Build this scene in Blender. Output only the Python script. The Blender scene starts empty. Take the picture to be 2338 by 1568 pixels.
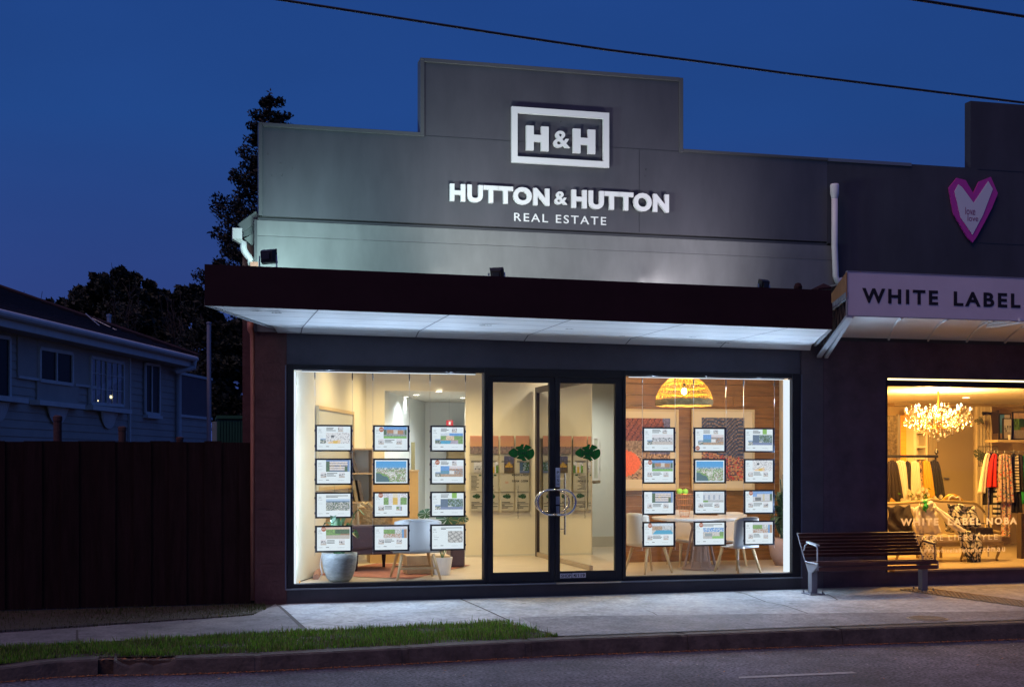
import bpy, math, random
from mathutils import Vector, Matrix
from math import sin, cos, pi, radians, sqrt

S = bpy.context.scene
COL = S.collection
# ------------------------------------------------------------------ camera
FOC, CXP, HYP, CAMD, CAMZ, YAW = 2950.0, 1169.0, 1058.0, 13.7, 1.47, radians(14)
cam = bpy.data.cameras.new('camera'); camo = bpy.data.objects.new('camera', cam); COL.objects.link(camo)
cam.sensor_width = 36; cam.lens = 36 * FOC / 2338; cam.shift_y = (HYP - 784) / 2338
cam.clip_start = .1; cam.clip_end = 2000
camo.location = (0, -CAMD, CAMZ); camo.rotation_euler = (pi / 2, 0, -YAW)
S.camera = camo
# ------------------------------------------------------------------ world: dusk sky
W = bpy.data.worlds.new("World"); S.world = W; W.use_nodes = True
nt = W.node_tree; nt.nodes.clear()
wo = nt.nodes.new('ShaderNodeOutputWorld'); bg = nt.nodes.new('ShaderNodeBackground')
sky = nt.nodes.new('ShaderNodeTexSky'); sky.sky_type = 'NISHITA'; sky.sun_disc = False
sky.sun_elevation = radians(-4.0); sky.sun_rotation = radians(200)
sky.air_density = 1.0; sky.dust_density = .2; sky.ozone_density = 3.0
tint = nt.nodes.new('ShaderNodeMix'); tint.data_type = 'RGBA'; tint.blend_type = 'MULTIPLY'
tint.inputs[0].default_value = 1.0; tint.inputs[7].default_value = (1.0, 1.0, 1.0, 1)
nt.links.new(sky.outputs[0], tint.inputs[6])
# cloudless dusk gradient laid over the scattering sky (blue hour glow)
geo = nt.nodes.new('ShaderNodeTexCoord'); sep = nt.nodes.new('ShaderNodeSeparateXYZ')
nt.links.new(geo.outputs['Generated'], sep.inputs[0])
ramp = nt.nodes.new('ShaderNodeValToRGB'); nt.links.new(sep.outputs['Z'], ramp.inputs[0])
cr = ramp.color_ramp
cr.elements[0].position = 0.0; cr.elements[0].color = (.036, .058, .225, 1)
cr.elements[1].position = .42; cr.elements[1].color = (.0125, .055, .238, 1)
e = cr.elements.new(.13); e.color = (.026, .056, .226, 1)
e = cr.elements.new(.25); e.color = (.0145, .060, .240, 1)
e = cr.elements.new(1.0); e.color = (.03, .07, .25, 1)
add = nt.nodes.new('ShaderNodeMix'); add.data_type = 'RGBA'; add.blend_type = 'ADD'; add.inputs[0].default_value = 1.0
scl = nt.nodes.new('ShaderNodeMix'); scl.data_type = 'RGBA'; scl.blend_type = 'MULTIPLY'; scl.inputs[0].default_value = 1.0
scl.inputs[7].default_value = (10, 10, 10, 1)          # background strength is .1
nt.links.new(ramp.outputs[0], scl.inputs[6])
nt.links.new(tint.outputs[2], add.inputs[6]); nt.links.new(scl.outputs[2], add.inputs[7])
cn = nt.nodes.new('ShaderNodeTexNoise'); cn.inputs['Scale'].default_value = 2.6; cn.inputs['Detail'].default_value = 5      # faint uneven dusk haze
cmp_ = nt.nodes.new('ShaderNodeMapping'); cmp_.inputs['Scale'].default_value = (1, 1, 2.5); nt.links.new(geo.outputs['Generated'], cmp_.inputs[0]); nt.links.new(cmp_.outputs[0], cn.inputs[0])
cmr = nt.nodes.new('ShaderNodeMapRange'); cmr.inputs[1].default_value = .3; cmr.inputs[2].default_value = .7; cmr.inputs[3].default_value = .92; cmr.inputs[4].default_value = 1.08
nt.links.new(cn.outputs[0], cmr.inputs[0]); cvs = nt.nodes.new('ShaderNodeVectorMath'); cvs.operation = 'SCALE'
nt.links.new(add.outputs[2], cvs.inputs[0]); nt.links.new(cmr.outputs[0], cvs.inputs['Scale']); nt.links.new(cvs.outputs[0], bg.inputs[0]); bg.inputs[1].default_value = .1
nt.links.new(bg.outputs[0], wo.inputs[0])
# unseen street and car light put into one high sun, behind the camera
sl = bpy.data.lights.new('sun', 'SUN'); sl.energy = .75; sl.angle = radians(30); sl.color = (1, .62, .56)
slo = bpy.data.objects.new('sun', sl); COL.objects.link(slo); slo.rotation_euler = (radians(33), 0, radians(-50))
S.view_settings.view_transform = 'Standard'; S.view_settings.look = 'None'
S.view_settings.exposure = 0; S.view_settings.gamma = 1
S.cycles.use_denoising = True; S.cycles.max_bounces = 8; S.cycles.transparent_max_bounces = 16
S.cycles.sample_clamp_indirect = 4; S.cycles.caustics_reflective = False; S.cycles.caustics_refractive = False
S.cycles.use_light_tree = True

# ------------------------------------------------------------------ pixel helpers (2338 px wide picture -> world)
SN, CS = sin(YAW), cos(YAW)
def at(x, y, Y=0.0):
    u = (x - CXP) / FOC; v = (HYP - y) / FOC; dy = CS - u * SN; t = (Y + CAMD) / dy
    return Vector(((SN + u * CS) * t, Y, CAMZ + v * t))
def gnd(x, y, Z=0.0):
    u = (x - CXP) / FOC; v = (HYP - y) / FOC; t = (Z - CAMZ) / v
    return Vector(((SN + u * CS) * t, (CS - u * SN) * t - CAMD, Z))
def dist(x, y, t):
    u = (x - CXP) / FOC; v = (HYP - y) / FOC
    return Vector(((SN + u * CS) * t, (CS - u * SN) * t - CAMD, CAMZ + v * t))
def X(x, Y=0.0): return at(x, 1058, Y).x
def Z(y, x, Y=0.0): return at(x, y, Y).z
SKEW = Vector((.335, .942, 0)).normalized()          # direction of the side walls of the lots

# ------------------------------------------------------------------ mesh builder
ORG = {}
class MB:
    def __init__(s): s.v = []; s.f = []; s.c = []; s.m = []; s.mi = 0
    def face(s, idx, col=None): s.f.append(idx); s.c.append(col); s.m.append(s.mi)
    def poly(s, pts, col=None):
        b = len(s.v); s.v += [Vector(p) for p in pts]; s.face(list(range(b, b + len(pts))), col); return s
    def box(s, x0, x1, y0, y1, z0, z1, col=None):
        p = [(x0, y0, z0), (x1, y0, z0), (x1, y1, z0), (x0, y1, z0), (x0, y0, z1), (x1, y0, z1), (x1, y1, z1), (x0, y1, z1)]
        return s.hexa(p, col)
    def hexa(s, p, col=None):
        b = len(s.v); s.v += [Vector(q) for q in p]
        for q in ((0, 3, 2, 1), (4, 5, 6, 7), (0, 1, 5, 4), (1, 2, 6, 5), (2, 3, 7, 6), (3, 0, 4, 7)):
            s.face([b + i for i in q], col)
        return s
    def bar(s, a, b_, w, h, up=(0, 0, 1), col=None):
        a = Vector(a); b_ = Vector(b_); d = (b_ - a).normalized(); r = d.cross(Vector(up))
        if r.length < 1e-4: r = d.cross(Vector((1, 0, 0)))
        r.normalize(); u = r.cross(d)
        p = []
        for q in (a, b_):
            p += [q - r * w / 2 - u * h / 2, q + r * w / 2 - u * h / 2, q + r * w / 2 + u * h / 2, q - r * w / 2 + u * h / 2]
        return s.hexa([p[0], p[1], p[2], p[3], p[4], p[5], p[6], p[7]], col)
    def prism(s, pts, off, col=None):
        """polygon pts extruded by vector off"""
        off = Vector(off); n = len(pts); b = len(s.v)
        s.v += [Vector(p) for p in pts]; s.v += [Vector(p) + off for p in pts]
        s.face(list(range(b, b + n)), col); s.face(list(range(b + 2 * n - 1, b + n - 1, -1)), col)
        for i in range(n):
            j = (i + 1) % n; s.face([b + j, b + i, b + n + i, b + n + j], col)
        return s
    def tube(s, pts, r, n=8, col=None, cap=True):
        pts = [Vector(p) for p in pts]; rs = r if isinstance(r, (list, tuple)) else [r] * len(pts)
        b = len(s.v); m = len(pts); prev = None
        for i, p in enumerate(pts):
            d = (pts[min(i + 1, m - 1)] - pts[max(i - 1, 0)])
            if d.length < 1e-9: d = Vector((0, 0, 1))
            d.normalize()
            if prev is None:
                a = d.cross(Vector((0, 0, 1)))
                if a.length < .05: a = d.cross(Vector((1, 0, 0)))
            else: a = prev - d * prev.dot(d)
            a.normalize(); prev = a; w = d.cross(a)
            for k in range(n):
                t = 2 * pi * k / n; s.v.append(p + (a * cos(t) + w * sin(t)) * rs[i])
        for i in range(m - 1):
            for k in range(n):
                l = (k + 1) % n; s.face([b + i * n + k, b + i * n + l, b + (i + 1) * n + l, b + (i + 1) * n + k], col)
        if cap:
            s.face([b + k for k in range(n)][::-1], col); s.face([b + (m - 1) * n + k for k in range(n)], col)
        return s
    def lathe(s, prof, c, n=16, col=None, axis='z', sx=1, sy=1):
        b = len(s.v); c = Vector(c)
        for r, h in prof:
            for k in range(n):
                t = 2 * pi * k / n
                q = Vector((r * cos(t) * sx, r * sin(t) * sy, h))
                if axis == 'y': q = Vector((q.x, h, q.y))
                s.v.append(c + q)
        for i in range(len(prof) - 1):
            for k in range(n):
                l = (k + 1) % n; s.face([b + i * n + k, b + i * n + l, b + (i + 1) * n + l, b + (i + 1) * n + k], col)
        return s
    def ball(s, c, r, n=10, col=None, sz=1, sx=1, sy=1):
        k = max(4, n // 2)
        return s.lathe([(r * sin(pi * i / k) + 1e-5, -r * sz * cos(pi * i / k)) for i in range(k + 1)], c, n, col, sx=sx, sy=sy)
    def sheet(s, fn, nu, nv, col=None):
        b = len(s.v)
        for j in range(nv + 1):
            for i in range(nu + 1): s.v.append(Vector(fn(i / nu, j / nv)))
        for j in range(nv):
            for i in range(nu):
                a = b + j * (nu + 1) + i
                cc = col(( i + .5) / nu, (j + .5) / nv) if callable(col) else col
                s.face([a, a + 1, a + nu + 2, a + nu + 1], cc)
        return s
    def build(s, name, mat, parent=None, smooth=False, loc=None, solid=0):
        me = bpy.data.meshes.new(name)
        if loc is None:
            if parent is not None: o0 = ORG[parent]
            else:
                xs = [v.x for v in s.v]; ys = [v.y for v in s.v]; zs = [v.z for v in s.v]
                o0 = Vector(((min(xs) + max(xs)) / 2, (min(ys) + max(ys)) / 2, min(zs)))
        else: o0 = Vector(loc)
        me.from_pydata([tuple(v - o0) for v in s.v], [], s.f)
        mats = mat if isinstance(mat, (list, tuple)) else [mat]
        for m_ in mats: me.materials.append(m_)
        if len(mats) > 1: me.polygons.foreach_set('material_index', s.m)
        if any(c is not None for c in s.c):
            at_ = me.color_attributes.new('Col', 'FLOAT_COLOR', 'CORNER'); data = []
            for f, c in zip(s.f, s.c):
                c = c or (.5, .5, .5)
                data += [c[0], c[1], c[2], 1.0] * len(f)
            at_.data.foreach_set('color', data)
        if smooth: me.polygons.foreach_set('use_smooth', [True] * len(s.f))
        me.update()
        o = bpy.data.objects.new(name, me); COL.objects.link(o)
        if parent is not None:
            o.parent = parent; ORG[o] = ORG[parent]
        else:
            o.location = o0; ORG[o] = o0
        return o
def tag(o, label=None, cat=None, group=None, kind=None):
    if label: o['label'] = label
    if cat: o['category'] = cat
    if group: o['group'] = group
    if kind: o['kind'] = kind
    return o
def thing(name, label, cat, loc=(0, 0, 0), group=None):
    o = bpy.data.objects.new(name, None); COL.objects.link(o); o.empty_display_size = .1
    o.location = loc; ORG[o] = Vector(loc); return tag(o, label, cat, group)
def copy_tree(o, parent=None):
    c = o.copy(); COL.objects.link(c); c.parent = parent; ORG[c] = ORG[o]
    for ch in [x for x in bpy.data.objects if x.parent == o]: copy_tree(ch, c)
    return c
def bevel(o, w=.004, seg=2):
    m = o.modifiers.new('b', 'BEVEL'); m.width = w; m.segments = seg; m.limit_method = 'ANGLE'; return o
def text_mb(body, x0, x1, z0, z1, Y, depth=0, bold=0., space=1., col=None, mb=None, keep=False, lines=1, slope=0):
    """lettering fitted into the box x0..x1, z0..z1, its face at Y looking to -Y"""
    cu = bpy.data.curves.new('t', 'FONT'); cu.body = body; cu.offset = bold; cu.space_character = space; cu.resolution_u = 4
    o = bpy.data.objects.new('t', cu); COL.objects.link(o)
    dg = bpy.context.evaluated_depsgraph_get()
    me = bpy.data.meshes.new_from_object(o.evaluated_get(dg))
    mb = mb or MB(); vs = [v.co.copy() for v in me.vertices]
    xa = min(v.x for v in vs); xb = max(v.x for v in vs); ya = min(v.y for v in vs); yb = max(v.y for v in vs)
    fx = (x1 - x0) / (xb - xa); fz = (z1 - z0) / (yb - ya)
    if keep: fx = fz
    P = [Vector((x0 + (v.x - xa) * fx, Y, z0 + (v.y - ya) * fz + slope * (v.x - xa) * fx)) for v in vs]
    b = len(mb.v); mb.v += P
    for p in me.polygons: mb.face([b + i for i in p.vertices], col)
    if depth:
        cnt = {}
        for p in me.polygons:
            vv = list(p.vertices)
            for i in range(len(vv)):
                e = (vv[i], vv[(i + 1) % len(vv)]); cnt[e] = 1
        b2 = len(mb.v); mb.v += [q + Vector((0, depth, 0)) for q in P]
        for (i, j) in cnt:
            if (j, i) not in cnt: mb.face([b + j, b + i, b2 + i, b2 + j], col)
    bpy.data.objects.remove(o); bpy.data.curves.remove(cu); bpy.data.meshes.remove(me)
    return mb

# ------------------------------------------------------------------ materials
def mat(name, col, rough=.6, metal=0, bump=0, bscale=20, var=0, vscale=3, col2=None, emit=None, es=0, attr=False, spec=.5,
        stretch=(1, 1, 1), trans=0, coord='Object', detail=4, sheen=0):
    m = bpy.data.materials.new(name); m.use_nodes = True; t = m.node_tree; b = t.nodes['Principled BSDF']
    b.inputs['Base Color'].default_value = (*col, 1); b.inputs['Roughness'].default_value = rough
    b.inputs['Metallic'].default_value = metal; b.inputs['Specular IOR Level'].default_value = spec
    if trans: b.inputs['Transmission Weight'].default_value = trans
    if sheen: b.inputs['Sheen Weight'].default_value = sheen
    src = None
    if attr:
        a = t.nodes.new('ShaderNodeAttribute'); a.attribute_name = 'Col'; src = a.outputs['Color']
    if var or bump:
        tc = t.nodes.new('ShaderNodeTexCoord'); mp = t.nodes.new('ShaderNodeMapping'); mp.inputs['Scale'].default_value = stretch
        t.links.new(tc.outputs[coord], mp.inputs[0])
    if var:
        n = t.nodes.new('ShaderNodeTexNoise'); n.inputs['Scale'].default_value = vscale; n.inputs['Detail'].default_value = detail
        n.inputs['Roughness'].default_value = .65
        t.links.new(mp.outputs[0], n.inputs[0])
        r = t.nodes.new('ShaderNodeValToRGB'); r.color_ramp.elements[0].position = .3; r.color_ramp.elements[1].position = .7
        c2 = col2 or tuple(min(1, c * (1 + var)) for c in col); c1 = col if col2 else tuple(c * (1 - var) for c in col)
        if src is None:
            r.color_ramp.elements[0].color = (*c1, 1); r.color_ramp.elements[1].color = (*c2, 1); src = r.outputs[0]
        else:
            r.color_ramp.elements[0].color = (1 - var,) * 3 + (1,); r.color_ramp.elements[1].color = (1 + var,) * 3 + (1,)
            mx = t.nodes.new('ShaderNodeMix'); mx.data_type = 'RGBA'; mx.blend_type = 'MULTIPLY'; mx.inputs[0].default_value = 1
            t.links.new(src, mx.inputs[6]); t.links.new(r.outputs[0], mx.inputs[7]); src = mx.outputs[2]
        t.links.new(n.outputs[0], r.inputs[0])
    if src is not None: t.links.new(src, b.inputs['Base Color'])
    if bump:
        n2 = t.nodes.new('ShaderNodeTexNoise'); n2.inputs['Scale'].default_value = bscale; n2.inputs['Detail'].default_value = 5
        t.links.new(mp.outputs[0], n2.inputs[0]); bp = t.nodes.new('ShaderNodeBump'); bp.inputs['Strength'].default_value = bump
        bp.inputs['Distance'].default_value = .02
        t.links.new(n2.outputs[0], bp.inputs['Height']); t.links.new(bp.outputs[0], b.inputs['Normal'])
    if es:
        b.inputs['Emission Strength'].default_value = es
        if emit: b.inputs['Emission Color'].default_value = (*emit, 1)
        elif src is not None: t.links.new(src, b.inputs['Emission Color'])
    return m
def glass_mat(name, tint=(.93, .95, .94), k=1.0, ior=1.5, rough=.0, dirt=0):
    m = bpy.data.materials.new(name); m.use_nodes = True; t = m.node_tree; t.nodes.clear()
    o = t.nodes.new('ShaderNodeOutputMaterial'); mx = t.nodes.new('ShaderNodeMixShader'); fr = t.nodes.new('ShaderNodeFresnel')
    fr.inputs[0].default_value = ior; g = t.nodes.new('ShaderNodeBsdfGlossy'); g.inputs['Roughness'].default_value = rough
    tr = t.nodes.new('ShaderNodeBsdfTransparent'); tr.inputs[0].default_value = (*tint, 1)
    ma = t.nodes.new('ShaderNodeMath'); ma.operation = 'MULTIPLY'; ma.inputs[1].default_value = k
    t.links.new(fr.outputs[0], ma.inputs[0]); t.links.new(ma.outputs[0], mx.inputs[0])
    t.links.new(tr.outputs[0], mx.inputs[1]); t.links.new(g.outputs[0], mx.inputs[2]); t.links.new(mx.outputs[0], o.inputs[0])
    return m
def emit_mat(name, col, s, attr=False):
    m = bpy.data.materials.new(name); m.use_nodes = True; t = m.node_tree; t.nodes.clear()
    o = t.nodes.new('ShaderNodeOutputMaterial'); e = t.nodes.new('ShaderNodeEmission')
    e.inputs[0].default_value = (*col, 1); e.inputs[1].default_value = s
    if attr:
        a = t.nodes.new('ShaderNodeAttribute'); a.attribute_name = 'Col'; t.links.new(a.outputs['Color'], e.inputs[0])
    t.links.new(e.outputs[0], o.inputs[0]); return m
def lamp(name, kind, loc, energy, col, parent=None, size=.1, target=None, spot=60, blend=.5, sizey=None):
    l = bpy.data.lights.new(name, kind); l.energy = energy; l.color = col
    if kind == 'AREA':
        l.size = size
        if sizey: l.shape = 'RECTANGLE'; l.size_y = sizey
    elif kind in ('POINT', 'SPOT'): l.shadow_soft_size = size
    if kind == 'SPOT': l.spot_size = radians(spot); l.spot_blend = blend
    o = bpy.data.objects.new(name, l); COL.objects.link(o)
    loc = Vector(loc)
    if parent is not None: o.parent = parent; o.location = loc - ORG[parent]; ORG[o] = ORG[parent]
    else: o.location = loc
    if target is not None: o.rotation_euler = (Vector(target) - loc).to_track_quat('-Z', 'Y').to_euler()
    return o
def grain_mat(name, col, v1, s1, v2, s2, bump, bs, rough=.88, spots=0):
    m = bpy.data.materials.new(name); m.use_nodes = True; t = m.node_tree; b = t.nodes['Principled BSDF']; b.inputs['Roughness'].default_value = rough
    tc = t.nodes.new('ShaderNodeTexCoord'); cur = None
    rgb = t.nodes.new('ShaderNodeRGB'); rgb.outputs[0].default_value = (*col, 1); cur = rgb.outputs[0]
    for v, s, d in ((v1, s1, 6), (v1 * .8, s1 * 5, 4), (v2, s2, 2)):
        n = t.nodes.new('ShaderNodeTexNoise'); n.inputs['Scale'].default_value = s; n.inputs['Detail'].default_value = d; t.links.new(tc.outputs['Object'], n.inputs[0])
        r = t.nodes.new('ShaderNodeMapRange'); r.inputs[1].default_value = .32; r.inputs[2].default_value = .68; r.inputs[3].default_value = 1 - v; r.inputs[4].default_value = 1 + v
        t.links.new(n.outputs[0], r.inputs[0]); mx = t.nodes.new('ShaderNodeVectorMath'); mx.operation = 'SCALE'; t.links.new(cur, mx.inputs[0]); t.links.new(r.outputs[0], mx.inputs['Scale']); cur = mx.outputs[0]
    if spots:
        vo = t.nodes.new('ShaderNodeTexVoronoi'); vo.inputs['Scale'].default_value = spots; t.links.new(tc.outputs['Object'], vo.inputs[0])
        r = t.nodes.new('ShaderNodeMapRange'); r.inputs[1].default_value = .06; r.inputs[2].default_value = .11; r.inputs[3].default_value = .45; r.inputs[4].default_value = 1
        t.links.new(vo.outputs['Distance'], r.inputs[0]); mx = t.nodes.new('ShaderNodeVectorMath'); mx.operation = 'SCALE'; t.links.new(cur, mx.inputs[0]); t.links.new(r.outputs[0], mx.inputs['Scale']); cur = mx.outputs[0]
    t.links.new(cur, b.inputs['Base Color'])
    n = t.nodes.new('ShaderNodeTexNoise'); n.inputs['Scale'].default_value = bs; n.inputs['Detail'].default_value = 3; t.links.new(tc.outputs['Object'], n.inputs[0])
    bp = t.nodes.new('ShaderNodeBump'); bp.inputs['Strength'].default_value = bump; bp.inputs['Distance'].default_value = .02; t.links.new(n.outputs[0], bp.inputs['Height']); t.links.new(bp.outputs[0], b.inputs['Normal'])
    return m
def thin_mat(name, col, tr=.5, attr=False):
    m = bpy.data.materials.new(name); m.use_nodes = True; t = m.node_tree; t.nodes.clear()
    o = t.nodes.new('ShaderNodeOutputMaterial'); mx = t.nodes.new('ShaderNodeMixShader'); mx.inputs[0].default_value = tr
    d = t.nodes.new('ShaderNodeBsdfDiffuse'); d.inputs[0].default_value = (*col, 1); e = t.nodes.new('ShaderNodeBsdfTranslucent'); e.inputs[0].default_value = (*col, 1)
    if attr: a = t.nodes.new('ShaderNodeAttribute'); a.attribute_name = 'Col'; t.links.new(a.outputs['Color'], d.inputs[0]); t.links.new(a.outputs['Color'], e.inputs[0])
    t.links.new(d.outputs[0], mx.inputs[1]); t.links.new(e.outputs[0], mx.inputs[2]); t.links.new(mx.outputs[0], o.inputs[0]); return m
def islands(mb):
    par = list(range(len(mb.v)))
    def fd(i):
        while par[i] != i: par[i] = par[par[i]]; i = par[i]
        return i
    for f in mb.f:
        for i in f[1:]: par[fd(f[0])] = fd(i)
    g = {}
    for f, c in zip(mb.f, mb.c): g.setdefault(fd(f[0]), []).append((f, c))
    out = []
    for fs in g.values():
        m = MB(); mp = {}
        for f, c in fs:
            for i in f:
                if i not in mp: mp[i] = len(m.v); m.v.append(mb.v[i])
            m.face([mp[i] for i in f], c)
        out.append(m)
    out.sort(key=lambda m: min(v.x for v in m.v)); return out
def parts(mbs, name, mat, parent):
    for m in mbs: m.build(name, mat, parent)
def srgb(r, g, b):
    f = lambda c: ((c / 255 + .055) / 1.055) ** 2.4 if c > 10 else c / 255 / 12.92
    return (f(r), f(g), f(b))

M = dict(
    cladding=mat('grey_cladding', (.078, .078, .092), .45, bump=.16, bscale=1.6, var=.16, vscale=1.6, stretch=(1.6, 1, .5)),
    strip=mat('grey_metal_strip', (.17, .175, .178), .38, bump=.14, bscale=2.5, var=.14, vscale=2.2, stretch=(1.5, 1, .6)),
    trim=mat('dark_trim', (.05, .052, .06), .4),
    header=mat('header_board', (.075, .072, .098), .6, spec=.2, var=.15, vscale=2),
    frame=mat('black_frame', (.022, .020, .026), .6, spec=.25),
    brick=mat('painted_block', (.10, .048, .048), .8, spec=.15, bump=.3, bscale=30, var=.2, vscale=4),
    brown=mat('brown_fascia', (.036, .015, .016), .7, spec=.12, bump=.05, bscale=6, var=.15, vscale=2),
    soffit=mat('soffit_sheet', (.62, .64, .66), .6, bump=.05, bscale=8, var=.06, vscale=3),
    soffit_gap=mat('soffit_joint', (.12, .13, .16), .7),
    white=mat('white_paint', (.78, .78, .78), .45, var=.04, vscale=4),
    sign_white=mat('sign_acrylic', (.80, .82, .83), .35),
    glass=glass_mat('window_glass', (.95, .96, .95), .9),
    chrome=mat('brushed_steel', (.65, .65, .67), .22, metal=1),
    steel=mat('galvanised_steel', (.38, .40, .42), .4, metal=.8, var=.1, vscale=12),
    terracotta=mat('orange_pvc', (.50, .20, .12), .5, var=.08),
    concrete=grain_mat('footpath_concrete', (.30, .292, .290), .22, 1.3, .18, 26, .12, 110, spots=3.2),
    asphalt=grain_mat('asphalt', (.098, .085, .105), .34, .9, .8, 38, .6, 80),
    kerb=mat('kerb_concrete', (.085, .064, .052), .92, bump=.5, bscale=35, var=.5, vscale=6),
    black=mat('black_plastic', (.012, .012, .013), .4),
    edge=mat('grey_edge', (.25, .27, .30), .5),
    led=emit_mat('led_strip', (.80, .90, 1.0), 1.1),
)
R = random.Random(7)
# ================================================================== GROUND, ROAD, FOOTPATH
def gz(x, y): return .003 * x + (.02 * y if y < 0 else 0) + .002
def G(x, y, it=4):
    p = gnd(x, y, 0)
    for _ in range(it): p = gnd(x, y, gz(p.x, p.y))
    return p
ROADZ = -.185
kpx = [(0, 1520), (133, 1508), (225, 1504), (400, 1502), (571, 1496), (942, 1477), (1279, 1459), (1808, 1439), (2338, 1421)]
KP = [G(*p) for p in kpx]
KP = [Vector((-40, KP[0].y - 1.9, 0)), Vector((-12, KP[0].y - .5, 0))] + KP + [Vector((14, -2.6, 0)), Vector((45, -1.9, 0))]
def ky(x):
    for a, b in zip(KP, KP[1:]):
        if a.x <= x <= b.x: return a.y + (b.y - a.y) * (x - a.x) / (b.x - a.x)
    return KP[0].y if x < KP[0].x else KP[-1].y
ground = mat('soil_ground', (.05, .045, .035), .95, var=.3, bump=.4, bscale=8)
b = MB(); b.poly([(-600, -300, -.32), (600, -300, -.32), (600, 900, -.32), (-600, 900, -.32)])
tag(b.build('ground', ground), kind='structure')
xs = [-40 + i * .5 for i in range(171)]
b = MB()
for a, c in zip(xs, xs[1:]):
    b.poly([(a, -60, ROADZ), (c, -60, ROADZ), (c, ky(c) + .05, ROADZ), (a, ky(a) + .05, ROADZ)])
tag(b.build('road', M['asphalt'], loc=(0, 0, 0)), kind='structure')
# kerb: rounded upstand with joints, a broken gap near the left
def khole(x):
    xa, xb = G(228, 1504).x, G(262, 1504).x
    return xa < x < xb
b = MB(); kx = []; x = -40.0
while x < 45: kx.append(x); x += .06 if -2.5 < x < 9 else .6
joints = [G(p, 1480).x for p in (-120, 590, 920, 1240, 1640, 2060)]
for a, c in zip(kx, kx[1:]):
    m_ = (a + c) / 2
    if khole(m_): continue
    if any(abs(m_ - j) < .03 for j in joints): gp = .006
    else: gp = 0
    pr = []
    for q in (a, c):
        dip = 0
        if G(262, 1504).x < q < G(400, 1502).x: dip = .045 * abs(sin(q * 17)) + .015
        if q < G(100, 1504).x: dip = min(.05, (G(100, 1504).x - q) * .05)
        y0 = ky(q); zt = gz(q, y0) - dip - gp; yy = y0 + gp
        pr.append([Vector((q, yy + .15, zt + .004)), Vector((q, yy + .02, zt)), Vector((q, yy - .005, zt - .012)), Vector((q, yy - .035, ROADZ + .002))])
    for k in range(3): b.poly([pr[0][k + 1], pr[1][k + 1], pr[1][k], pr[0][k]])
tag(b.build('kerb', M['kerb'], loc=(0, 0, 0)), kind='structure')
# drain pipe hole in the kerb gap
b = MB(); h = G(245, 1504)
b.box(h.x - .1, h.x + .1, h.y + .05, h.y + .3, ROADZ, gz(h.x, h.y) - .01)
b.prism([(h.x + .07, h.y + .06, ROADZ), (G(400, 1504).x, G(400, 1504).y + .06, ROADZ), (G(400, 1504).x, h.y + .4, ROADZ), (h.x + .07, h.y + .3, ROADZ)], (0, 0, .105))
tag(b.build('gutter_ground', mat('dark_soil', (.085, .05, .035), .95, bump=.6, bscale=30)), kind='structure')
# footpath
foot = thing('footpath', None, None); foot['kind'] = 'structure'
yseam = lambda x: G(571, 1414.5).y + (G(1843, 1400).y - G(571, 1414.5).y) * (x - G(571, 1414.5).x) / (G(1843, 1400).x - G(571, 1414.5).x)
xJ1 = G(668, 1411); xJ2 = G(1155, 1413)
gx0, gx1 = G(699, 1440), G(1253, 1447)
old_l = grain_mat('older_path_concrete', (.135, .115, .115), .26, 1.6, .25, 40, .2, 90, spots=4)
def path_low(x):                      # street-side edge of the concrete next to the grass
    k = ky(x) + .15
    pts = [(-40, k + .55), (G(0, 1477).x, G(0, 1477).y), (G(571, 1446).x, G(571, 1446).y), (gx0.x, gx0.y), (G(1164, 1418).x, G(1164, 1418).y), (G(1205, 1432).x, G(1205, 1432).y), (gx1.x, k)]
    if x >= gx1.x: return k
    for (a, ya), (c, yc) in zip(pts, pts[1:]):
        if a <= x <= c: return max(k, ya + (yc - ya) * (x - a) / (c - a))
    return k
def path_top(x):
    a = G(101, 1437); c = G(575, 1404)
    if x >= c.x + .3: return .02
    if x > c.x: return c.y + (.02 - c.y) * (x - c.x) / .3
    return a.y + (c.y - a.y) * (x - a.x) / (c.x - a.x) if x > a.x - 1 else a.y - .05
b = MB(); px_ = [-40 + .2 * i for i in range(430)]
for a, c in zip(px_, px_[1:]):
    for k in range(6):
        f0, f1 = k / 6, (k + 1) / 6
        q = []
        for xx, f in ((a, f0), (c, f0), (c, f1), (a, f1)):
            lo, hi = path_low(xx), path_top(xx); yy = lo + (hi - lo) * f
            q.append((xx, yy, gz(xx, yy)))
        b.poly(q)
b.build('path_surface', M['concrete'], foot)
b = MB(); J1a, J1b = G(637, 1383), G(700, 1440)
def xj(y): return J1a.x + (J1b.x - J1a.x) * (y - J1a.y) / (J1b.y - J1a.y)
for k in range(8):
    for i in range(120):
        q = []
        for ii, kk in ((i, k), (i + 1, k), (i + 1, k + 1), (i, k + 1)):
            f = kk / 8; lo, hi = path_low(.6), path_top(.6); yj = lo + (hi - lo) * f; xe = xj(yj) - .01; xx = -12 + (xe + 12) * ii / 120; lo, hi = path_low(xx), path_top(xx); yy = lo + (hi - lo) * f
            q.append((min(xx, xj(yy) - .01) if ii == 120 else xx, yy, gz(xx, yy) + .003))
        b.poly(q)
b.build('older_slab', old_l, foot)
jm = mat('joint_filler', (.045, .030, .024), .9)
def ground_line(pts, w, name, m_, par, dz=.004):
    P = [G(*p) for p in pts]; P = [Vector((p.x, p.y, gz(p.x, p.y) + dz)) for p in P]; b = MB()
    ws = w if isinstance(w, list) else [w] * len(P)
    for i in range(len(P) - 1):
        d = (P[i + 1] - P[i]); d.z = 0; d.normalize(); n = Vector((-d.y, d.x, 0))
        b.poly([P[i] - n * ws[i] / 2, P[i + 1] - n * ws[i + 1] / 2, P[i + 1] + n * ws[i + 1] / 2, P[i] + n * ws[i] / 2])
    return b.build(name, m_, par)
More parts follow.
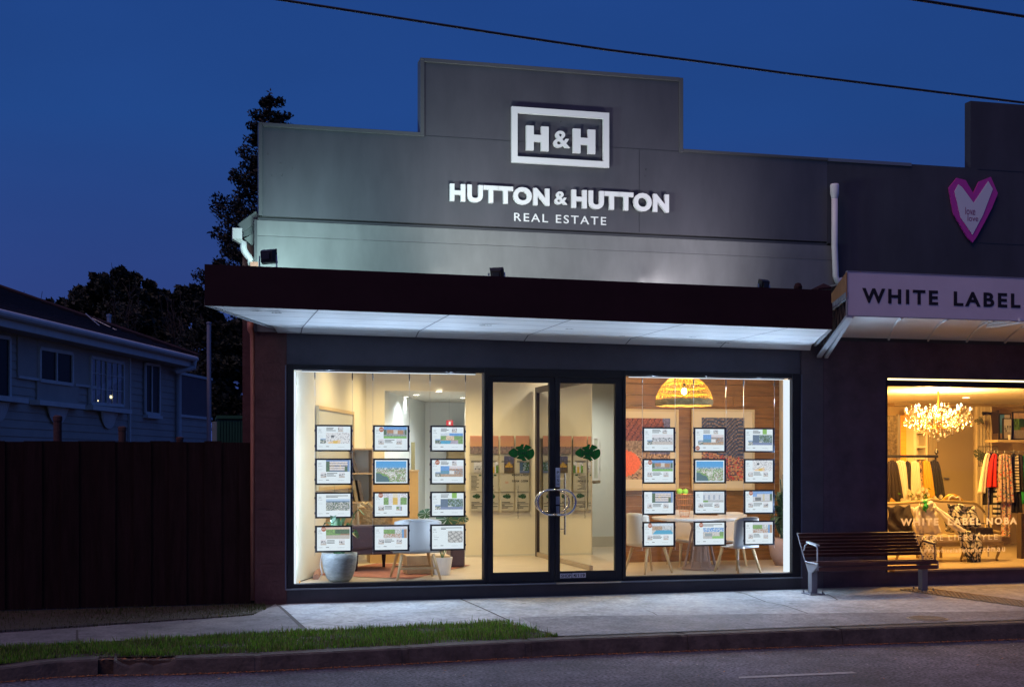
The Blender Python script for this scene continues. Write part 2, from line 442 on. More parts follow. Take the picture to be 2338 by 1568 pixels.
ground_line([(637, 1383), (650, 1394), (668, 1411), (684, 1426), (700, 1440)], [.03, .035, .04, .045, .05], 'expansion_joint', jm, foot)
ground_line([(1047, 1365), (1100, 1388), (1164, 1417)], .02, 'expansion_joint', jm, foot)
ground_line([(1560, 1355), (1640, 1364), (1749, 1374)], .01, 'expansion_joint', jm, foot)
ground_line([(1668, 1347), (1700, 1355), (1749, 1374), (1790, 1382), (1815, 1390), (1844, 1400), (1905, 1411), (1950, 1424), (1975, 1428)], .014, 'expansion_joint', jm, foot)
ground_line([(571, 1414.5), (659, 1409.5)], .012, 'expansion_joint', jm, foot)
ground_line([(1171, 1416), (1313, 1411), (1560, 1406), (1844, 1400)], .012, 'expansion_joint', jm, foot)
ground_line([(1473, 1392), (1490, 1398), (1506, 1407.6), (1530, 1411), (1552, 1418), (1580, 1424), (1600, 1431), (1615, 1438)], [.004, .01, .012, .012, .012, .014, .014, .012], 'crack', jm, foot)
ground_line([(1749, 1374), (1850, 1373), (1905, 1371), (1915, 1368)], .008, 'crack', jm, foot)
ground_line([(1860, 1353), (1885, 1355), (1900, 1362), (1912, 1369)], .014, 'crack', jm, foot)
ground_line([(176, 1438), (176, 1477)], .02, 'expansion_joint', jm, foot)
# darker band beside the kerb (older concrete)
old = grain_mat('old_concrete', (.18, .168, .172), .24, 1.6, .28, 35, .2, 90, spots=4)
b = MB()
for i in range(60):
    a = gx1.x + .02 + i * .2; c = a + .2
    b.poly([(a, ky(a) + .17, gz(a, ky(a)) + .008), (c, ky(c) + .17, gz(c, ky(c)) + .008), (c, yseam(c) - .01, gz(c, yseam(c)) + .004), (a, yseam(a) - .01, gz(a, yseam(a)) + .004)])
b.build('kerbside_strip', old, foot)
b = MB()                              # seam between strip and kerb
for i in range(60):
    a = gx1.x + i * .2; c = a + .2
    b.poly([(a, ky(a) + .145, gz(a, ky(a)) + .009), (c, ky(c) + .145, gz(c, ky(c)) + .009), (c, ky(c) + .17, gz(c, ky(c)) + .009), (a, ky(a) + .17, gz(a, ky(a)) + .009)])
b.build('kerb_seam', jm, foot)
# verge soil and grass
soil = mat('verge_soil', (.04, .027, .016), .95, bump=.8, bscale=25, var=.35, vscale=6)
b = MB()
for a, c in zip(px_, px_[1:]):
    if a > gx1.x + .1: break
    b.poly([(a, ky(a) + .14, gz(a, ky(a)) - .004), (c, ky(c) + .14, gz(c, ky(c)) - .004), (c, path_low(c) + .02, gz(c, path_low(c)) - .004), (a, path_low(a) + .02, gz(a, path_low(a)) - .004)])
tag(b.build('verge_ground', soil, loc=(0, 0, 0)), kind='structure')
b = MB()
for a, c in zip(px_, px_[1:]):
    if a > G(640, 1400).x: break
    b.poly([(a, path_top(a) - .02, gz(a, -.3) + .002), (c, path_top(c) - .02, gz(c, -.3) + .002), (c, .3, gz(c, 0) + .002), (a, .3, gz(a, 0) + .002)])
tag(b.build('bare_ground', soil, loc=(0, 0, 0)), kind='structure')
def blades(b, x, y, z, h, w, cols):
    a = R.uniform(0, 2 * pi); lean = R.uniform(0, .6) * h; a2 = R.uniform(0, 2 * pi)
    d = Vector((cos(a), sin(a), 0)) * w / 2; L = Vector((cos(a2), sin(a2), 0)) * lean
    p = Vector((x, y, z)); c = R.choice(cols); k = R.uniform(.75, 1.25); c = tuple(q * k for q in c)
    b.poly([p - d, p + d, p + d * .5 + L * .5 + Vector((0, 0, h * .65)), p - d * .5 + L * .5 + Vector((0, 0, h * .65))], c)
    b.poly([p - d * .5 + L * .5 + Vector((0, 0, h * .65)), p + d * .5 + L * .5 + Vector((0, 0, h * .65)), p + L + Vector((0, 0, h))], c)
gcols = [(.11, .25, .025), (.14, .31, .03), (.06, .15, .015), (.20, .31, .04), (.22, .20, .08)]
gm = thin_mat('grass_blades', (.1, .2, .03), .35, True)
dull = [(.10, .13, .035), (.16, .14, .06), (.06, .10, .02)]
b = MB(); n = 0
while n < 30000:
    x = R.uniform(-2.6, gx1.x + .04); lo, hi = ky(x) + .13, path_low(x) + .03
    y = R.uniform(lo, hi)
    edge = min(y - lo, hi - y)
    if x > gx1.x - .25 and R.random() < (x - gx1.x + .25) / .35: continue
    if sin(x * 3.1 + 1) * sin(y * 9 + x) > .62 and R.random() < .8: n += 1; continue
    pk = .5 + .5 * sin(x * 2.3 + 2 * sin(x * 1.1)) * sin(y * 7 + x * 1.7); blades(b, x, y, gz(x, y) - .004, R.uniform(.014, .046) * (.75 + .5 * abs(sin(x * 5 + y * 3))) * (1.7 if R.random() < .04 else 1), R.uniform(.004, .009), gcols if R.random() < .35 + .6 * pk else dull); n += 1
tag(b.build('verge_grass', gm, loc=(0, 0, 0)), 'strip of short green grass between the kerb and the path', 'grass', kind='stuff')
b = MB()
dry = [(.07, .09, .03), (.10, .09, .05), (.05, .06, .02)]
for _ in range(5200):
    x = R.uniform(-2.6, .75); y = R.uniform(path_top(x) - .05, -.01)
    if R.random() > .35 + .65 * abs(sin(x * 2.2)): continue
    blades(b, x, y, gz(x, y), R.uniform(.012, .05), R.uniform(.004, .008), dry)
tag(b.build('weeds', gm, loc=(0, 0, 0)), 'sparse dry weeds growing on bare soil at the fence foot', 'weeds', kind='stuff')
# leaf litter
b = MB(); lc = [(.40, .13, .04), (.50, .20, .06), (.22, .09, .04), (.38, .22, .10)]
def leaf(x, y, z, s, c):
    a = R.uniform(0, pi); d = Vector((cos(a), sin(a), R.uniform(-.2, .3))) * s; w = Vector((-sin(a), cos(a), R.uniform(-.3, .3))) * s * .3
    p = Vector((x, y, z + s * .25)); b.poly([p - d, p - w, p + d, p + w], c)
for _ in range(4200):
    x = R.uniform(-3, 9.5); y = ky(x) - .04 - abs(R.gauss(0, .022))
    leaf(x, y, ROADZ + .002, R.uniform(.008, .022), R.choice(lc))
for _ in range(120):
    x = R.uniform(G(228, 1504).x, G(400, 1502).x); leaf(x, ky(x) + R.uniform(0, .3), -.075, R.uniform(.01, .025), R.choice(lc))
for _ in range(260):
    x = R.uniform(-1, 9.5); y = R.uniform(-4.8, ky(x) - .1)
    leaf(x, y, ROADZ + .002, R.uniform(.006, .016), R.choice(lc + [(.5, .45, .4)]))
for _ in range(90):
    x = R.uniform(.2, 9.3); y = R.uniform(ky(x) + .2, -.03); y = y if R.random() < .5 else -.03 - abs(R.gauss(0, .05))
    leaf(x, y, gz(x, y) + .004, R.uniform(.006, .016), R.choice(lc))
for p in ((500, 1552), (1860, 1470), (1905, 1468), (1500, 1478)):
    g_ = gnd(p[0], p[1], ROADZ); leaf(g_.x, g_.y, ROADZ + .003, .045, (.25, .10, .04))
tag(b.build('leaf_litter', mat('dry_leaves', (.2, .1, .05), .8, attr=True), loc=(0, 0, 0)), 'fallen brown leaves gathered along the gutter', 'leaves', kind='stuff')
# worn painted lane line
P1, P2 = gnd(1683, 1546, ROADZ + .004), gnd(1952, 1534, ROADZ + .004)
lm = mat('worn_road_paint', (.34, .31, .30), .8, var=.35, vscale=14, bump=.3, bscale=60)
b = MB(); b.poly([P1 + Vector((0, -.035, 0)), P2 + Vector((0, -.035, 0)), P2 + Vector((0, .045, 0)), P1 + Vector((.03, .045, 0))])
o = b.build('lane_marking', lm); tag(o, 'short worn white line painted on the asphalt near the kerb', 'road marking')
# manhole cover
c = G(2117, 1412); b = MB(); r = (G(2163, 1412) - G(2071, 1412)).length / 2
b.lathe([(r, 0), (r, .006), (r * .95, .008), (0.001, .008)], (c.x, c.y, gz(c.x, c.y)), 32)
for i in range(-5, 6):
    w = sqrt(max(0, (r * .85) ** 2 - (i * r * .16) ** 2))
    if w > .02: b.box(c.x - w, c.x + w, c.y + i * r * .16 - .008, c.y + i * r * .16 + .008, gz(c.x, c.y) + .0075, gz(c.x, c.y) + .013)
tag(b.build('manhole_cover', mat('cover_concrete', (.26, .20, .13), .8, bump=.4, bscale=40, var=.2)), 'round tan service cover set in the footpath near the bench', 'manhole cover')
# tactile paving
tq = [G(2060, 1347), G(2338, 1346), G(2338, 1382), G(2240, 1371)]
tp = thing('tactile_paving', 'ribbed tan tactile paving strip running to the boutique', 'tactile paving', (tq[0].x, tq[0].y, gz(tq[0].x, tq[0].y)))
A, B_ = G(2052, 1347), G(2345, 1387); d = (B_ - A); d.z = 0; L = d.length; d.normalize(); n_ = Vector((-d.y, d.x, 0))
if n_.y < 0: n_ = -n_
wd = .42; tb = MB(); tb2 = MB(); zt = gz(A.x, A.y) + .004
tb.poly([A + Vector((0, 0, zt - A.z)), B_ + Vector((0, 0, gz(B_.x, B_.y) + .004 - B_.z)), B_ + n_ * wd + Vector((0, 0, gz(B_.x, B_.y) + .004 - B_.z)), A + n_ * wd + Vector((0, 0, zt - A.z))])
for i in range(7):
    for j in range(26):
        p = A + n_ * (.03 + i * .06) + d * (j + .1) * L / 26; q = p + d * L / 26 * .75
        p.z = gz(p.x, p.y) + .009; q.z = gz(q.x, q.y) + .009; tb2.bar(p, q, .028, .010)
tb.build('base_sheet', mat('tactile_tan', (.22, .16, .10), .8, var=.15), tp); o = tb2.build('rib', mat('tactile_rib', (.30, .21, .12), .7), tp); o['kind'] = 'stuff'

# ================================================================== FENCE
ft = 1.70; fm = mat('dark_brown_paling', (.022, .010, .010), .85, spec=.1, bump=.15, bscale=12, var=.35, vscale=3, stretch=(6, 6, .6))
fence = thing('paling_fence', 'tall dark brown paling fence left of the shop', 'fence', (-3, .06, 0))
b = MB(); x = -12.0; fx1 = X(580.5, .06); k = 0
while x < fx1 - .02:
    w = .176; x2 = min(x + w, fx1); y0 = .045 if k % 2 else .064
    b.box(x + (.001 if k % 2 else -.012), x2 - (.001 if k % 2 else -.012), y0, y0 + .018, gz(x, 0) + .01, ft + R.uniform(-.010, .006)); x += w; k += 1
b.build('palings', fm, fence)
b = MB()
for z in (.35, .95, 1.5): b.box(-12, fx1, .082, .12, z, z + .09)
b.build('rails', fm, fence)
pm = mat('timber_post', (.09, .04, .035), .8, bump=.3, bscale=20, var=.2)
for (px0, py0, t, lab) in ((131.5, 948, 16, 'tallest reddish timber post behind the fence, leftmost'), (279, 973, 20.7, 'middle dark post showing above the brown fence'), (410.5, 997, 28.5, 'short post top below the house downpipe')):
    p = dist(px0, py0, t); b = MB(); r = .030 * t / 16 + .02
    b.tube([(p.x, p.y, -.3), (p.x, p.y, p.z - .02)], r, 12); b.lathe([(r * 1.12, -.07), (r * 1.12, -.015), (r * .7, 0), (0.001, .004)], p, 12)
    tag(b.build('timber_post', pm, smooth=False), lab, 'post')

# ================================================================== WEATHERBOARD HOUSE
H0 = dist(245, 1058, 30); HN = Vector((SKEW.y, -SKEW.x, 0))      # outward normal of the side wall
def HW(x, y, off=0.0):
    o = Vector((0, -CAMD, CAMZ)); u = (x - CXP) / FOC; v = (HYP - y) / FOC
    d = Vector((SN + u * CS, CS - u * SN, v)); t = ((H0 + HN * off - o).dot(HN)) / d.dot(HN); return o + d * t
hb = mat('weatherboard_paint', (.42, .36, .33), .6, var=.12, vscale=1.2, bump=.05, bscale=5)
ht = mat('pale_trim', (.62, .60, .60), .5, var=.08)
hroof = mat('dark_roof_tiles', (.055, .022, .02), .8, bump=.4, bscale=6, var=.3, vscale=3)
hgl = mat('dark_house_glass', (.006, .007, .012), .35, spec=.15)
house = thing('weatherboard_house', 'blue grey weatherboard house with tiled roof behind the fence', 'house', (H0.x, H0.y, -.3))
wl0, wl1 = HW(-260, 1058), HW(408, 1058)
def along(p): return (p - wl0).dot(SKEW)
b = MB(); wallL = (wl1 - wl0).length; zt = 4.35; z = -.3
while z < zt:
    z2 = min(z + .165, zt); a0 = wl0.copy(); a1 = wl1.copy()
    q = [Vector((a0.x, a0.y, z)) + HN * .022, Vector((a1.x, a1.y, z)) + HN * .022, Vector((a1.x, a1.y, z2)) + HN * .004, Vector((a0.x, a0.y, z2)) + HN * .004]
    b.poly(q); b.poly([Vector((a0.x, a0.y, z)), Vector((a1.x, a1.y, z)), q[1], q[0]]); z = z2
b.build('wall', hb, house)
# rear part under the screen
pa, pb = HW(408, 1058), HW(481, 1058)
b = MB(); z = -.3; ztop = HW(445, 953).z
while z < ztop:
    z2 = min(z + .165, ztop)
    q = [Vector((pa.x, pa.y, z)) + HN * .022, Vector((pb.x, pb.y, z)) + HN * .022, Vector((pb.x, pb.y, z2)) + HN * .004, Vector((pa.x, pa.y, z2)) + HN * .004]
    b.poly(q); b.poly([Vector((pa.x, pa.y, z)), Vector((pb.x, pb.y, z)), q[1], q[0]]); z = z2
b.build('rear_wall', hb, house)
b = MB()
NS = 34
for i in range(NS):
    a = pa + (pb - pa) * (i / NS); c = pa + (pb - pa) * ((i + .82) / NS)
    z0, z1 = HW(414, 949).z, HW(414, 853).z
    b.prism([Vector((a.x, a.y, z0)), Vector((c.x, c.y, z0)), Vector((c.x, c.y, z1)), Vector((a.x, a.y, z1))], HN * .03)
b.build('balcony_screen', mat('purple_slats', (.16, .12, .14), .6, var=.1), house)
b = MB()
for zz in (HW(414, 949).z, HW(414, 853).z):
    b.bar(Vector((pa.x, pa.y, zz)) + HN * .03, Vector((pb.x, pb.y, zz)) + HN * .03, .07, .07)
b.build('screen_rail', ht, house)
# far end closing wall and body behind
b = MB(); c0 = Vector((wl0.x, wl0.y, 0)); c1 = Vector((wl1.x, wl1.y, 0)); inn = -HN * 9
b.prism([c0 + Vector((0, 0, -.3)) - HN * .02, c1 + Vector((0, 0, -.3)) - HN * .02, c1 + inn + Vector((0, 0, -.3)), c0 + inn + Vector((0, 0, -.3))], (0, 0, 4.6))
b.build('house_core', hb, house)
# smooth sheet panels around the windows
def hpanel(pts, th, m_, name, off=.024, par=house):
    b = MB(); b.prism([HW(x, y, off) for x, y in pts], HN * th); return b.build(name, m_, par)
hpanel([(39, 735), (39, 861), (91, 868), (91, 735 + 10)], .02, hb, 'sheet_panel')
hpanel([(83, 760), (83, 918), (178, 930), (178, 776)], .022, hb, 'sheet_panel', .03)
hpanel([(165, 760), (165, 879), (211, 884), (211, 778)], .02, hb, 'sheet_panel')
hpanel([(200, 770), (200, 930), (293, 941), (293, 794)], .018, hb, 'sheet_panel', .027)
hpanel([(39, 857), (39, 863), (95, 871), (95, 865)], .05, ht, 'cover_strip')
hpanel([(168, 876), (168, 881), (215, 886), (215, 881)], .05, ht, 'cover_strip')
hpanel([(292.6, 792), (292.6, 1040), (295, 1040), (295, 793)], .05, ht, 'cover_strip')
# windows
def hwin(x0, x1, yt0, yt1, yb0, yb1, mids, grid=None, lab=None):
    f = MB(); w = 1.6
    def L(p, q, wd=.07, off=.065): f.bar(HW(*p, off), HW(*q, off), .05, wd, up=(0, 0, 1)) if abs(p[0] - q[0]) > 1 else f.bar(HW(*p, off), HW(*q, off), wd, .05, up=HN)
    L((x0, yt0), (x1, yt1)); L((x0, yb0), (x1, yb1)); L((x0, yt0), (x0, yb0)); L((x1, yt1), (x1, yb1))
    for mx in mids:
        k = (mx - x0) / (x1 - x0); L((mx, yt0 + (yt1 - yt0) * k), (mx, yb0 + (yb1 - yb0) * k), .05)
    win = f.build('window', ht, house)
    p = MB(); p.poly([HW(x0, yt0, .06), HW(x1, yt1, .06), HW(x1, yb1, .06), HW(x0, yb0, .06)]); p.build('pane', hgl if grid is None else glass_mat('house_glass', (.85, .88, .9), .25), win)
    if grid:
        gmb = MB(); nx, ny = grid
        def K(p, q): gmb.bar(HW(*p, .068), HW(*q, .068), .022, .018, up=(0, 0, 1) if abs(p[0] - q[0]) > 1 else HN)
        for i in range(1, nx):
            k = i / nx; K((x0 + (x1 - x0) * k, yt0 + (yt1 - yt0) * k), (x0 + (x1 - x0) * k, yb0 + (yb1 - yb0) * k))
        for j in range(1, ny):
            k = j / ny; K((x0, yt0 + (yb0 - yt0) * k), (x1, yt1 + (yb1 - yt1) * k))
        gmb.build('glazing_bar', ht, win)
    return win
hwin(91, 165, 795, 807.5, 868, 878, [128.5])
w2 = hwin(207.5, 282, 815.5, 829.5, 920.5, 926, [243.5], (6, 3))
hwin(331.5, 364, 830, 834.5, 942, 946.5, [346])
hwin(-30, 22, 765, 772, 904, 909, [])
# lit room glimpsed through the gridded window
b = MB(); b.poly([HW(206, 815, .050), HW(283, 829, .050), HW(283, 927, .050), HW(206, 921, .050)])
b.build('room_backdrop', mat('dim_room', (.05, .055, .08), .6, var=.3, vscale=1.5), w2)
b = MB(); b.poly([HW(208, 917, .052), HW(208, 895, .052), HW(243, 872, .052), HW(281, 850, .052), HW(281, 866, .052), HW(243, 886, .052)])
b.build('blind', mat('pale_blind', (.26, .28, .33), .6), w2)
rlm = emit_mat('room_lamp_glow', (1, .85, .45), 3.0)
for p_, s_ in (((234.0 + 19, 906), 6.5), ((224 - .5, 914.5), 3)):
    c = HW(p_[0], p_[1], .053); r = s_ / 98
    b = MB(); b.prism([c + SKEW * (r * cos(a) * (1 + .0 * a)) + Vector((0, 0, r * .55 * sin(a))) for a in [i * pi / 6 for i in range(12)]], HN * .004); b.build('room_lamp', rlm, w2)
b = MB(); b.bar(HW(208, 919, .054), HW(270, 923, .054), .006, .03); b.build('lit_sill', emit_mat('lit_sill_glow', (.9, .7, .3), .25), w2)  # sill looks lamp-lit through its own weak emission
# sills with scalloped hoods under them
for (xa, ya, xb, yb, sc) in ((-40, 905, 53.5, 915, (-28, 23, 915, 962)), (79, 918, 183.5, 929, (106, 158.5, 925, 969)), (202, 930, 291.7, 940, (228, 270, 937, 978))):
    b = MB(); b.bar(HW(xa, ya, .12), HW(xb, yb, .12), .22, .10); s_ = b.build('window_sill', ht, house)
    b = MB(); n = 12; top = []; bot = []
    for i in range(n + 1):
        k = i / n; xx = sc[0] + (sc[1] - sc[0]) * k; yy = sc[2] + (sc[3] - sc[2]) * (1 - abs(2 * k - 1) ** 2.6)
        top.append(HW(xx, sc[2] + 4 * k, .12)); bot.append(HW(xx, max(yy, sc[2] + 5 * k), .06))
    for i in range(n): b.poly([top[i], top[i + 1], bot[i + 1], bot[i]])
    b.build('scalloped_bracket', ht, s_)
b = MB(); b.bar(HW(332, 950, .08), HW(366, 953, .08), .14, .08); b.build('window_sill', ht, house)
# eaves: gutter, fascia, soffit; roof; downpipe
ge0, ge1 = HW(-260, 648, .55), HW(448, 813, .55)
zg = HW(245, 766.5, .55).z
def gutter_pt(p, z): return Vector((p.x, p.y, z))
ga, gb = gutter_pt(ge0, HW(0, 711, .55).z), gutter_pt(ge1, HW(448, 812, .55).z)
zg = (ga.z + gb.z) / 2; ga.z = gb.z = zg
b = MB(); b.tube([ga + Vector((0, 0, -.06)), gb + Vector((0, 0, -.06))], .075, 10); b.build('gutter', ht, house)
b = MB(); b.bar(ga - HN * .09 + Vector((0, 0, -.15)), gb - HN * .09 + Vector((0, 0, -.15)), .03, .26); b.build('fascia_board', ht, house)
b = MB(); b.prism([ga - HN * .1 + Vector((0, 0, -.29)), gb - HN * .1 + Vector((0, 0, -.29)), gb - HN * .62 + Vector((0, 0, -.29)), ga - HN * .62 + Vector((0, 0, -.29))], (0, 0, .02)); b.build('eaves_lining', hb, house)
rise = 1.75; run = 4.6
b = MB(); rb = gb - SKEW * 4.6 - HN * run + Vector((0, 0, rise)); ra = ga - HN * run + Vector((0, 0, rise))
def rpt(u, v):                                  # tiled slope, courses stepped
    lo = ga + (gb - ga) * u; hi = ra + (rb - ra) * u; p = lo + (hi - lo) * v
    return p + Vector((0, 0, .025 * ((v * 16) % 1 < .5)))
for j in range(16):
    v0, v1 = j / 16, (j + 1) / 16
    L0, L1 = ga + (ra - ga) * v0, gb + (rb - gb) * v0; U0, U1 = ga + (ra - ga) * v1, gb + (rb - gb) * v1
    up = Vector((0, 0, .035)); b.poly([L0 + up, L1 + up, U1, U0]); b.poly([L0, L1, L1 + up, L0 + up])
far = gb - HN * (2 * run); b.poly([gb, far, rb]); fa = ga - HN * (2 * run); b.poly([far, fa, ra, rb]); b.poly([fa, ga, ra])
rf = b.build('roof', hroof, house)
b = MB()
b.tube([ra + Vector((0, 0, .04)), rb + Vector((0, 0, .04)), gb + Vector((0, 0, .05))], .07, 8); b.build('ridge_capping', hroof, rf)
b = MB(); p = dist(249, 746, 33.5); q = dist(249, 721, 33.5); b.tube([p - Vector((0, 0, .8)), q], .055, 12); b.lathe([(.07, -.02), (.07, .03), (0.001, .05)], q, 12)
b.build('vent_pipe', M['steel'], rf)
b = MB(); b.tube([dist(195, 716, 31.5), dist(237, 753, 31.5)], .02, 6); b.build('aerial_strut', M['steel'], rf); b = MB(); b.tube([dist(211, 727, 32.5), dist(287, 764.5, 32.5)], .016, 6); b.build('aerial_strut', M['steel'], rf)
b = MB(); dc = HW(440, 820, .5)
b.tube([gb - SKEW * .15 + Vector((0, 0, -.1)), gb - SKEW * .15 + Vector((0, 0, -.30)), gb - SKEW * .5 - HN * .35 + Vector((0, 0, -.42)), HW(408.5, 850, .1), HW(408.5, 1050, .1)], .07, 10)
b.build('downpipe', ht, house)
b = MB(); pp = dist(477, 736, 34); b.tube([(pp.x, pp.y, -.3), pp], .055, 12); b.lathe([(.07, -.03), (.07, 0), (.001, .02)], pp, 12)
tag(b.build('vent_post', mat('grey_pipe', (.25, .26, .32), .5)), 'tall slim grey vent post behind the house screen', 'post')
# green bin beside a pale post
p0, p1 = dist(497, 948, 24), dist(590, 950, 24)
bn = thing('green_container', 'dark green metal container behind the fence beside the shop', 'container', ((p0.x + p1.x) / 2, p0.y, -.3))
b = MB(); b.box(p0.x, p1.x, p0.y, p0.y + 1.5, -.3, p0.z - .06)
for i in range(14):
    xx = p0.x + (p1.x - p0.x) * (i + .5) / 14; b.box(xx - .018, xx + .018, p0.y - .03, p0.y, -.25, p0.z - .1)
b.build('container_body', mat('green_steel', (.02, .085, .04), .5, var=.1), bn)
b = MB(); b.box(p0.x - .02, p1.x + .02, p0.y - .05, p0.y + 1.52, p0.z - .06, p0.z); b.build('lid', mat('green_steel_rim', (.03, .11, .05), .5), bn)
q0, q1 = dist(484, 962, 23), dist(495, 962, 23); b = MB(); b.box(q0.x, q1.x, q0.y, q0.y + .06, -.3, q0.z)
tag(b.build('pale_board', mat('pale_green_board', (.25, .30, .27), .7, var=.15)), 'pale upright board left of the green container', 'board')

# ================================================================== TREES
lf = mat('tree_leaves', (.035, .05, .02), .7, attr=True); bark = mat('bark', (.045, .035, .03), .9, bump=.5, bscale=15, var=.3)
def leafquad(b, p, s, c, up=.3):
    a = Vector((R.gauss(0, 1), R.gauss(0, 1), R.gauss(0, 1) + up)).normalized(); t = a.cross(Vector((R.random(), R.random(), R.random()))).normalized(); w = a.cross(t)
    b.poly([p - t * s, p - w * s * .45, p + t * s, p + w * s * .45], c)
def norfolk(base, h, rad):
    t = thing('norfolk_pine', 'tall tiered norfolk pine standing dark behind the shop', 'tree', base); base = Vector(base)
    b = MB(); n = 16; b.tube([base + Vector((.04 * sin(i), .04 * cos(i * 1.3), h * i / n)) for i in range(n + 1)], [.28 * (1 - i / n) + .015 for i in range(n + 1)], 8)
    tr = b.build('trunk', bark, t); bl = MB(); lv = MB(); z = .3 * h
    while z < h * .985:
        k = 1 - z / h; L = rad * (k ** .75) * 1.25 * R.uniform(.86, 1.1) + .16; nb = R.choice((8, 9, 9, 10)) if k > .1 else 6; a0 = R.uniform(0, 1)
        for i in range(nb):
            a = a0 + 2 * pi * i / nb + R.uniform(-.25, .25); Lb = L * R.uniform(.82, 1.08); d = Vector((cos(a), sin(a), 0)); p0 = base + Vector((0, 0, z)); pts = []
            for j in range(6):
                f = j / 5; pts.append(p0 + d * Lb * f + Vector((0, 0, Lb * (-.10 * sin(f * pi) + .16 * f * f + .06))))
            bl.tube(pts, [.045 * (1 - j / 6.5) * (.4 + k) + .006 for j in range(6)], 5, cap=False)
            nc = max(2, int(Lb * 2.6))
            for c_ in range(nc):
                f = .5 + .5 * (c_ + R.random() * .4) / nc
                if R.random() < .14: continue
                f = min(f, 1); q = p0 + d * Lb * f + Vector((0, 0, Lb * (-.10 * sin(f * pi) + .16 * f * f + .06)))
                side = Vector((-d.y, d.x, 0)) * R.uniform(-.28, .28) * min(Lb, 2) * (.5 + .5 * (1 - f)); q += side
                s = R.uniform(.24, .40) * (.55 + .45 * min(1, k * 3)); dk = R.uniform(.5, 1.3)
                for _ in range(75):
                    v = Vector((R.gauss(0, 1), R.gauss(0, 1), R.gauss(0, 1))).normalized() * s * (R.random() ** .4); v.z *= .75
                    leafquad(lv, q + v + Vector((0, 0, s * .35)), R.uniform(.05, .09), (.014 * dk, .020 * dk, .011 * dk), .8)
        z += h * .040 * R.uniform(.85, 1.2) * (.7 + .6 * k)
    for i in range(14): leafquad(lv, base + Vector((R.uniform(-.08, .08), 0, h + R.uniform(-.3, .12))), .07, (.02, .028, .012))
    bl.build('limbs', bark, tr); lv.build('crown', lf, t)
tp_ = dist(617, 212, 42); norfolk((tp_.x, tp_.y, -.3), tp_.z + .3, 3.3)
def bushy(name, label, base, blobs, n, s, dark=1, trunk=True, dens=1, cat='tree', grp=None):
    t = thing(name, label, cat, base, grp); base = Vector(base)
    b = MB(); lvb = MB(); tot = sum(r ** 2 for _, r in blobs)
    if trunk:
        topc = max(blobs, key=lambda q: q[0].z)[0]; mid = Vector((base.x, base.y, base.z + (topc.z - base.z) * .45))
        b.tube([base, (base + mid) / 2 + Vector((.1, 0, 0)), mid], [.3, .24, .18], 8)
        for c, r in blobs: b.tube([mid, (mid + c) / 2 + Vector((R.uniform(-.3, .3), 0, .3)), c + Vector((0, 0, r * .5))], [.12, .07, .03], 6)
    for c, r in blobs:
        m = int(n * r * r / tot); subs = []
        for _ in range(14):
            v = Vector((R.gauss(0, 1), R.gauss(0, 1), R.gauss(0, 1))).normalized(); subs.append((c + v * r * R.uniform(.35, .95), r * R.uniform(.25, .45), R.uniform(.5, 1.35) * dark))
        for _ in range(m):
            sc, sr, dk = R.choice(subs); v = Vector((R.gauss(0, 1), R.gauss(0, 1), R.gauss(0, 1))).normalized() * sr * R.random() ** .35
            leafquad(lvb, sc + v, R.uniform(.7, 1.3) * s, (.016 * dk, .020 * dk, .010 * dk))
    if trunk: b.build('trunk', bark, t)
    lvb.build('crown', lf, t); return t
def B(x, y, t, rpx): return (dist(x, y, t), rpx * t / FOC)
p = dist(255, 1058, 52); bushy('dense_tree', 'broad dark evergreen with domed crown behind the house roof', (p.x, p.y, -.3),
    [B(255, 680, 52, 58), B(185, 705, 52, 55), B(275, 640, 52, 34), B(120, 725, 52, 40), B(320, 690, 52, 55), B(360, 740, 52, 60), B(250, 760, 52, 70), B(225, 655, 52, 32), B(290, 655, 52, 36), B(60, 735, 52, 30), B(300, 740, 50, 60), B(340, 790, 50, 50)], 38000, .17)
p = dist(430, 1058, 56); bushy('dense_tree', 'lower rounded dark tree between the dome shaped tree and pine', (p.x, p.y, -.3),
    [B(400, 700, 56, 42), B(440, 700, 56, 42), B(470, 730, 56, 40), B(420, 770, 56, 55), B(375, 720, 56, 35), B(385, 820, 56, 60), B(450, 830, 56, 60), B(430, 900, 56, 70)], 30000, .17)
p = dist(520, 1058, 40); bushy('dense_tree', 'dark loose tree filling the gap under the awning end', (p.x, p.y, -.3),
    [B(500, 770, 40, 50), B(550, 770, 40, 50), B(520, 850, 40, 55), B(570, 850, 40, 50), B(500, 920, 40, 55), B(560, 930, 40, 55), B(530, 980, 40, 50), B(448, 665, 40, 17), B(475, 700, 40, 35)], 26000, .12)
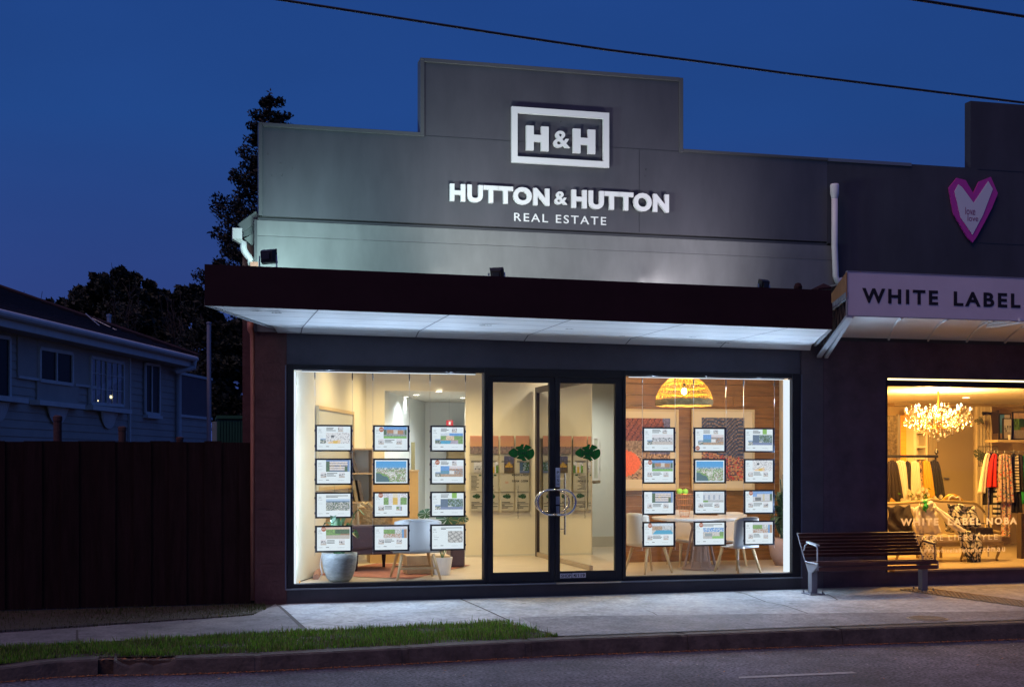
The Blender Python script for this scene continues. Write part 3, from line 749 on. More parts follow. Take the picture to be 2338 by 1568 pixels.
# bare trees
def bare(name, label, base, top, spread, twigs, leaves=True):
    t = thing(name, label, 'tree', base); b = MB(); lv = MB(); base = Vector(base)
    H = top - base.z
    b.tube([base, base + Vector((.1, 0, H * .5)), base + Vector((0, 0, H * .62))], [.14, .09, .07], 6)
    b.build('trunk', bark, t); b = MB(); tips = []
    for k in range(twigs):
        a = R.uniform(0, 2 * pi); r = spread * R.uniform(.25, 1); z0 = base.z + H * R.uniform(.45, .7); z1 = base.z + H * R.uniform(.82, 1.0)
        pts = [base + Vector((0, 0, z0 - base.z))]
        for j in range(1, 6):
            f = j / 5; pts.append(Vector((base.x + cos(a) * r * f ** .8 + R.uniform(-.08, .08), base.y + sin(a) * r * f ** .8, z0 + (z1 - z0) * f ** 1.2)))
        b.tube(pts, [.035, .028, .02, .015, .011, .008], 4, cap=False)
        for j in (2, 3, 4):
            for _ in range(2):
                q = pts[j] + Vector((R.uniform(-.5, .5), R.uniform(-.5, .5), R.uniform(.2, .7))); b.tube([pts[j], (pts[j] + q) / 2 + Vector((.03, 0, .03)), q], [.012, .009, .006], 4, cap=False); tips.append(q)
        tips.append(pts[-1])
    b.build('branches', bark, t)
    if leaves:
        for q in tips:
            if R.random() < .55:
                for _ in range(7): leafquad(lv, q + Vector((R.gauss(0, .1), R.gauss(0, .1), R.gauss(0, .08))), .06, (.03, .04, .02))
        lv.build('crown', lf, t)
p = dist(275, 1058, 47); q = dist(275, 590, 47); bare('bare_tree', 'thin leafless branches rising above the domed tree', (p.x, p.y, -.3), q.z, 1.0, 9)
p = dist(80, 1058, 46); q = dist(80, 668, 46); bare('bare_tree', 'low twiggy bare shrub over the house ridge', (p.x, p.y, -.3), q.z, 1.6, 26, False)
p = dist(420, 1058, 50); q = dist(420, 640, 50); bare('bare_tree', 'fine bare twigs left of the tall pine', (p.x, p.y, -.3), q.z, 1.2, 20, False)

# ================================================================== OVERHEAD CABLES
cm = mat('cable_black', (.02, .018, .02), .6)
def cable(pts, r, Yp, label, twin=False):
    P = [at(x, y, Yp) for x, y in pts]; b = MB()
    # smooth through the points, sagging like a hanging line
    Q = []
    for i in range(len(P) - 1):
        for k in range(8): Q.append(P[i].lerp(P[i + 1], k / 8))
    Q.append(P[-1])
    if twin:
        b.tube([q + Vector((0, r * .9 * cos(i * .9), r * .9 * sin(i * .9) + 0)) for i, q in enumerate(Q)], r * .7, 6)
        b.tube([q - Vector((0, r * .9 * cos(i * .9), r * .9 * sin(i * .9) + 0)) for i, q in enumerate(Q)], r * .7, 6)
    else: b.tube(Q, r, 6)
    tag(b.build('power_cable', cm), label, 'cable')
cable([(-900, -250), (300, -55), (640, 0), (1169, 82), (1384, 114), (1598, 141), (1803, 169), (2338, 235), (3200, 330)], .0095, -4.5, 'long thin black power cable sloping down across the sky', False)
cable([(900, -170), (1700, -62), (2080, -2), (2338, 38), (3000, 135)], .012, -4.5, 'short stretch of cable in the top right corner', False)
# ================================================================== REAL ESTATE SHOP (outside)
shop = thing('shop_building', 'dark grey single storey shop with stepped parapet and lit glass front', 'shop', (.9, 0, 0))
XL, XR = X(591), X(1889); TL, TR = X(960), X(1558); ZS, ZT, ZG = 5.0, 5.80, 4.03
def xz(pts, Y): return [Vector((a, Y, c)) for a, c in pts]
b = MB(); b.prism(xz([(XL, ZG + .02), (XR, ZG + .02), (XR, ZS), (TR, ZS), (TR, ZT), (TL, ZT), (TL, ZS), (XL, ZS)], 0), (0, .14, 0))
b.build('parapet_wall', M['cladding'], shop)
b = MB(); tw = .04
b.box(XL - .004, XL + tw - .004, -.02, .16, ZG + .02, ZS); b.box(XL + tw, TL - .002, -.02, .16, ZS - tw + .02, ZS + .02)
b.box(TL - .004, TL + tw, -.02, .16, ZS - .02, ZT); b.box(TL + tw, TR - tw, -.021, .161, ZT - tw + .02, ZT + .021)
b.box(TR - tw, TR + .004, -.02, .16, ZS - .02, ZT + .019); b.box(TR + .004, XR, -.019, .159, ZS - tw + .03, ZS + .02)
b.box(XL - .004, XL + tw - .002, -.021, .161, ZS, ZS + .021); b.box(TL - .004, TL + tw - .002, -.021, .161, ZT, ZT + .0205)
bevel(b.build('parapet_trim', mat('parapet_cap', (.095, .098, .105), .4), shop), .003, 1)
b = MB(); b.box(TL + tw, TR - tw, -.003, .0, 4.988, 4.994); xs_ = X(1459); b.box(xs_, xs_ + .006, -.003, 0, ZG + .03, 4.985)
b.build('panel_seam', M['trim'], shop)
b = MB()
for px0, py0, r in ((597, 372, .008), (612, 352, .006), (640, 373, .007), (644, 400, .009), (621, 401, .006), (668, 385, .006), (1475, 387, .010), (1473, 402, .007), (1281, 278, .010)):
    p = at(px0 + 0, py0, -.001); b.lathe([(r, 0), (r * .8, -.004), (.0005, -.006)], (p.x, -.0005, p.z), 8, axis='y')
parts(islands(b), 'rivet', M['trim'], shop)
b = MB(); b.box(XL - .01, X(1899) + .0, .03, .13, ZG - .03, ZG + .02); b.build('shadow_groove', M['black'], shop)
SL, SR = X(587, -.02), X(1903, -.02)
b = MB()
def strip_sheet(z0, z1, Y, amp, nx=120, nz=10):
    dents = [(X(1460), 3.55, .10, .012), (X(1500), 3.42, .12, -.010), (X(1400), 3.40, .1, -.008), (X(1000), 3.6, .12, .006), (X(760), 3.7, .1, -.006), (X(1340), 3.86, .1, .005), (X(820), 3.9, .1, .006)]
    def f(u, v):
        x = SL + (SR - SL) * u; z = z0 + (z1 - z0) * v
        y = Y - amp * sin(x * 1.9 + 1) * sin(v * pi) - sum(a * math.exp(-((x - cx) ** 2 + (z - cz) ** 2) / s_ ** 2) for cx, cz, s_, a in dents)
        return (x, y, z)
    return b.sheet(f, nx, nz)
strip_sheet(2.84, 3.835, -.030, .006, 160, 26); strip_sheet(3.835, 4.0, -.022, .003, 160, 6)
b.poly([(SL, -.034, 3.835), (SR, -.034, 3.835), (SR, -.022, 3.841), (SL, -.022, 3.841)])
b.build('cladding_strip', M['strip'], shop, smooth=True)
b = MB(); b.box(SL - .03, SL, -.04, .12, 2.84, 4.0); b.build('corner_trim', M['trim'], shop); b = MB(); b.box(SR, SR + .02, -.04, .12, 2.84, 4.02); b.build('corner_trim', M['trim'], shop)
b = MB(); b.box(SL + .01, SR - .01, 0.0, .1, 2.84, ZG); b.build('wall_core', M['trim'], shop)
# header, pillars, plinth
FX0, FX1 = X(655), X(1829)
b = MB(); b.box(FX0, FX1, .02, .14, 2.512, 2.9); b.build('header_board', M['header'], shop)
PL0 = X(581.5)
b = MB(); b.box(PL0, FX0 - .002, -.005, .28, -.05, 2.9)
for i in range(15):
    z = .05 + i * .19; b.box(PL0 - .001, FX0 - .004, -.008, -.005, z, z + .182)
b.build('block_pillar', M['brick'], shop)
b = MB(); b.box(FX1 + .002, X(1880), .0, .28, -.05, 2.86); b.build('right_pillar', mat('dark_render', (.085, .066, .082), .7, bump=.1, bscale=12, var=.2), shop)
b = MB(); b.box(FX0, FX1, .0, .16, -.05, .145); b.build('plinth', mat('plinth_paint', (.05, .04, .048), .6, var=.2), shop)
b = MB(); b.box(FX0 - .01, FX1 + .01, -.025, .16, .147, .160); b.build('sill_flashing', mat('sill_metal', (.22, .23, .27), .35, metal=.3), shop)
# shopfront frame
fr = MB(); y0, y1 = .01, .13
WL0, WL1, WR0, WR1 = X(671.5), X(1106), X(1430), X(1810)
fr.box(FX0, WL0, y0, y1, .162, 2.51); fr.box(WL1, X(1113), y0, y1, .162, 2.51); fr.box(X(1423), WR0, y0, y1, .162, 2.51); fr.box(WR1, FX1, y0, y1, .162, 2.51)
fr.box(WL0, WL1, y0 + .002, y1, .162, .207); fr.box(WR0, WR1, y0 + .002, y1, .162, .207)
fr.box(WL0, WL1, y0 + .002, y1, 2.457, 2.51); fr.box(WR0, WR1, y0 + .002, y1, 2.457, 2.51); fr.box(X(1113), X(1423), y0 + .002, y1, 2.425, 2.51)
ff = bevel(fr.build('shopfront_frame', M['frame'], shop), .003, 1)
b = MB(); b.box(FX1, FX1 + .012, -.004, .0, .162, 2.5); b.build('frame_bead', mat('bead_metal_b', (.14, .16, .22), .4, metal=.3), shop); b = MB(); b.box(FX0 - .02, FX0 - .008, -.012, -.009, .15, 2.5); b.build('frame_bead', mat('bead_metal', (.14, .16, .22), .4, metal=.3), shop)
for xa, xb in ((WL0, WL1), (WR0, WR1)):
    b = MB(); b.poly([(xa, .055, .205), (xb, .055, .205), (xb, .055, 2.46), (xa, .055, 2.46)]); b.build('window_pane', M['glass'], shop)
# doors
def door(xa, xb, ga_, gb_, hinge_left):
    b = MB(); ya, yb = .02, .075
    b.box(xa, ga_, ya, yb, .165, 2.422); b.box(gb_, xb, ya, yb, .165, 2.422)
    b.box(ga_, gb_, ya + .001, yb - .001, 2.36, 2.422); b.box(ga_, gb_, ya + .001, yb - .001, .165, .280)
    d = bevel(b.build('door', M['frame'], shop), .002, 1)
    b = MB(); b.poly([(ga_, .048, .278), (gb_, .048, .278), (gb_, .048, 2.362), (ga_, .048, 2.362)]); b.build('door_glass', M['glass'], d)
    return d
dl = door(X(1114), X(1267.3), X(1127), X(1255.3), True); dr = door(X(1268.3), X(1422), X(1280), X(1406), False)
# D handles
def dhandle(par, cx, sgn):
    b = MB(); zc = Z(1146, cx); rz = .138; rx = .205
    for yy in (-.045, .13):
        x0 = X(1266 if sgn < 0 else 1271); k = .84 if yy > 0 else 1; pts = [(x0, yy, zc + rz * k)]
        for i in range(15):
            a = pi / 2 - pi * i / 14; pts.append((x0 + sgn * (.06 + (rx - .06) * k * cos(a)), yy, zc + rz * k * sin(a)))
        pts.append((x0, yy, zc - rz * k)); b.tube(pts, .0125, 10)
        for zz in (zc + rz * k, zc - rz * k): b.tube([(x0, yy, zz), (x0, .03, zz)], .009, 8)
    return b.build('door_handle', M['chrome'], par, smooth=True)
dhandle(dl, 1244, -1); dhandle(dr, 1290, 1)
b = MB(); b.box(X(1270.3), X(1279), .016, .021, Z(1151, 1275), Z(1133, 1275)); b.box(X(1270.8), X(1278), .015, .021, Z(1175, 1275), Z(1155, 1275)); b.build('lock_plate', M['steel'], dr)
b = MB(); b.box(X(1269.6), X(1279.8), .016, .0195, Z(1111.3, 1275), Z(1067.3, 1275)); ps = b.build('push_plate', mat('plate_grey', (.62, .60, .66), .5), dr)
b = MB()
for i, ch in enumerate('PUSH'):
    z1 = 1075 + i * 9.1; text_mb(ch, X(1272.2), X(1277.4), Z(z1 + 6.3, 1275), Z(z1, 1275), .015, bold=.01, mb=b)
b.build('push_lettering', M['black'], ps)
b = MB(); b.box(X(1280), X(1306), .015, .019, Z(1319.3, 1295), Z(1308.6, 1295)); b.box(X(1307.5), X(1338.5), .015, .019, Z(1318.5, 1322), Z(1307.4, 1322)); ns = b.build('shop_number_plate', mat('plate_grey2', (.60, .56, .62), .5), dr)
b = MB(); text_mb('SHOP', X(1282), X(1304.5), Z(1317.5, 1295), Z(1310.5, 1295), .0145, bold=.02, mb=b); b.build('shop_word', M['black'], ns); b = MB(); text_mb('4/119', X(1310), X(1336), Z(1316.8, 1322), Z(1309.2, 1322), .0145, bold=.02, mb=b)
parts(islands(b), 'shop_number', M['black'], ns)
b = MB(); b.box(X(1269), X(1415), -.05, -.026, .148, .162); b.build('door_threshold', mat('worn_brass', (.55, .48, .38), .4, metal=.6), shop)
# leaf stickers with the framed monogram
def monstera(b, cx, cz, w, Y, col=None):
    h = w * .62; n = 22
    def out(a):
        r = 1; sq = .82 + .18 * cos(a) if cos(a) < 0 else 1; return (cos(a) * r * w / 2, sin(a) * r * h / 2 * sq * (1 + .10 * sin(a + .6)))
    n = 60
    for i in range(n):                       # lobes, with slits between
        a0, a1 = 2 * pi * i / n, 2 * pi * (i + (1 if i % 6 else .45)) / n
        a1 = 2 * pi * (i + 1) / n; p0, p1 = out(a0), out(a1); k = .5 if i in (5, 12, 20, 40, 49) else 1; p0 = (p0[0] * k, p0[1] * k); p1 = (p1[0] * k, p1[1] * k); b.poly([(cx, Y, cz), (cx + p0[0], Y, cz + p0[1]), (cx + p1[0], Y, cz + p1[1])][::-1], col)
sm = thin_mat('green_vinyl', (.010, .085, .035), .4); smd = mat('dark_green_vinyl', (.006, .028, .014), .5)
for par, x0, x1 in ((dl, 1163, 1223), (dr, 1316, 1374)):
    b = MB(); w = X(x1) - X(x0); cx = (X(x0) + X(x1)) / 2; cz = Z(1034, x0 + 30); monstera(b, cx, cz, w, .0465)
    st = b.build('leaf_sticker', sm, par); b = MB(); fw, fh, t_ = w * .52, w * .32, .006; Y = .0455
    b.box(cx - fw / 2, cx + fw / 2, Y - .0003, Y, cz + fh / 2 - t_, cz + fh / 2); b.box(cx - fw / 2, cx + fw / 2, Y - .0003, Y, cz - fh / 2, cz - fh / 2 + t_)
    b.box(cx - fw / 2, cx - fw / 2 + t_, Y - .0003, Y, cz - fh / 2 + t_, cz + fh / 2 - t_); b.box(cx + fw / 2 - t_, cx + fw / 2, Y - .0003, Y, cz - fh / 2 + t_, cz + fh / 2 - t_)
    text_mb('H', cx - fw * .33, cx - fw * .12, cz - .022, cz + .022, Y, bold=.03, mb=b); text_mb('&', cx - fw * .07, cx + fw * .07, cz - .014, cz + .014, Y, bold=.01, mb=b); text_mb('H', cx + fw * .12, cx + fw * .33, cz - .022, cz + .022, Y, bold=.03, mb=b)
    b.build('framed_monogram', smd, st)
vin = mat('dark_vinyl', (.02, .02, .022), .5)
b = MB(); text_mb('MONDAY to FRIDAY', X(1171), X(1211), Z(1086.5, 1190), Z(1081, 1190), .0465, bold=.02, mb=b); b.build('opening_days', vin, dl); b = MB(); text_mb('9:00AM - 5:00PM', X(1171), X(1208), Z(1100.5, 1190), Z(1095, 1190), .0465, bold=.02, mb=b)
b.build('opening_hours', vin, dl)
b = MB(); text_mb('CALL', X(1320), X(1331), Z(1086.5, 1325), Z(1081.5, 1325), .0465, bold=.02, mb=b); b.build('phone_heading', vin, dr); b = MB(); text_mb('1300 66 83 11', X(1320), X(1347), Z(1100.5, 1333), Z(1095.5, 1333), .0465, bold=.02, mb=b)
b.build('phone_number', vin, dr)
for par, px0 in ((dl, 1187), (dr, 1340)):
    mb_ = text_mb('HUTTONANDHUTTON.COM.AU', 0, .36, 0, .016, 0); b = MB(); b.f = mb_.f; b.c = mb_.c; b.m = mb_.m
    x0 = X(px0); z0 = Z(1183, px0); b.v = [Vector((x0 - v.z, .0465, z0 + v.x)) for v in mb_.v]; b.build('web_address', vin, par)
# led strips and hanging rails
for xa, xb, zb in ((WL0 + .001, X(677.3), .208), (X(1797), X(1808.5), .215)):
    b = MB(); b.box(xa, xb, .062, .10, zb, 2.44); ls_ = b.build('light_strip', M['led'], shop)
    for zz in (.45, 1.0, 1.6, 2.2): lamp('strip_lamp', 'POINT', ((xa + xb) / 2 + (.07 if xa < 3 else -.07), .11, zz), 9, (.50, .70, 1), ls_, size=0)
for xa, xb in ((X(691), X(1089)), (X(1442), X(1796))):
    b = MB(); b.box(xa, xb, .062, .11, 2.446, 2.457); rl = b.build('hanging_rail', M['black'], shop)
    b = MB(); b.box(xa, xb, .066, .106, 2.4395, 2.4455); ls_ = b.build('light_strip', M['led'], rl)
    for f_ in (.15, .5, .85): lamp('strip_lamp', 'POINT', (xa + (xb - xa) * f_, .075, 2.40), 5, (.52, .72, 1), ls_, size=0)
# ---- awning
FLx, FLy, FRx, FRy = at(467, 650, -1.94).x, -1.94, at(1900.5, 700, -1.75).x, -1.75
zb0, zb1, zm0, zm1, zt0, zt1 = 2.87, 2.832, 3.118, 3.10, 3.238, 3.232
aw = MB()
def fasc(z00, z01, z10, z11, dy, th): aw.prism([(FLx, FLy + dy, z00), (FRx, FRy + dy, z01), (FRx, FRy + dy, z11), (FLx, FLy + dy, z10)], (0, th, 0))
fasc(zb0, zb1, zm0, zm1, 0, .03); fasc(zm0 - .01, zm1 - .01, zt0, zt1, .022, .03)
awn = aw.build('awning', M['brown'], shop)
b = MB(); BLx, BRx = X(634), X(1850)
zs = .004
fl = Vector((FLx + .05, FLy + .032, zb0 + zs)); frr = Vector((FRx - .02, FRy + .032, zb1 + zs)); bl_ = Vector((BLx, -.002, 2.885)); br_ = Vector((BRx, -.002, 2.83))
def sp(u, v): return (fl.lerp(frr, u)).lerp(bl_.lerp(br_, u), v) + Vector((0, 0, -.05 * max(0, v - .93) / .07 * (1 if v > .93 else 0)))
b.sheet(sp, 40, 28); sof = b.build('soffit', M['soffit'], awn)
b = MB()
for v in (.14, .36, .60, .84):
    for k in range(20):
        p, q = Vector(sp(k / 20, v)), Vector(sp((k + 1) / 20, v)); d = Vector((0, .006, 0)); u_ = Vector((0, 0, -.003))
        b.poly([p - d + u_, q - d + u_, q + d + u_, p + d + u_])
for xf in (1.13, 2.35, 3.55, 4.72, 5.85):
    f = (xf - fl.x) / (frr.x - fl.x); g_ = (xf - bl_.x) / (br_.x - bl_.x)
    for k in range(10):
        v0, v1 = k / 10, (k + 1) / 10; u0, u1 = f + (g_ - f) * v0, f + (g_ - f) * v1
        if u0 < 0 or u1 < 0: continue
        p, q = Vector(sp(u0, v0)) + Vector((0, 0, -.0035)), Vector(sp(u1, v1)) + Vector((0, 0, -.0035)); d = Vector((.006, 0, 0)); b.poly([p - d, p + d, q + d, q - d])
b.build('soffit_joint', M['soffit_gap'], sof)
b = MB()
for (px0, py0, w, h) in ((585, 708, 26, 3), (632, 712, 22, 4), (1108, 738, 30, 3), (1300, 745, 20, 2), (1650, 775, 36, 3), (1580, 762, 18, 2), (1420, 760, 16, 2)):
    c = gnd(px0, py0, 2.866); ww = w * .0042; hh = h * .02; n = 9; pts = []
    for i in range(n): pts.append((c.x - ww / 2 + ww * i / (n - 1), c.y - hh * R.uniform(.1, 1), 2.861 - (c.x - FLx) * .006))
    for i in range(n): pts.append((c.x + ww / 2 - ww * i / (n - 1), c.y + hh * R.uniform(.1, .6), 2.861 - (c.x - FLx) * .006))
    b.poly(pts)
parts(islands(b), 'peeling_patch', mat('peeled_paint', (.16, .17, .17), .9), sof)
b = MB(); e0 = Vector((FLx + .015, FLy + .03, zb0 + .03)); e1 = Vector((BLx - .03, 0, 2.90)); b.bar(e0, e1, .035, .06); b.build('edge_trim', M['edge'], awn); b = MB()
e0 = Vector((FRx - .005, FRy + .03, zb1 + .03)); e1 = Vector((BRx + .06, -.002, 2.86)); b.bar(e0, e1, .035, .06); b.build('edge_trim', M['edge'], awn)
b = MB(); rt = Vector((0, 0, 0))
b.prism([(FLx + .01, FLy + .06, zt0 - .03), (FRx - .01, FRy + .06, zt1 - .03), (X(1900), -.04, 3.17), (X(600), -.04, 3.17)], (0, 0, .02)); b.build('awning_roof', M['steel'], awn)
b = MB(); b.prism([(FRx - .14, FRy + .03, zt1), (FRx + .02, FRy + .05, zt1 + .02), (FRx + .06, FRy + .3, zt1 + .09), (FRx - .08, FRy + .35, zt1 + .02)], (0, 0, .02)); b.build('end_flashing', M['brown'], awn)
# ---- roof edge, rainwater head and pipes at the left end
b = MB(); Yr = .22
p0, p1 = at(549, 522, Yr), at(590, 492, Yr)
b.bar(p0, p1, .10, .05, up=(0, 1, 0)); p2, p3 = at(556, 530, Yr + .05), at(592, 506, Yr + .05)
b.prism([at(556, 528, Yr), at(590, 504, Yr), at(590, 524, Yr), at(574, 536, Yr), at(556, 541, Yr)], (0, .3, 0)); b.build('barge_board', mat('barge_grey', (.10, .115, .12), .5), shop)
b = MB(); b.prism([at(557, 545, Yr - .03), at(588, 528, Yr - .03), at(588, 545, Yr - .03), at(575, 560, Yr - .03)], (0, .2, 0)); b.build('eaves_return', mat('eaves_grey', (.16, .19, .19), .5), shop)
b = MB(); a_, c_ = at(530.5, 546, .02), at(553, 521.5, .02); b.box(a_.x, c_.x, .0, .14, a_.z, c_.z)
b.prism([(a_.x + .01, .01, a_.z), (c_.x, .01, a_.z), (X(563, .02), .05, a_.z - .035), (X(548, .02), .05, a_.z - .035)], (0, .1, 0)); bevel(b.build('rainwater_head', mat('head_white', (.62, .60, .60), .5), shop), .004, 1)
b = MB(); yy = .06; b.tube([at(556, 552, yy), at(556, 566, yy), at(558, 573, yy), at(564, 582, yy), at(572, 592, yy), at(573, 606, yy)], [.036] * 4 + [.034, .034], 14); b.build('downpipe', M['white'], shop, smooth=True)
b = MB(); a_, c_ = at(571.5, 610, -.05), at(589.5, 598, -.05); b.box(a_.x, c_.x, -.05, .05, a_.z, c_.z); b.build('pipe_block', M['terracotta'], shop)
b = MB(); yy = .03; b.tube([at(571.5, 735, yy), at(571.5, 752, yy), at(575.5, 762, yy), at(576, 775, yy), at(577, 900, yy), at(577, 1050, yy), at(577, 1370, yy)], [.034, .034, .026, .024, .024, .024, .024], 14); b.build('downpipe', M['terracotta'], shop, smooth=True)
# ---- side and rear walls, roof
def wallseg(p, q, z0, z1, th, m_, par, name, b=None):
    p = Vector((p[0], p[1], 0)); q = Vector((q[0], q[1], 0)); n = Vector(((q - p).y, -(q - p).x, 0)).normalized() * th; b2 = b or MB()
    b2.prism([p + Vector((0, 0, z0)), q + Vector((0, 0, z0)), q + n + Vector((0, 0, z0)), p + n + Vector((0, 0, z0))], (0, 0, z1 - z0)); return b2.build(name, m_, par) if b is None else None
k_ = SKEW.x / SKEW.y; DEP = 9.0
wallseg((PL0 + .02, .28), (PL0 + .02 + k_ * (DEP - .28), DEP), -.3, 3.9, -.14, M['brick'], shop, 'side_wall')
wallseg((PL0 + k_ * DEP, DEP), (X(1880) + k_ * DEP, DEP), -.3, 3.9, -.15, M['brick'], shop, 'rear_wall')
b = MB(); b.prism([(PL0 + .05, .145, 3.86), (X(1880), .145, 3.86), (X(1880) + k_ * DEP, DEP, 3.7), (PL0 + k_ * DEP, DEP, 3.7)], (0, 0, .05)); b.build('roof', M['steel'], shop)

# ================================================================== SIGNS
Ys = -.062; dS = .042
lx0, lx1 = X(1168.5, Ys), X(1391, Ys); lz0, lz1 = at(1280, 376.5, Ys).z, at(1280, 250.5, Ys).z
logo = thing('logo_sign', 'white rectangular frame sign with raised monogram on the parapet', 'sign', ((lx0 + lx1) / 2, Ys, lz0))
b = MB(); t_ = .066; y1 = Ys + dS
b.box(lx0, lx1, Ys, y1, lz1 - t_, lz1); b.box(lx0, lx1, Ys, y1, lz0, lz0 + t_); b.box(lx0, lx0 + t_, Ys, y1, lz0 + t_, lz1 - t_); b.box(lx1 - t_, lx1, Ys, y1, lz0 + t_, lz1 - t_)
b.build('sign_frame', M['sign_white'], logo)
b = MB(); b.box(lx0 + t_, lx1 - t_, Ys + .045, Ys + .05, lz0 + t_, lz1 - t_); 
for ch, xa, xb, ya, yb, bo in (('H', 1202, 1253, 288, 343.5, .07), ('&', 1264, 1301.5, 299, 337, .018), ('H', 1309, 1359.5, 295, 350, .07)):
    mid = (xa + xb) / 2; mb_ = text_mb(ch, X(xa, Ys), X(xb, Ys), at(mid, yb, Ys).z, at(mid, ya, Ys).z, Ys, dS, bold=bo); mb_.build('letter', M['sign_white'], logo)
b = MB()
for xx in (lx0 + .03, lx1 - .03):
    for zz in (lz0 + .03, lz1 - .03): b.box(xx - .01, xx + .01, y1, 0, zz - .01, zz + .01)
parts(islands(b), 'standoff', M['trim'], logo)
name = thing('name_sign', 'large raised white capitals spelling the agency name', 'sign', (X(1277), Ys, 4.3))
def word(body, xa, xb, yb_l, yt_l, bo):
    mid = (xa + xb) / 2; mb_ = text_mb(body, X(xa, Ys), X(xb, Ys), at(xa, yb_l, Ys).z, at(xa, yt_l, Ys).z, Ys, dS, bold=bo, space=1.10)
    for m in islands(mb_): m.build('letter', M['sign_white'], name)
word('HUTTON', 1027.4, 1255, 458.9, 418.4, .05); word('&', 1266.7, 1295.5, 466, 436.5, .02); word('HUTTON', 1305.8, 1527.7, 474.5, 432, .05)
re_ = thing('line_sign', 'thin flat white capitals under the agency name', 'sign', (X(1277), -.01, 4.1))
mb_ = text_mb('REAL ESTATE', X(1173.5), X(1383.5), at(1173.5, 504.9).z, at(1173.5, 486).z, -.012, .01, bold=.004, space=1.25)
for m in islands(mb_): m.build('letter', M['sign_white'], re_)

# ================================================================== FLOODLIGHTS on the awning
fh = mat('floodlight_black', (.015, .013, .013), .45)
def flood(cx, cy, Y, tilt, s, label, target, W_, col, spot=120):
    p = at(cx, cy, Y); t = thing('floodlight', label, 'floodlight', p, 'floodlights on the awning')
    tgt = Vector(target); d = (tgt - p).normalized(); r = d.cross(Vector((0, 0, 1))).normalized(); u = r.cross(d)
    w, h, th = .075 * s, .06 * s, .05 * s; b = MB(); q = []
    for k in (-1, 1):
        sc = .75 if k < 0 else 1
        for a, c in ((-1, -1), (1, -1), (1, 1), (-1, 1)): q.append(p + d * th * k * .5 + r * w * a * sc + u * h * c * sc)
    b.hexa(q); b.bar(p - d * th * .5 - r * w * .5, p - d * th * .5 + r * w * .5, .03 * s, .05 * s); bevel(b.build('lamp_housing', fh, t), .004, 1)
    b = MB(); c0 = p + d * (th * .5 + .003); b.poly([c0 - r * w * .85 - u * h * .8, c0 + r * w * .85 - u * h * .8, c0 + r * w * .85 + u * h * .8, c0 - r * w * .85 + u * h * .8]); b.build('lens', emit_mat('flood_lens', col, 6), t)
    b = MB(); zb = 3.17
    for k in (-1, 1):
        e = p + r * w * 1.1 * k; b.bar((e.x, e.y, zb), (e.x, e.y, e.z + .01), .012, .012)
    b.bar((p.x - w * 1.2, p.y, zb + .01), (p.x + w * 1.2, p.y, zb + .01), .03, .012); b.build('bracket', M['steel'], t)
    lamp('flood_lamp', 'SPOT', c0 + d * .02, W_, col, t, size=.2, target=target, spot=spot, blend=.9)
    return t
flood(612, 586, -1.55, 0, 1.15, 'leftmost tilted floodlight at the corner of the awning', (X(860), 0, 3.6), 240, (.60, .92, .90), 135)
flood(1134, 625, -1.7, 0, .95, 'low square floodlight standing midway along the awning', (X(1250), 0, 4.35), 195, (.95, .98, .93), 115)
flood(1744, 651, -1.55, 0, .95, 'right floodlight near the downpipe end of the awning', (X(1500), 0, 3.75), 115, (1, .94, 1), 115)
b = MB(); p = at(1822, 655, -1.4); b.lathe([(.035, -.05), (.045, 0), (.03, .035), (.001, .045)], p, 10); b.bar((p.x - .05, p.y, 3.2), (p.x + .02, p.y, p.z), .02, .02)
tag(b.build('sensor_lamp', M['brown']), 'small rusty brown sensor right of the last floodlight', 'sensor')
# ================================================================== OFFICE INTERIOR
ZF = .19
def FL(x, y): return gnd(x, y, ZF)
def A2(x, y, Y): return at(x, y, Y)
cream = mat('cream_wall', (.72, .65, .50), .7, var=.03, vscale=1.5); cool = mat('cool_white_wall', (.74, .77, .75), .7)
ceilm = mat('ceiling_white', (.70, .68, .62), .8); floorm = mat('office_floor', (.52, .42, .31), .35, var=.08, vscale=3, bump=.03)
wood = mat('pale_timber', (.50, .33, .17), .5, var=.15, vscale=6, stretch=(1, 1, .2)); skirt = mat('skirting', (.62, .58, .48), .5)
YB = 3.65; YT = 2.2
iL = Vector((X(669), .14, 0)); iR = Vector((X(1830), .14, 0))
def sk(p, Y): return Vector((p.x + k_ * (Y - p.y), Y, 0))
b = MB(); b.poly([(X(660), .05, ZF), (X(1840), .05, ZF), (X(1840) + 3.2, 9, ZF), (X(660) + 3.2, 9, ZF)]); b.build('floor', floorm, shop)
b = MB(); b.prism([(X(655), .14, 2.9), (X(1840), .14, 2.9), (X(1840) + k_ * 8.8, 8.9, 2.9), (X(655) + k_ * 8.8, 8.9, 2.9)], (0, 0, .04)); b.build('ceiling', ceilm, shop)
def iwall(p, q, z0, z1, m_, name='inner_wall', th=.05):
    b = MB(); p = Vector((p[0], p[1], 0)); q = Vector((q[0], q[1], 0)); n = Vector(((q - p).y, -(q - p).x, 0)).normalized() * -th
    b.prism([p + Vector((0, 0, z0)), q + Vector((0, 0, z0)), q + n + Vector((0, 0, z0)), p + n + Vector((0, 0, z0))], (0, 0, z1 - z0)); return b.build(name, m_, shop)
lb = sk(iL, YB); iwall(iL, lb, ZF, 2.9, cream)
oL, oR = X(878, YB), X(1063, YB); bR = X(1352, YB)
iwall((lb.x, YB), (oL, YB), ZF, 2.9, cream); iwall((oR, YB + .001), (bR, YB + .001), ZF, 2.9, cream); iwall((oL, YB + .002), (oR, YB + .002), 2.46, 2.9, cream)
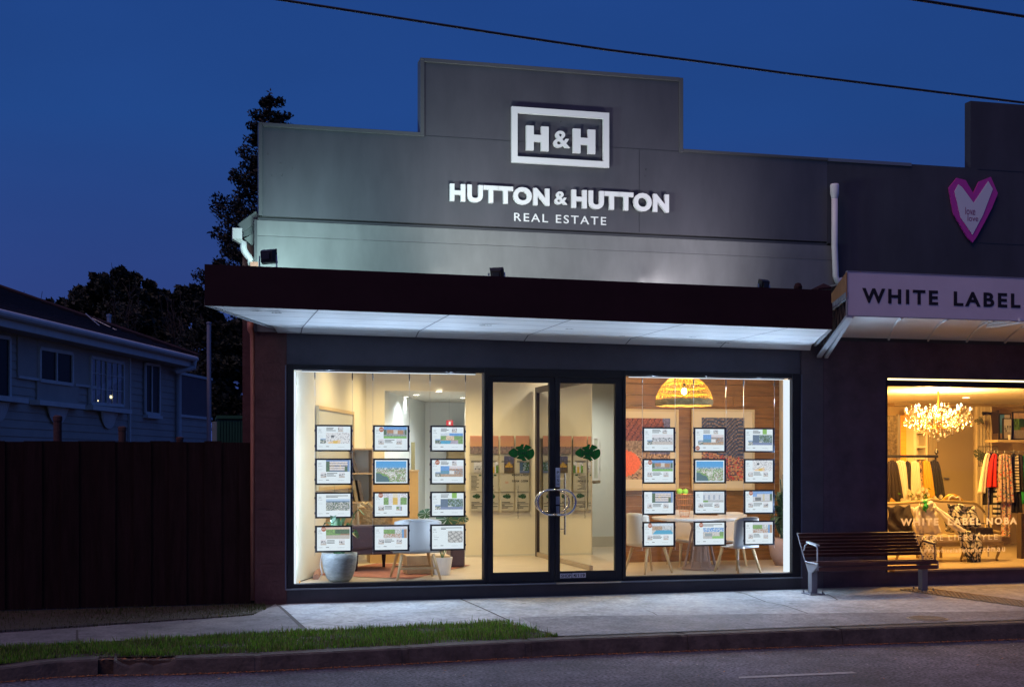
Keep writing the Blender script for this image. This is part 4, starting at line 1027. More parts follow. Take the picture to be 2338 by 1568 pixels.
# corridor
YC = 6.9; cL = sk(Vector((oL, YB + .05, 0)), YC); iwall((oL, YB + .06), cL, ZF, 2.46, cool); iwall((cL.x, YC), (cL.x + 1.6, YC), ZF, 2.46, cool)
iwall((oR + .06, YB + .1), (oR + .06 + k_ * (YC - YB) , YC), ZF, 2.46, cool, th=-.05)
b = MB(); b.box(oL - .1, cL.x + 1.8, YB + .052, YC + .1, 2.46, 2.50); b.build('corridor_ceiling', ceilm, shop)
b = MB(); xx = X(1026, YC - .3); b.box(xx, xx + .9, YC - .25, YC - .05, ZF, 2.0); b.build('corridor_door', mat('tan_door', (.40, .28, .12), .5), shop)
# white hall wall on the right with skirting
YH = 5.3; iwall((X(1300, YH), YH), (X(1440, YH) + .5, YH), ZF, 2.9, cool)
b = MB(); b.box(X(1300, YH), X(1440, YH), YH - .02, YH, ZF, ZF + .16); b.build('skirting', skirt, shop)
b = MB(); b.box(oR, bR, YB - .015, YB - .001, ZF, ZF + .03); b.build('skirting', skirt, shop)
# timber wall of boards
tm = mat('timber_lining', (.24, .105, .032), .38, var=.35, vscale=2.2, stretch=(1, 1, 9), bump=.08, bscale=8)
tx0, tx1 = X(1412, YT), X(1779, YT); b = MB(); z = ZF; k = 0
while z < 2.9:
    z2 = min(z + .145, 2.9); xo = tx0 + (.7 if k % 2 else 1.6); b.box(tx0, xo - .001, YT + (k % 3) * .0015, YT + .05, z + .0015, z2 - .0015); b.box(xo + .001, tx1, YT + ((k + 1) % 3) * .0015, YT + .05, z + .0015, z2 - .0015); z = z2; k += 1
b.build('timber_wall', tm, shop)
iwall((tx1, YT), (iR.x, .15), ZF, 2.9, cream)
# downlights
dlm = emit_mat('downlight_glow', (1, .93, .8), 14)
def downlight(x, y, z, W_, col=(1, .88, .68), lab=None, vis=True, sz=.05):
    b = MB(); b.lathe([(sz * 1.3, 0), (sz * 1.3, -.006), (sz, -.008), (sz, -.004)], (x, y, z - .001), 20); d = b.build('downlight', ceilm, shop)
    b = MB(); b.lathe([(sz, 0), (.0005, 0)], (x, y, z - .006), 16); b.build('lens', dlm, d)
    lamp('downlight_lamp', 'SPOT', (x, y, z - .03), W_, col, d, size=.05, target=(x, y, 0), spot=150, blend=.8)
for px0, py0 in ((1002.5, 893.5), (1057, 908)):
    g_ = gnd(px0, py0, 2.455); downlight(g_.x, g_.y, 2.46, 48, (.90, .96, 1.0))
downlight(cL.x - .6, 5.2, 2.46, 34, (.88, .96, 1.0)); downlight(3.15, 4.6, 2.46, 60, (.88, .96, 1))
for x, y, w_ in ((2.15, 1.3, 95), (2.75, 2.8, 115), (3.3, 1.5, 90), (3.75, 2.6, 125), (4.4, 1.2, 70)): downlight(x, y, 2.9, w_ * .85, (1, .79, .40))
downlight(5.55, 4.3, 2.9, 150, (.98, .97, .82)); downlight(5.0, 3.2, 2.9, 40, (1, .9, .7)); downlight(6.9, 1.1, 2.9, 34, (1, .74, .5)); downlight(5.3, 1.0, 2.9, 30, (1, .74, .5))
# extinguisher sign
ps_ = 4.2; a_, c_ = A2(1019, 971, ps_), A2(1034.5, 960.5, ps_)
es_ = thing('extinguisher_sign', 'small red and white extinguisher sign hung in the corridor', 'sign', (a_.x, ps_, a_.z))
b = MB(); b.box(a_.x, c_.x, ps_, ps_ + .01, a_.z, c_.z + .01); b.build('sign_board', mat('sign_red', (.40, .02, .03), .5), es_); b = MB(); b.box(a_.x + .04, a_.x + .043, ps_, ps_ + .003, c_.z + .01, 2.46); b.build('rod', M['steel'], es_)
b = MB(); m_x = (a_.x + c_.x) / 2; b.box(m_x - .013, m_x + .013, ps_ - .004, ps_, a_.z + .012, c_.z - .016); b.box(m_x - .006, m_x + .022, ps_ - .004, ps_, c_.z - .014, c_.z - .006); b.build('pictogram', M['white'], es_)
# framed panel in the corridor
a_, c_ = A2(938.5, 1074, 4.9), A2(947, 1009, 4.9); b = MB(); b.box(a_.x, c_.x, 4.88, 4.9, a_.z, c_.z); o = b.build('corridor_panel', mat('olive_panel', (.22, .19, .09), .6)); tag(o, 'narrow olive panel on the corridor wall between display columns', 'panel')

# ------------------------------------------------------------------ pictures made of small patches
def mosaic(b, x0, x1, z0, z1, Y, fn, nx, nz):
    for j in range(nz):
        for i in range(nx):
            c = fn((i + .5) / nx, (j + .5) / nz); xa = x0 + (x1 - x0) * i / nx; xb = x0 + (x1 - x0) * (i + 1) / nx; za = z0 + (z1 - z0) * j / nz; zb = z0 + (z1 - z0) * (j + 1) / nz
            b.poly([(xa, Y, za), (xb, Y, za), (xb, Y, zb), (xa, Y, zb)], c)
def J(c, k=.15):
    f = 1 + R.uniform(-k, k); return tuple(max(0, min(1, q * f)) for q in c)
SKY, CLOUD, GRN, DGRN, POOL, DECK, WALLC, GREY, WHT, WOODC, YEL, DK = (.10, .32, .75), (.62, .72, .85), (.16, .34, .07), (.03, .10, .03), (.03, .36, .62), (.45, .30, .2), (.62, .60, .58), (.28, .30, .34), (.78, .80, .84), (.42, .20, .08), (.75, .48, .05), (.04, .045, .06)
def P_house(a, v):
    if v > .72: return J(SKY)
    if v < .16: return J((.15, .45, .05))
    if v < .3: return J(GREY, .4)
    if .15 < a < .42 and v > .42: return J(WOODC)
    if .62 < a < .85 and v > .4 and v < .7: return J(WOODC)
    if .42 < a < .62 and v > .35: return J(WALLC)
    return J(DGRN if a < .12 or a > .9 else GREY, .4)
def P_kitchen(a, v):
    if v < .3 and .1 < a < .6 and v < .1 + a * .4: return J(YEL if .3 < a < .5 else (.85, .6, .35))
    if .2 < a < .32 and .55 < v < .75: return J(DK)
    return J((.35, .36, .42) if R.random() < .18 else WHT, .1)
def P_pool(a, v):
    if v > .75: return J(CLOUD if a < .4 else SKY)
    if a > .8: return J(GRN, .5)
    if v > .38: return J(GRN if (a < .25 or a > .62) else (.72, .55, .38), .35)
    if v > .3: return J(DECK)
    return J(POOL if a < .42 + .2 * v else (.42, .38, .50), .2)
def P_pool2(a, v):
    if v > .72: return J(CLOUD)
    if v > .4: return J(DECK if a < .5 else (.55, .58, .62), .4)
    return J(POOL, .12) if abs(a - .55) < .42 * (1 - v) + .1 else J(WALLC)
def P_apart(a, v):
    if v > .85 or a > .92: return J((.16, .28, .58))
    if a < .14 or (a > .8 and v < .45): return J(DGRN, .5)
    if v < .14: return J((.06, .12, .22))
    return J((.78, .72, .74) if int(v * 9) % 2 else ((.55, .40, .15) if R.random() < .3 else (.16, .18, .26)), .12)
def P_aerial(a, v):
    if v > .68: return tuple(q + (CLOUD[i] - q) * max(0, (.8 - v)) for i, q in enumerate(J((.03, .34, .78), .06)))
    if v > .6: return J((.55, .65, .72)) if R.random() < .4 else J((.10, .28, .42))
    if (a - .02) ** 2 + (v + .0) ** 2 < .16 + .02 * sin(a * 20): return J((.03, .12, .16))
    if (a - .02) ** 2 + v * v < .21: return J(GRN)
    r = R.random(); return J((.62, .64, .62) if r < .4 else (GRN if r < .75 else (.35, .26, .2)), .35)
def P_suburb(a, v):
    if v > .82: return J((.45, .62, .85), .05)
    if v > .72: return J((.15, .25, .42))
    r = R.random(); return J(DGRN if r < .35 else ((.62, .62, .60) if r < .65 else GREY), .4)
def P_interior(a, v):
    if a < .4 and v > .25: return J(SKY if v > .55 else (.08, .28, .45))
    if v > .72: return J((.75, .68, .72), .06)
    if v < .25: return J(DECK, .3)
    if .3 < a < .62 and v < .55: return J(WHT, .06)
    return J(GREY if R.random() < .5 else WOODC, .4)
def P_door(a, v):
    if .4 < a < .6: return J(YEL if v < .6 else (.8, .72, .55), .12)
    if a < .2 or a > .72: return J(GRN if v < .65 else (.7, .7, .8), .5)
    return J((.72, .74, .85), .1)
def P_forest(a, v):
    if a < .34 and v > .25: return J((.07, .13, .24))
    if v < .22: return J((.16, .22, .42))
    if v < .36 and a < .5: return J((.55, .6, .6))
    return J(DGRN if R.random() < .6 else (.25, .35, .45), .5)
def P_street(a, v):
    if v > .8: return J((.75, .55, .45))
    if v > .42: return J(DGRN if a > .4 else GRN, .5)
    if v > .3: return J((.30, .16, .07) if a > .6 else GRN, .3)
    return J((.52, .48, .45), .1)
def P_deck(a, v):
    if v > .75: return J((.68, .72, .85), .06)
    if a > .78: return J((.10, .32, .68) if a < .88 else WOODC)
    if v > .35: return J(GRN if a < .5 else (.55, .6, .62), .4)
    return J((.60, .55, .56) if R.random() < .7 else WOODC, .15)
def P_plan(a, v):
    g_ = .25 if abs(((a * 3 + v * 2) % 1) - .5) < .13 or abs(((a * 2 - v * 3) % 1) - .5) < .13 else .58
    return J((g_, g_, g_), .25)
def P_modern(a, v):
    if v > .78 or (v > .5 and a < .2): return J((.18, .36, .75))
    if v < .15: return J((.5, .5, .52))
    if .12 < a < .42 and v < .42: return J((.12, .13, .15))
    if a > .88: return J(DGRN)
    return J((.62, .56, .38) if .5 < a < .62 else (.62, .64, .72), .1)
def P_white(a, v):
    if v > .85: return J((.6, .72, .85))
    if v < .2: return J(GRN if a < .25 else (.45, .48, .52), .2)
    return J((.35, .42, .55) if (int(a * 12) % 3 == 0 and .25 < v < .7) else (.66, .70, .78), .08)
def P_garage(a, v):
    if v > .62: return J(SKY if R.random() < .6 else CLOUD, .1)
    if v < .22: return J((.25, .55, .12) if a > .45 else (.5, .5, .5))
    if v < .5 and .08 < a < .45: return J((.28, .34, .38), .08)
    return J(WALLC if a < .8 else GRN, .25)
def P_living(a, v):
    if v > .7: return J((.78, .78, .85), .05)
    if v < .3: return J((.55, .5, .48), .2)
    return J(DK if R.random() < .22 else (.6, .62, .68), .25)
scr = emit_mat('backlit_panel', (1, 1, 1), 1.0, attr=True); dfr = mat('panel_frame', (.010, .014, .024), .3)
PAPER, TXT, SOLDC = (.78, .88, .95), (.30, .36, .42), (.45, .16, .10)
bold_t = (.06, .07, .09)
soldt = emit_mat('sold_white', (.85, .83, .82), .9)
smalls = {'l': [(.155, .26, .155, .25)], 'b': [(.11, .19, .16, .22), (.64, .19, .16, .22)]}
def display(px0, px1, zt, zb, Y, pic, lay, sold, label, col):
    """lay: 'mid' big photo centre right with a small one to its lower left; 'top' big photo on top, two small below; 'full'; 'low' heading over photo"""
    x0, x1 = px0, px1; t = thing('window_display', label, 'window display', ((x0 + x1) / 2, Y, zb), 'backlit listing panels hanging in the shop windows')
    w, h = x1 - x0, zt - zb; b = MB(); f = .0175
    b.box(x0, x1, Y, Y + .014, zt - f, zt); b.box(x0, x1, Y, Y + .014, zb, zb + f); b.box(x0, x0 + f, Y, Y + .014, zb + f, zt - f); b.box(x1 - f, x1, Y, Y + .014, zb + f, zt - f)
    b.build('frame', dfr, t)
    ix0, ix1, iz0, iz1 = x0 + f, x1 - f, zb + f, zt - f; b = MB(); L = [0]
    b.box(x0 + f, x1 - f, Y + .006, Y + .012, zb + f, zt - f, PAPER)
    def q(a, c, w_, h_, colr, l=1):
        xa = ix0 + (ix1 - ix0) * a; xb = xa + (ix1 - ix0) * w_; za = iz0 + (iz1 - iz0) * c; zc = za + (iz1 - iz0) * h_; yy = Y + .006 - .0006 * l
        b.poly([(xa, yy, za), (xb, yy, za), (xb, yy, zc), (xa, yy, zc)], colr)
    def pq(a, c, w_, h_, fn, nx, nz):
        xa = ix0 + (ix1 - ix0) * a; xb = xa + (ix1 - ix0) * w_; za = iz0 + (iz1 - iz0) * c; zc = za + (iz1 - iz0) * h_; mosaic(b, xa, xb, za, zc, Y + .0045, lambda a, v: tuple(.82 * q_ + .14 * p_ for q_, p_ in zip(fn(a, v), PAPER)), int(nx * 1.3), int(nz * 1.3))
    if lay == 'full':
        pq(.035, .05, .93, .9, pic, 30, 20)
        t0 = b; hx = (ix0 + ix1) / 2; hz = iz0 + (iz1 - iz0) * .40; yy = Y + .003; hw, hh, tt = .038, .022, .004; Wc = (.85, .88, .9)
        for r_ in ((hx - hw, hx + hw, hz + hh - tt, hz + hh), (hx - hw, hx + hw, hz - hh, hz - hh + tt), (hx - hw, hx - hw + tt, hz - hh, hz + hh), (hx + hw - tt, hx + hw, hz - hh, hz + hh)): b.poly([(r_[0], yy, r_[2]), (r_[1], yy, r_[2]), (r_[1], yy, r_[3]), (r_[0], yy, r_[3])], Wc)
        text_mb('H&H', hx - hw + .008, hx + hw - .008, hz - .012, hz + .012, yy - .0005, bold=.02, mb=b, col=Wc)
    else:
        q(.045, .86, .09, .012, TXT); q(.045, .80, .09, .012, TXT); q(.045, .83, .07, .008, TXT)
        for i in range(3): q(.045 + i * .045, .72, .018, .03, TXT)
        for i in range(2): q(.045, .60 - i * .05, R.uniform(.10, .15), .01, (.55, .63, .68))
        q(.05, .13, .12, .012, TXT); q(.27, .13, .09, .022, bold_t); q(.62, .12, .2, .01, TXT); q(.60, .05, .0, .1, TXT)
        if lay == 'mid':
            pq(.27, .27, .71, .47, pic, 26, 13); pq(.10, .27, .17, .22, P_suburb, 6, 5)
            if col: pq(.63, .77, .155, .23, (lambda a, v: J((.22, .50, .04), .08)) if col == 'g' else P_living, 6, 6)
            for i in range(3): q(.28, .92 - i * .055, R.uniform(.18, .30), .024, bold_t)
        elif lay == 'top':
            pq(.27, .5, .71, .5, pic, 26, 13); pq(.11, .24, .17, .24, P_living, 6, 6); pq(.66, .24, .17, .24, P_living if col != 'g' else P_deck, 6, 6)
            for i in range(3): q(.30, .42 - i * .055, R.uniform(.2, .32), .024, bold_t)
        elif lay == 'low':
            pq(.27, .27, .71, .5, pic, 28, 14)
            for i in range(2): q(.27, .9 - i * .055, .66 - i * .3, .026, bold_t)
        elif lay == 'plan':
            pq(.50, .27, .47, .50, pic, 20, 16)
            for i in range(2): q(.28, .9 - i * .055, .66 - i * .5, .026, bold_t)
            q(.06, .50, .16, .012, TXT); q(.06, .40, .12, .02, TXT)
    s_ = b.build('screen', scr, t)
    lamp('panel_light', 'SPOT', ((x0 + x1) / 2, Y - .012, (zb + zt) / 2), 16, (.52, .72, 1), s_, size=0, target=((x0 + x1) / 2, Y - 1, (zb + zt) / 2), spot=172, blend=.5)
    lamp('panel_light', 'SPOT', ((x0 + x1) / 2, Y + .03, (zb + zt) / 2), 3.2, (.6, .78, 1), s_, size=0, target=((x0 + x1) / 2, Y + 1, (zb + zt) / 2), spot=172, blend=.5)
    if sold:
        cx = ix0 + (ix1 - ix0) * sold[0]; cz = iz0 + (iz1 - iz0) * sold[1]; r = .026; b = MB(); yy = Y + .0025
        b.poly([(cx + r * cos(-2 * pi * i / 20), yy, cz + r * sin(-2 * pi * i / 20)) for i in range(20)][::-1], SOLDC); s2 = b.build('sold_sticker', scr, s_)
        text_mb('SOLD', cx - .019, cx + .019, cz - .009, cz + .008, yy - .0015, bold=.02, slope=.12).build('sold_lettering', soldt, t)
    b = MB()
    for xx in (x0 - .006, x1 + .002):
        for zz in (zb + h * .2, zt - h * .22): b.box(xx - .003, xx + .007, Y + .001, Y + .012, zz - .012, zz + .012)
        b.box(xx, xx + .004, Y + .003, Y + .006, zb - .005, zt + .003)
    b.build('clip', M['chrome'], t)
    return t
YD = .13
LC = [(1.294, 1.684), (1.912, 2.301), (2.536, 2.921)]; RC = [(4.974, 5.361), (5.593, 5.984), (6.211, 6.589)]
RW = [(1.884, 1.600), (1.526, 1.243), (1.167, .888), (.811, .526)]
rown = ['top', 'second', 'third', 'bottom']; coln = ['left', 'middle', 'right']
LEFT = [[(P_kitchen, 'mid', None, 'x', 'white kitchen with a yellow bench'), (P_house, 'top', (.2, .88), '', 'brown and grey house beside a sold sticker'), (P_pool, 'mid', None, 'x', 'curved backyard pool and garden')],
        [(P_apart, 'top', None, '', 'lit apartment block at dusk'), (P_aerial, 'full', None, '', 'blue aerial city view filling the panel'), (P_interior, 'mid', (.17, .9), 'x', 'open living room with water view, marked sold')],
        [(P_suburb, 'low', None, '', 'wide suburb seen from above'), (P_door, 'top', (.18, .92), 'g', 'front door between green plants, marked sold'), (P_forest, 'mid', None, 'g', 'dark driveway among trees with a green tag')],
        [(P_street, 'top', (.2, .92), '', 'tree lined street with a sold sticker'), (P_deck, 'top', None, '', 'covered deck over a green garden'), (P_plan, 'plan', None, '', 'grey site plan photo on white')]]
RIGHT = [[(P_living, 'mid', None, 'x', 'pale dining room and terrace'), (P_interior, 'mid', (.08, .12), 'x', 'blue water view lounge with sold sticker low left'), (P_forest, 'mid', None, 'g', 'dark garage among trees with a green tag')],
         [(P_house, 'top', (.2, .9), '', 'brown and grey house with sold sticker'), (P_aerial, 'full', None, '', 'blue aerial city view filling the panel'), (P_kitchen, 'top', None, '', 'pale white bedroom')],
         [(P_apart, 'top', None, '', 'lit apartment block at dusk'), (P_white, 'top', None, '', 'pale blue timber cottage'), (P_modern, 'top', (.2, .92), '', 'modern two storey house, marked sold')],
         [(P_pool2, 'top', (.2, .9), '', 'bright blue swimming pool, marked sold'), (P_garage, 'low', (.2, .9), '', 'single storey house with grey garage, marked sold'), (P_deck, 'top', None, '', 'covered deck over a green garden')]]
for side, cols, data in (('left', LC, LEFT), ('right', RC, RIGHT)):
    for r in range(4):
        for c in range(3):
            fn, lay, sold, cl, desc = data[r][c]
            display(cols[c][0], cols[c][1], RW[r][0], RW[r][1], YD, fn, lay, sold, '%s panel, %s row, %s column, %s window' % (desc.replace(', marked sold', ' sold').replace(' marked', ''), rown[r], coln[c], side), cl)
wm = mat('steel_wire', (.6, .6, .62), .3, metal=1)
for side, cols in (('left', LC), ('right', RC)):
    for c in range(3):
        for e, xx in (('left', cols[c][0] - .004), ('right', cols[c][1] + .004)):
            t = thing('hanging_wire', 'thin steel wire, %s edge of the %s display column, %s window' % (e, coln[c], side), 'wire', (xx, YD + .005, .50), 'wires carrying the window displays')
            b = MB(); b.tube([(xx, YD + .005, 2.45), (xx, YD + .005, .49)], .0022, 6); b.build('wire', wm, t)
            b = MB(); b.tube([(xx, YD + .005, 2.44), (xx, YD + .005, 2.395), (xx, YD + .005, 2.36)], [.006, .007, .003], 8); b.build('clamp', M['black'], t)

# ------------------------------------------------------------------ brochures on the wall
bm = mat('brochure_print', (.6, .55, .45), .55, attr=True); acr = glass_mat('clear_acrylic', (.97, .97, .96), .5)
CR, CT = (.66, .60, .47), (.10, .09, .08)
cx_ = [(1072, 1101.8), (1104.5, 1136.5), (1140.8, 1171.6), (1176, 1206.7), (1256, 1284), (1288, 1315), (1319, 1348)]
cx_ = cx_[:4]; ry_ = [(994.5, 1036), (1038.5, 1079.5), (1080.5, 1122), (1123.5, 1165.5)]
kinds = ['sunset city cover', 'photo listing cover', 'pale text page', 'green leaf cover']
def sunset(a, v):
    if v > .45: return tuple((.80, .36, .24)[i] * (v) + (.85, .48, .20)[i] * (1 - v) for i in range(3))
    if v > .3: return J((.45, .25, .2) if R.random() < .5 else (.25, .16, .16))
    return J((.30, .22, .20), .3)
for r in range(4):
    for c in range(4):
        x0, x1 = X(cx_[c][0], YB), X(cx_[c][1], YB); z1 = at(cx_[c][0], ry_[r][0], YB).z; z0 = at(cx_[c][0], ry_[r][1], YB).z; Yp = YB - .04
        lab = '%s brochure, %s column of the wall rack counted from the left, %s row' % (kinds[r], ['first', 'second', 'third', 'fourth'][c], rown[r])
        t = thing('brochure', lab, 'brochure', ((x0 + x1) / 2, Yp, z0), 'brochures in the wall rack')
        b = MB(); b.box(x0, x1, Yp, Yp + .006, z0, z1, CR); xw, zh = x1 - x0, z1 - z0; yy = Yp - .001
        def q(a, v, w_, h_, colr, l=0): b.poly([(x0 + xw * a, yy - l * .001, z0 + zh * v), (x0 + xw * (a + w_), yy - l * .001, z0 + zh * v), (x0 + xw * (a + w_), yy - l * .001, z0 + zh * (v + h_)), (x0 + xw * a, yy - l * .001, z0 + zh * (v + h_))], colr)
        if r == 0: mosaic(b, x0, x1, z0, z1, yy, sunset, 10, 12)
        elif r == 1:
            fn = [P_living, P_door, lambda a, v: J((.55, .33, .04) if v < .75 - abs(a - .5) and v > .3 else ((.12, .12, .22) if v > .5 else (.10, .07, .04)), .3), P_forest][c]
            mosaic(b, x0 + xw * .28, x1, z0, z0 + zh * (.62 if c != 2 else .95), yy, fn, 8, 9); q(.08, .66, .8, .035, CT, 1); q(.08, .6, .7, .035, CT, 1)
        elif r == 2:
            if c < 2:
                for i in range(12): q(.08, .84 - i * .068, R.uniform(.32, .62), .036, CT)
                q(.66, .86, .2, .08, (.02, .08, .03))
            elif c == 2: q(.35, .45, .25, .12, (.70, .45, .33))
        else:
            for i in range(5): q(.1, .44 - i * .075, [.62, .86, .22, .84, .46][i], .042, CT)
            monstera(b, x0 + xw * .47, z0 + zh * .78, xw * .6, yy - .001, (.02, .085, .03))
        b.build('cover', bm, t)
        b = MB(); b.poly([(x0 - .008, Yp - .012, z0 - .008), (x1 + .008, Yp - .012, z0 - .008), (x1 + .008, Yp - .012, z1 + .004), (x0 - .008, Yp - .012, z1 + .004)]); b.box(x0 - .01, x1 + .01, Yp - .012, Yp + .03, z0 - .014, z0 - .009); b.build('clear_holder', acr, t)
# inner glass door leaf standing open into the room
ig = thing('inner_glass_door', 'open inner glass door leaf with a tall bar handle', 'glass door', (4.65, 1.1, ZF))
p0, p1 = FL(1226, 1271), FL(1357, 1302); xg = (p0.x + p1.x) / 2; ya, yb = p1.y, YB - .06; zt_ = at(1222, 884, YB - .1).z
b = MB(); b.box(xg - .02, xg + .02, yb - .09, yb, ZF, zt_); b.box(xg - .02, xg + .02, ya, yb - .09, zt_ - .08, zt_); b.build('door_stile', mat('dark_bronze', (.05, .035, .03), .35, metal=.4), ig)
b = MB(); b.poly([(xg, ya, ZF + .06), (xg, yb - .09, ZF + .06), (xg, yb - .09, zt_ - .08), (xg, ya, zt_ - .08)]); b.build('glass_panel', glass_mat('tinted_glass', (.80, .76, .66), 1.6, ior=1.6), ig)
b = MB(); b.box(xg - .021, xg + .021, ya, yb - .09, ZF + .005, ZF + .06); b.build('bottom_rail', mat('pale_bronze', (.36, .27, .18), .4, metal=.3), ig); b = MB(); yh = 2.4; b.tube([(xg - .06, yh, .55), (xg - .06, yh, 1.35)], .014, 10); b.tube([(xg - .06, yh, .62), (xg, yh, .62)], .01, 8); b.tube([(xg - .06, yh, 1.28), (xg, yh, 1.28)], .01, 8); b.build('bar_handle', M['chrome'], ig)
# wall pictures
def picture(name, lab, x0, x1, yt, yb_, Y, fm_, mt, ip, fn, nx, nz, cat='picture', mid=None):
    mid = mid or (x0 + x1) / 2; X0, X1, Z1, Z0 = X(x0, Y), X(x1, Y), at(mid, yt, Y).z, at(mid, yb_, Y).z
    t = thing(name, lab, cat, ((X0 + X1) / 2, Y, Z0)); b = MB(); w = .03
    b.box(X0, X1, Y - .03, Y - .002, Z1 - w, Z1); b.box(X0, X1, Y - .03, Y - .002, Z0, Z0 + w); b.box(X0, X0 + w, Y - .03, Y - .002, Z0 + w, Z1 - w); b.box(X1 - w, X1, Y - .03, Y - .002, Z0 + w, Z1 - w); b.build('picture_frame', fm_, t)
    b = MB(); b.box(X0 + w, X1 - w, Y - .018, Y - .004, Z0 + w, Z1 - w); b.build('mount', mt, t)
    a, c, d, e_ = ip; xa, xb, zb_, za = X(a, Y), X(c, Y), at(mid, e_, Y).z, at(mid, d, Y).z
    b = MB(); mosaic(b, xa, xb, zb_, za, Y - .0195, fn, nx, nz); b.build('print', bm, t); return t
fmw = mat('blond_frame', (.58, .42, .22), .5); mtw = mat('mount_board', (.66, .52, .32), .8)
def beach1(a, v):                     # thatched umbrella over a beach
    if v > .62 and a + v * .2 < 1.05: 
        r = abs(((a * 9 - v * 7) % 1) - .5); return J((.26, .07, .04) if r > .1 else (.10, .03, .03), .35)
    if (a - .02) ** 2 / .16 + (v - .26) ** 2 / .05 < 1: return J((.80, .14, .05), .1)
    if v > .42: return J((.14, .13, .2) if a > .6 else (.30, .18, .10), .4)
    return J((.42, .25, .14) if R.random() < .7 else (.14, .08, .06), .35)
def beach2(a, v):                     # dark water, then busy sand
    if v > .35 + .12 * (1 - a): 
        return J((.045, .06, .10) if abs(((v * 31 + a * 3 + sin(a * 9)) % 1) - .5) > .16 else (.22, .15, .11), .4)
    if (a - .9) ** 2 / .02 + (v - .45) ** 2 / .004 < 1: return J((.75, .2, .1))
    r = R.random(); return J((.45, .22, .10) if r < .5 else ((.50, .06, .05) if r < .72 else (.12, .06, .07)), .4)
picture('framed_picture', 'framed red umbrella beach photo on the timber wall, left of the pair', 1405, 1548, 934, 1119, YT - .02, fmw, mtw, (1412, 1529, 954.6, 1093.6), beach1, 40, 46, mid=1490)
picture('framed_picture', 'framed photo of dark sea and crowded sand, right of the pair', 1578, 1721, 934, 1119, YT - .02, fmw, mtw, (1600.6, 1698, 953.5, 1097.5), beach2, 34, 48, mid=1650)
picture('hall_picture', 'slim pale framed picture on the white hall wall behind the door', 1351, 1368, 998, 1096, YH, M['white'], M['white'], (1354, 1365, 1003, 1091), lambda a, v: J((.5, .52, .45), .05), 3, 6)
# large pale frame on the slanting left wall
b = MB(); t = thing('wall_mirror', 'tall pale framed mirror on the left side wall', 'mirror', (iL.x + .5, 1.2, 1.2))
SD = Vector((k_, 1, 0)).normalized(); SNRM = Vector((SD.y, -SD.x, 0))
def sw(x, y, off=0):
    o = Vector((0, -CAMD, CAMZ)); d = dist(x, y, 1) - o; tt = ((iL + SNRM * off - o).dot(SNRM)) / d.dot(SNRM); return o + d * tt
pa_, pb_ = sw(725, 1058, .02), sw(806, 1058, .02); z0, z1 = sw(725, 1120, .02).z, sw(725, 925, .02).z
for (u0, u1, za, zb_) in ((0, 1, z1 - .04, z1), (0, 1, z0, z0 + .04)): b.bar(pa_.lerp(pb_, u0) + Vector((0, 0, (za + zb_) / 2 - pa_.z)), pa_.lerp(pb_, u1) + Vector((0, 0, (za + zb_) / 2 - pa_.z)), .03, .04)
for u in (0, 1): q_ = pa_.lerp(pb_, u); b.bar((q_.x, q_.y, z0), (q_.x, q_.y, z1), .03, .03)
b.build('mirror_frame', fmw, t)
b = MB(); b.poly([(pa_.x, pa_.y, z0), (pb_.x, pb_.y, z0), (pb_.x, pb_.y, z1), (pa_.x, pa_.y, z1)]); b.build('mirror_glass', mat('silvered_glass', (.62, .60, .52), .45, metal=.3), t)

# ------------------------------------------------------------------ furniture, left window
# open shelf with leaning records
YS = 2.6; x0, x1 = X(762, YS), X(853, YS); zt1 = at(800, 1023, YS).z; zm_ = at(800, 1079, YS).z; zl = at(800, 1145, YS).z
sh = thing('open_shelf', 'pale timber wall shelf unit with leaning books', 'shelf', ((x0 + x1) / 2, YS, zl)); b = MB()
for z in (zt1, zm_, zl): b.box(x0, x1, YS, YS + .35, z - .02, z)
b.box(x0, x0 + .02, YS, YS + .35, zl, zt1 - .02); b.box(x1 - .02, x1, YS + .001, YS + .35, zl, zt1 - .021); b.build('shelf_board', wood, sh)
b = MB(); b.box(x0 + .02, x1 - .02, YS + .33, YS + .345, zl, zt1 - .02); b.build('back_panel', cream, sh)
bkc = [(.20, .15, .08), (.42, .32, .18), (.14, .10, .07), (.35, .25, .12)]
for shelf_z, hh, n, lean in ((zm_, .26, 4, -.28), (zl, .27, 5, -.18)):
    for i in range(n):
        xx = x0 + .05 + i * .075 + R.uniform(0, .01); th = R.uniform(.022, .05); b = MB(); c = R.choice(bkc)
        b.prism([(xx + lean * .0, YS + .06, shelf_z), (xx + th, YS + .06, shelf_z), (xx + th + lean * hh, YS + .06, shelf_z + hh), (xx + lean * hh, YS + .06, shelf_z + hh)][::-1], (0, .2, 0))
        b.box(xx + th * .2 + lean * .1, xx + th * .8 + lean * .1, YS + .052, YS + .058, shelf_z + hh * .38, shelf_z + hh * .45)
        tag(b.build('book', mat('book_cover', c, .6, var=.3, vscale=9)), '%s, %s %s from the left' % (['leaning book on the upper shelf', 'leaning book on the lower shelf'][0 if shelf_z == zm_ else 1], ['first', 'second', 'third', 'fourth', 'fifth'][i], 'spine'), 'book', 'books leaning on the open shelf')
# warm lit cabinet
YK = 2.9; b = MB(); x0, x1 = X(845, YK), X(955, YK); t = thing('cupboard', 'warm pale cupboard lit beside the bookshelf', 'cupboard', ((x0 + x1) / 2, YK, ZF))
zc = at(850, 1076, YK).z; b.box(x0, x1, YK, YK + .3, ZF, zc); b.build('carcass', mat('maple', (.62, .40, .16), .45, var=.08), t); b = MB(); b.box(x0 - .01, x1 + .01, YK - .01, YK + .3, zc, zc + .02); b.build('top', fmw, t)
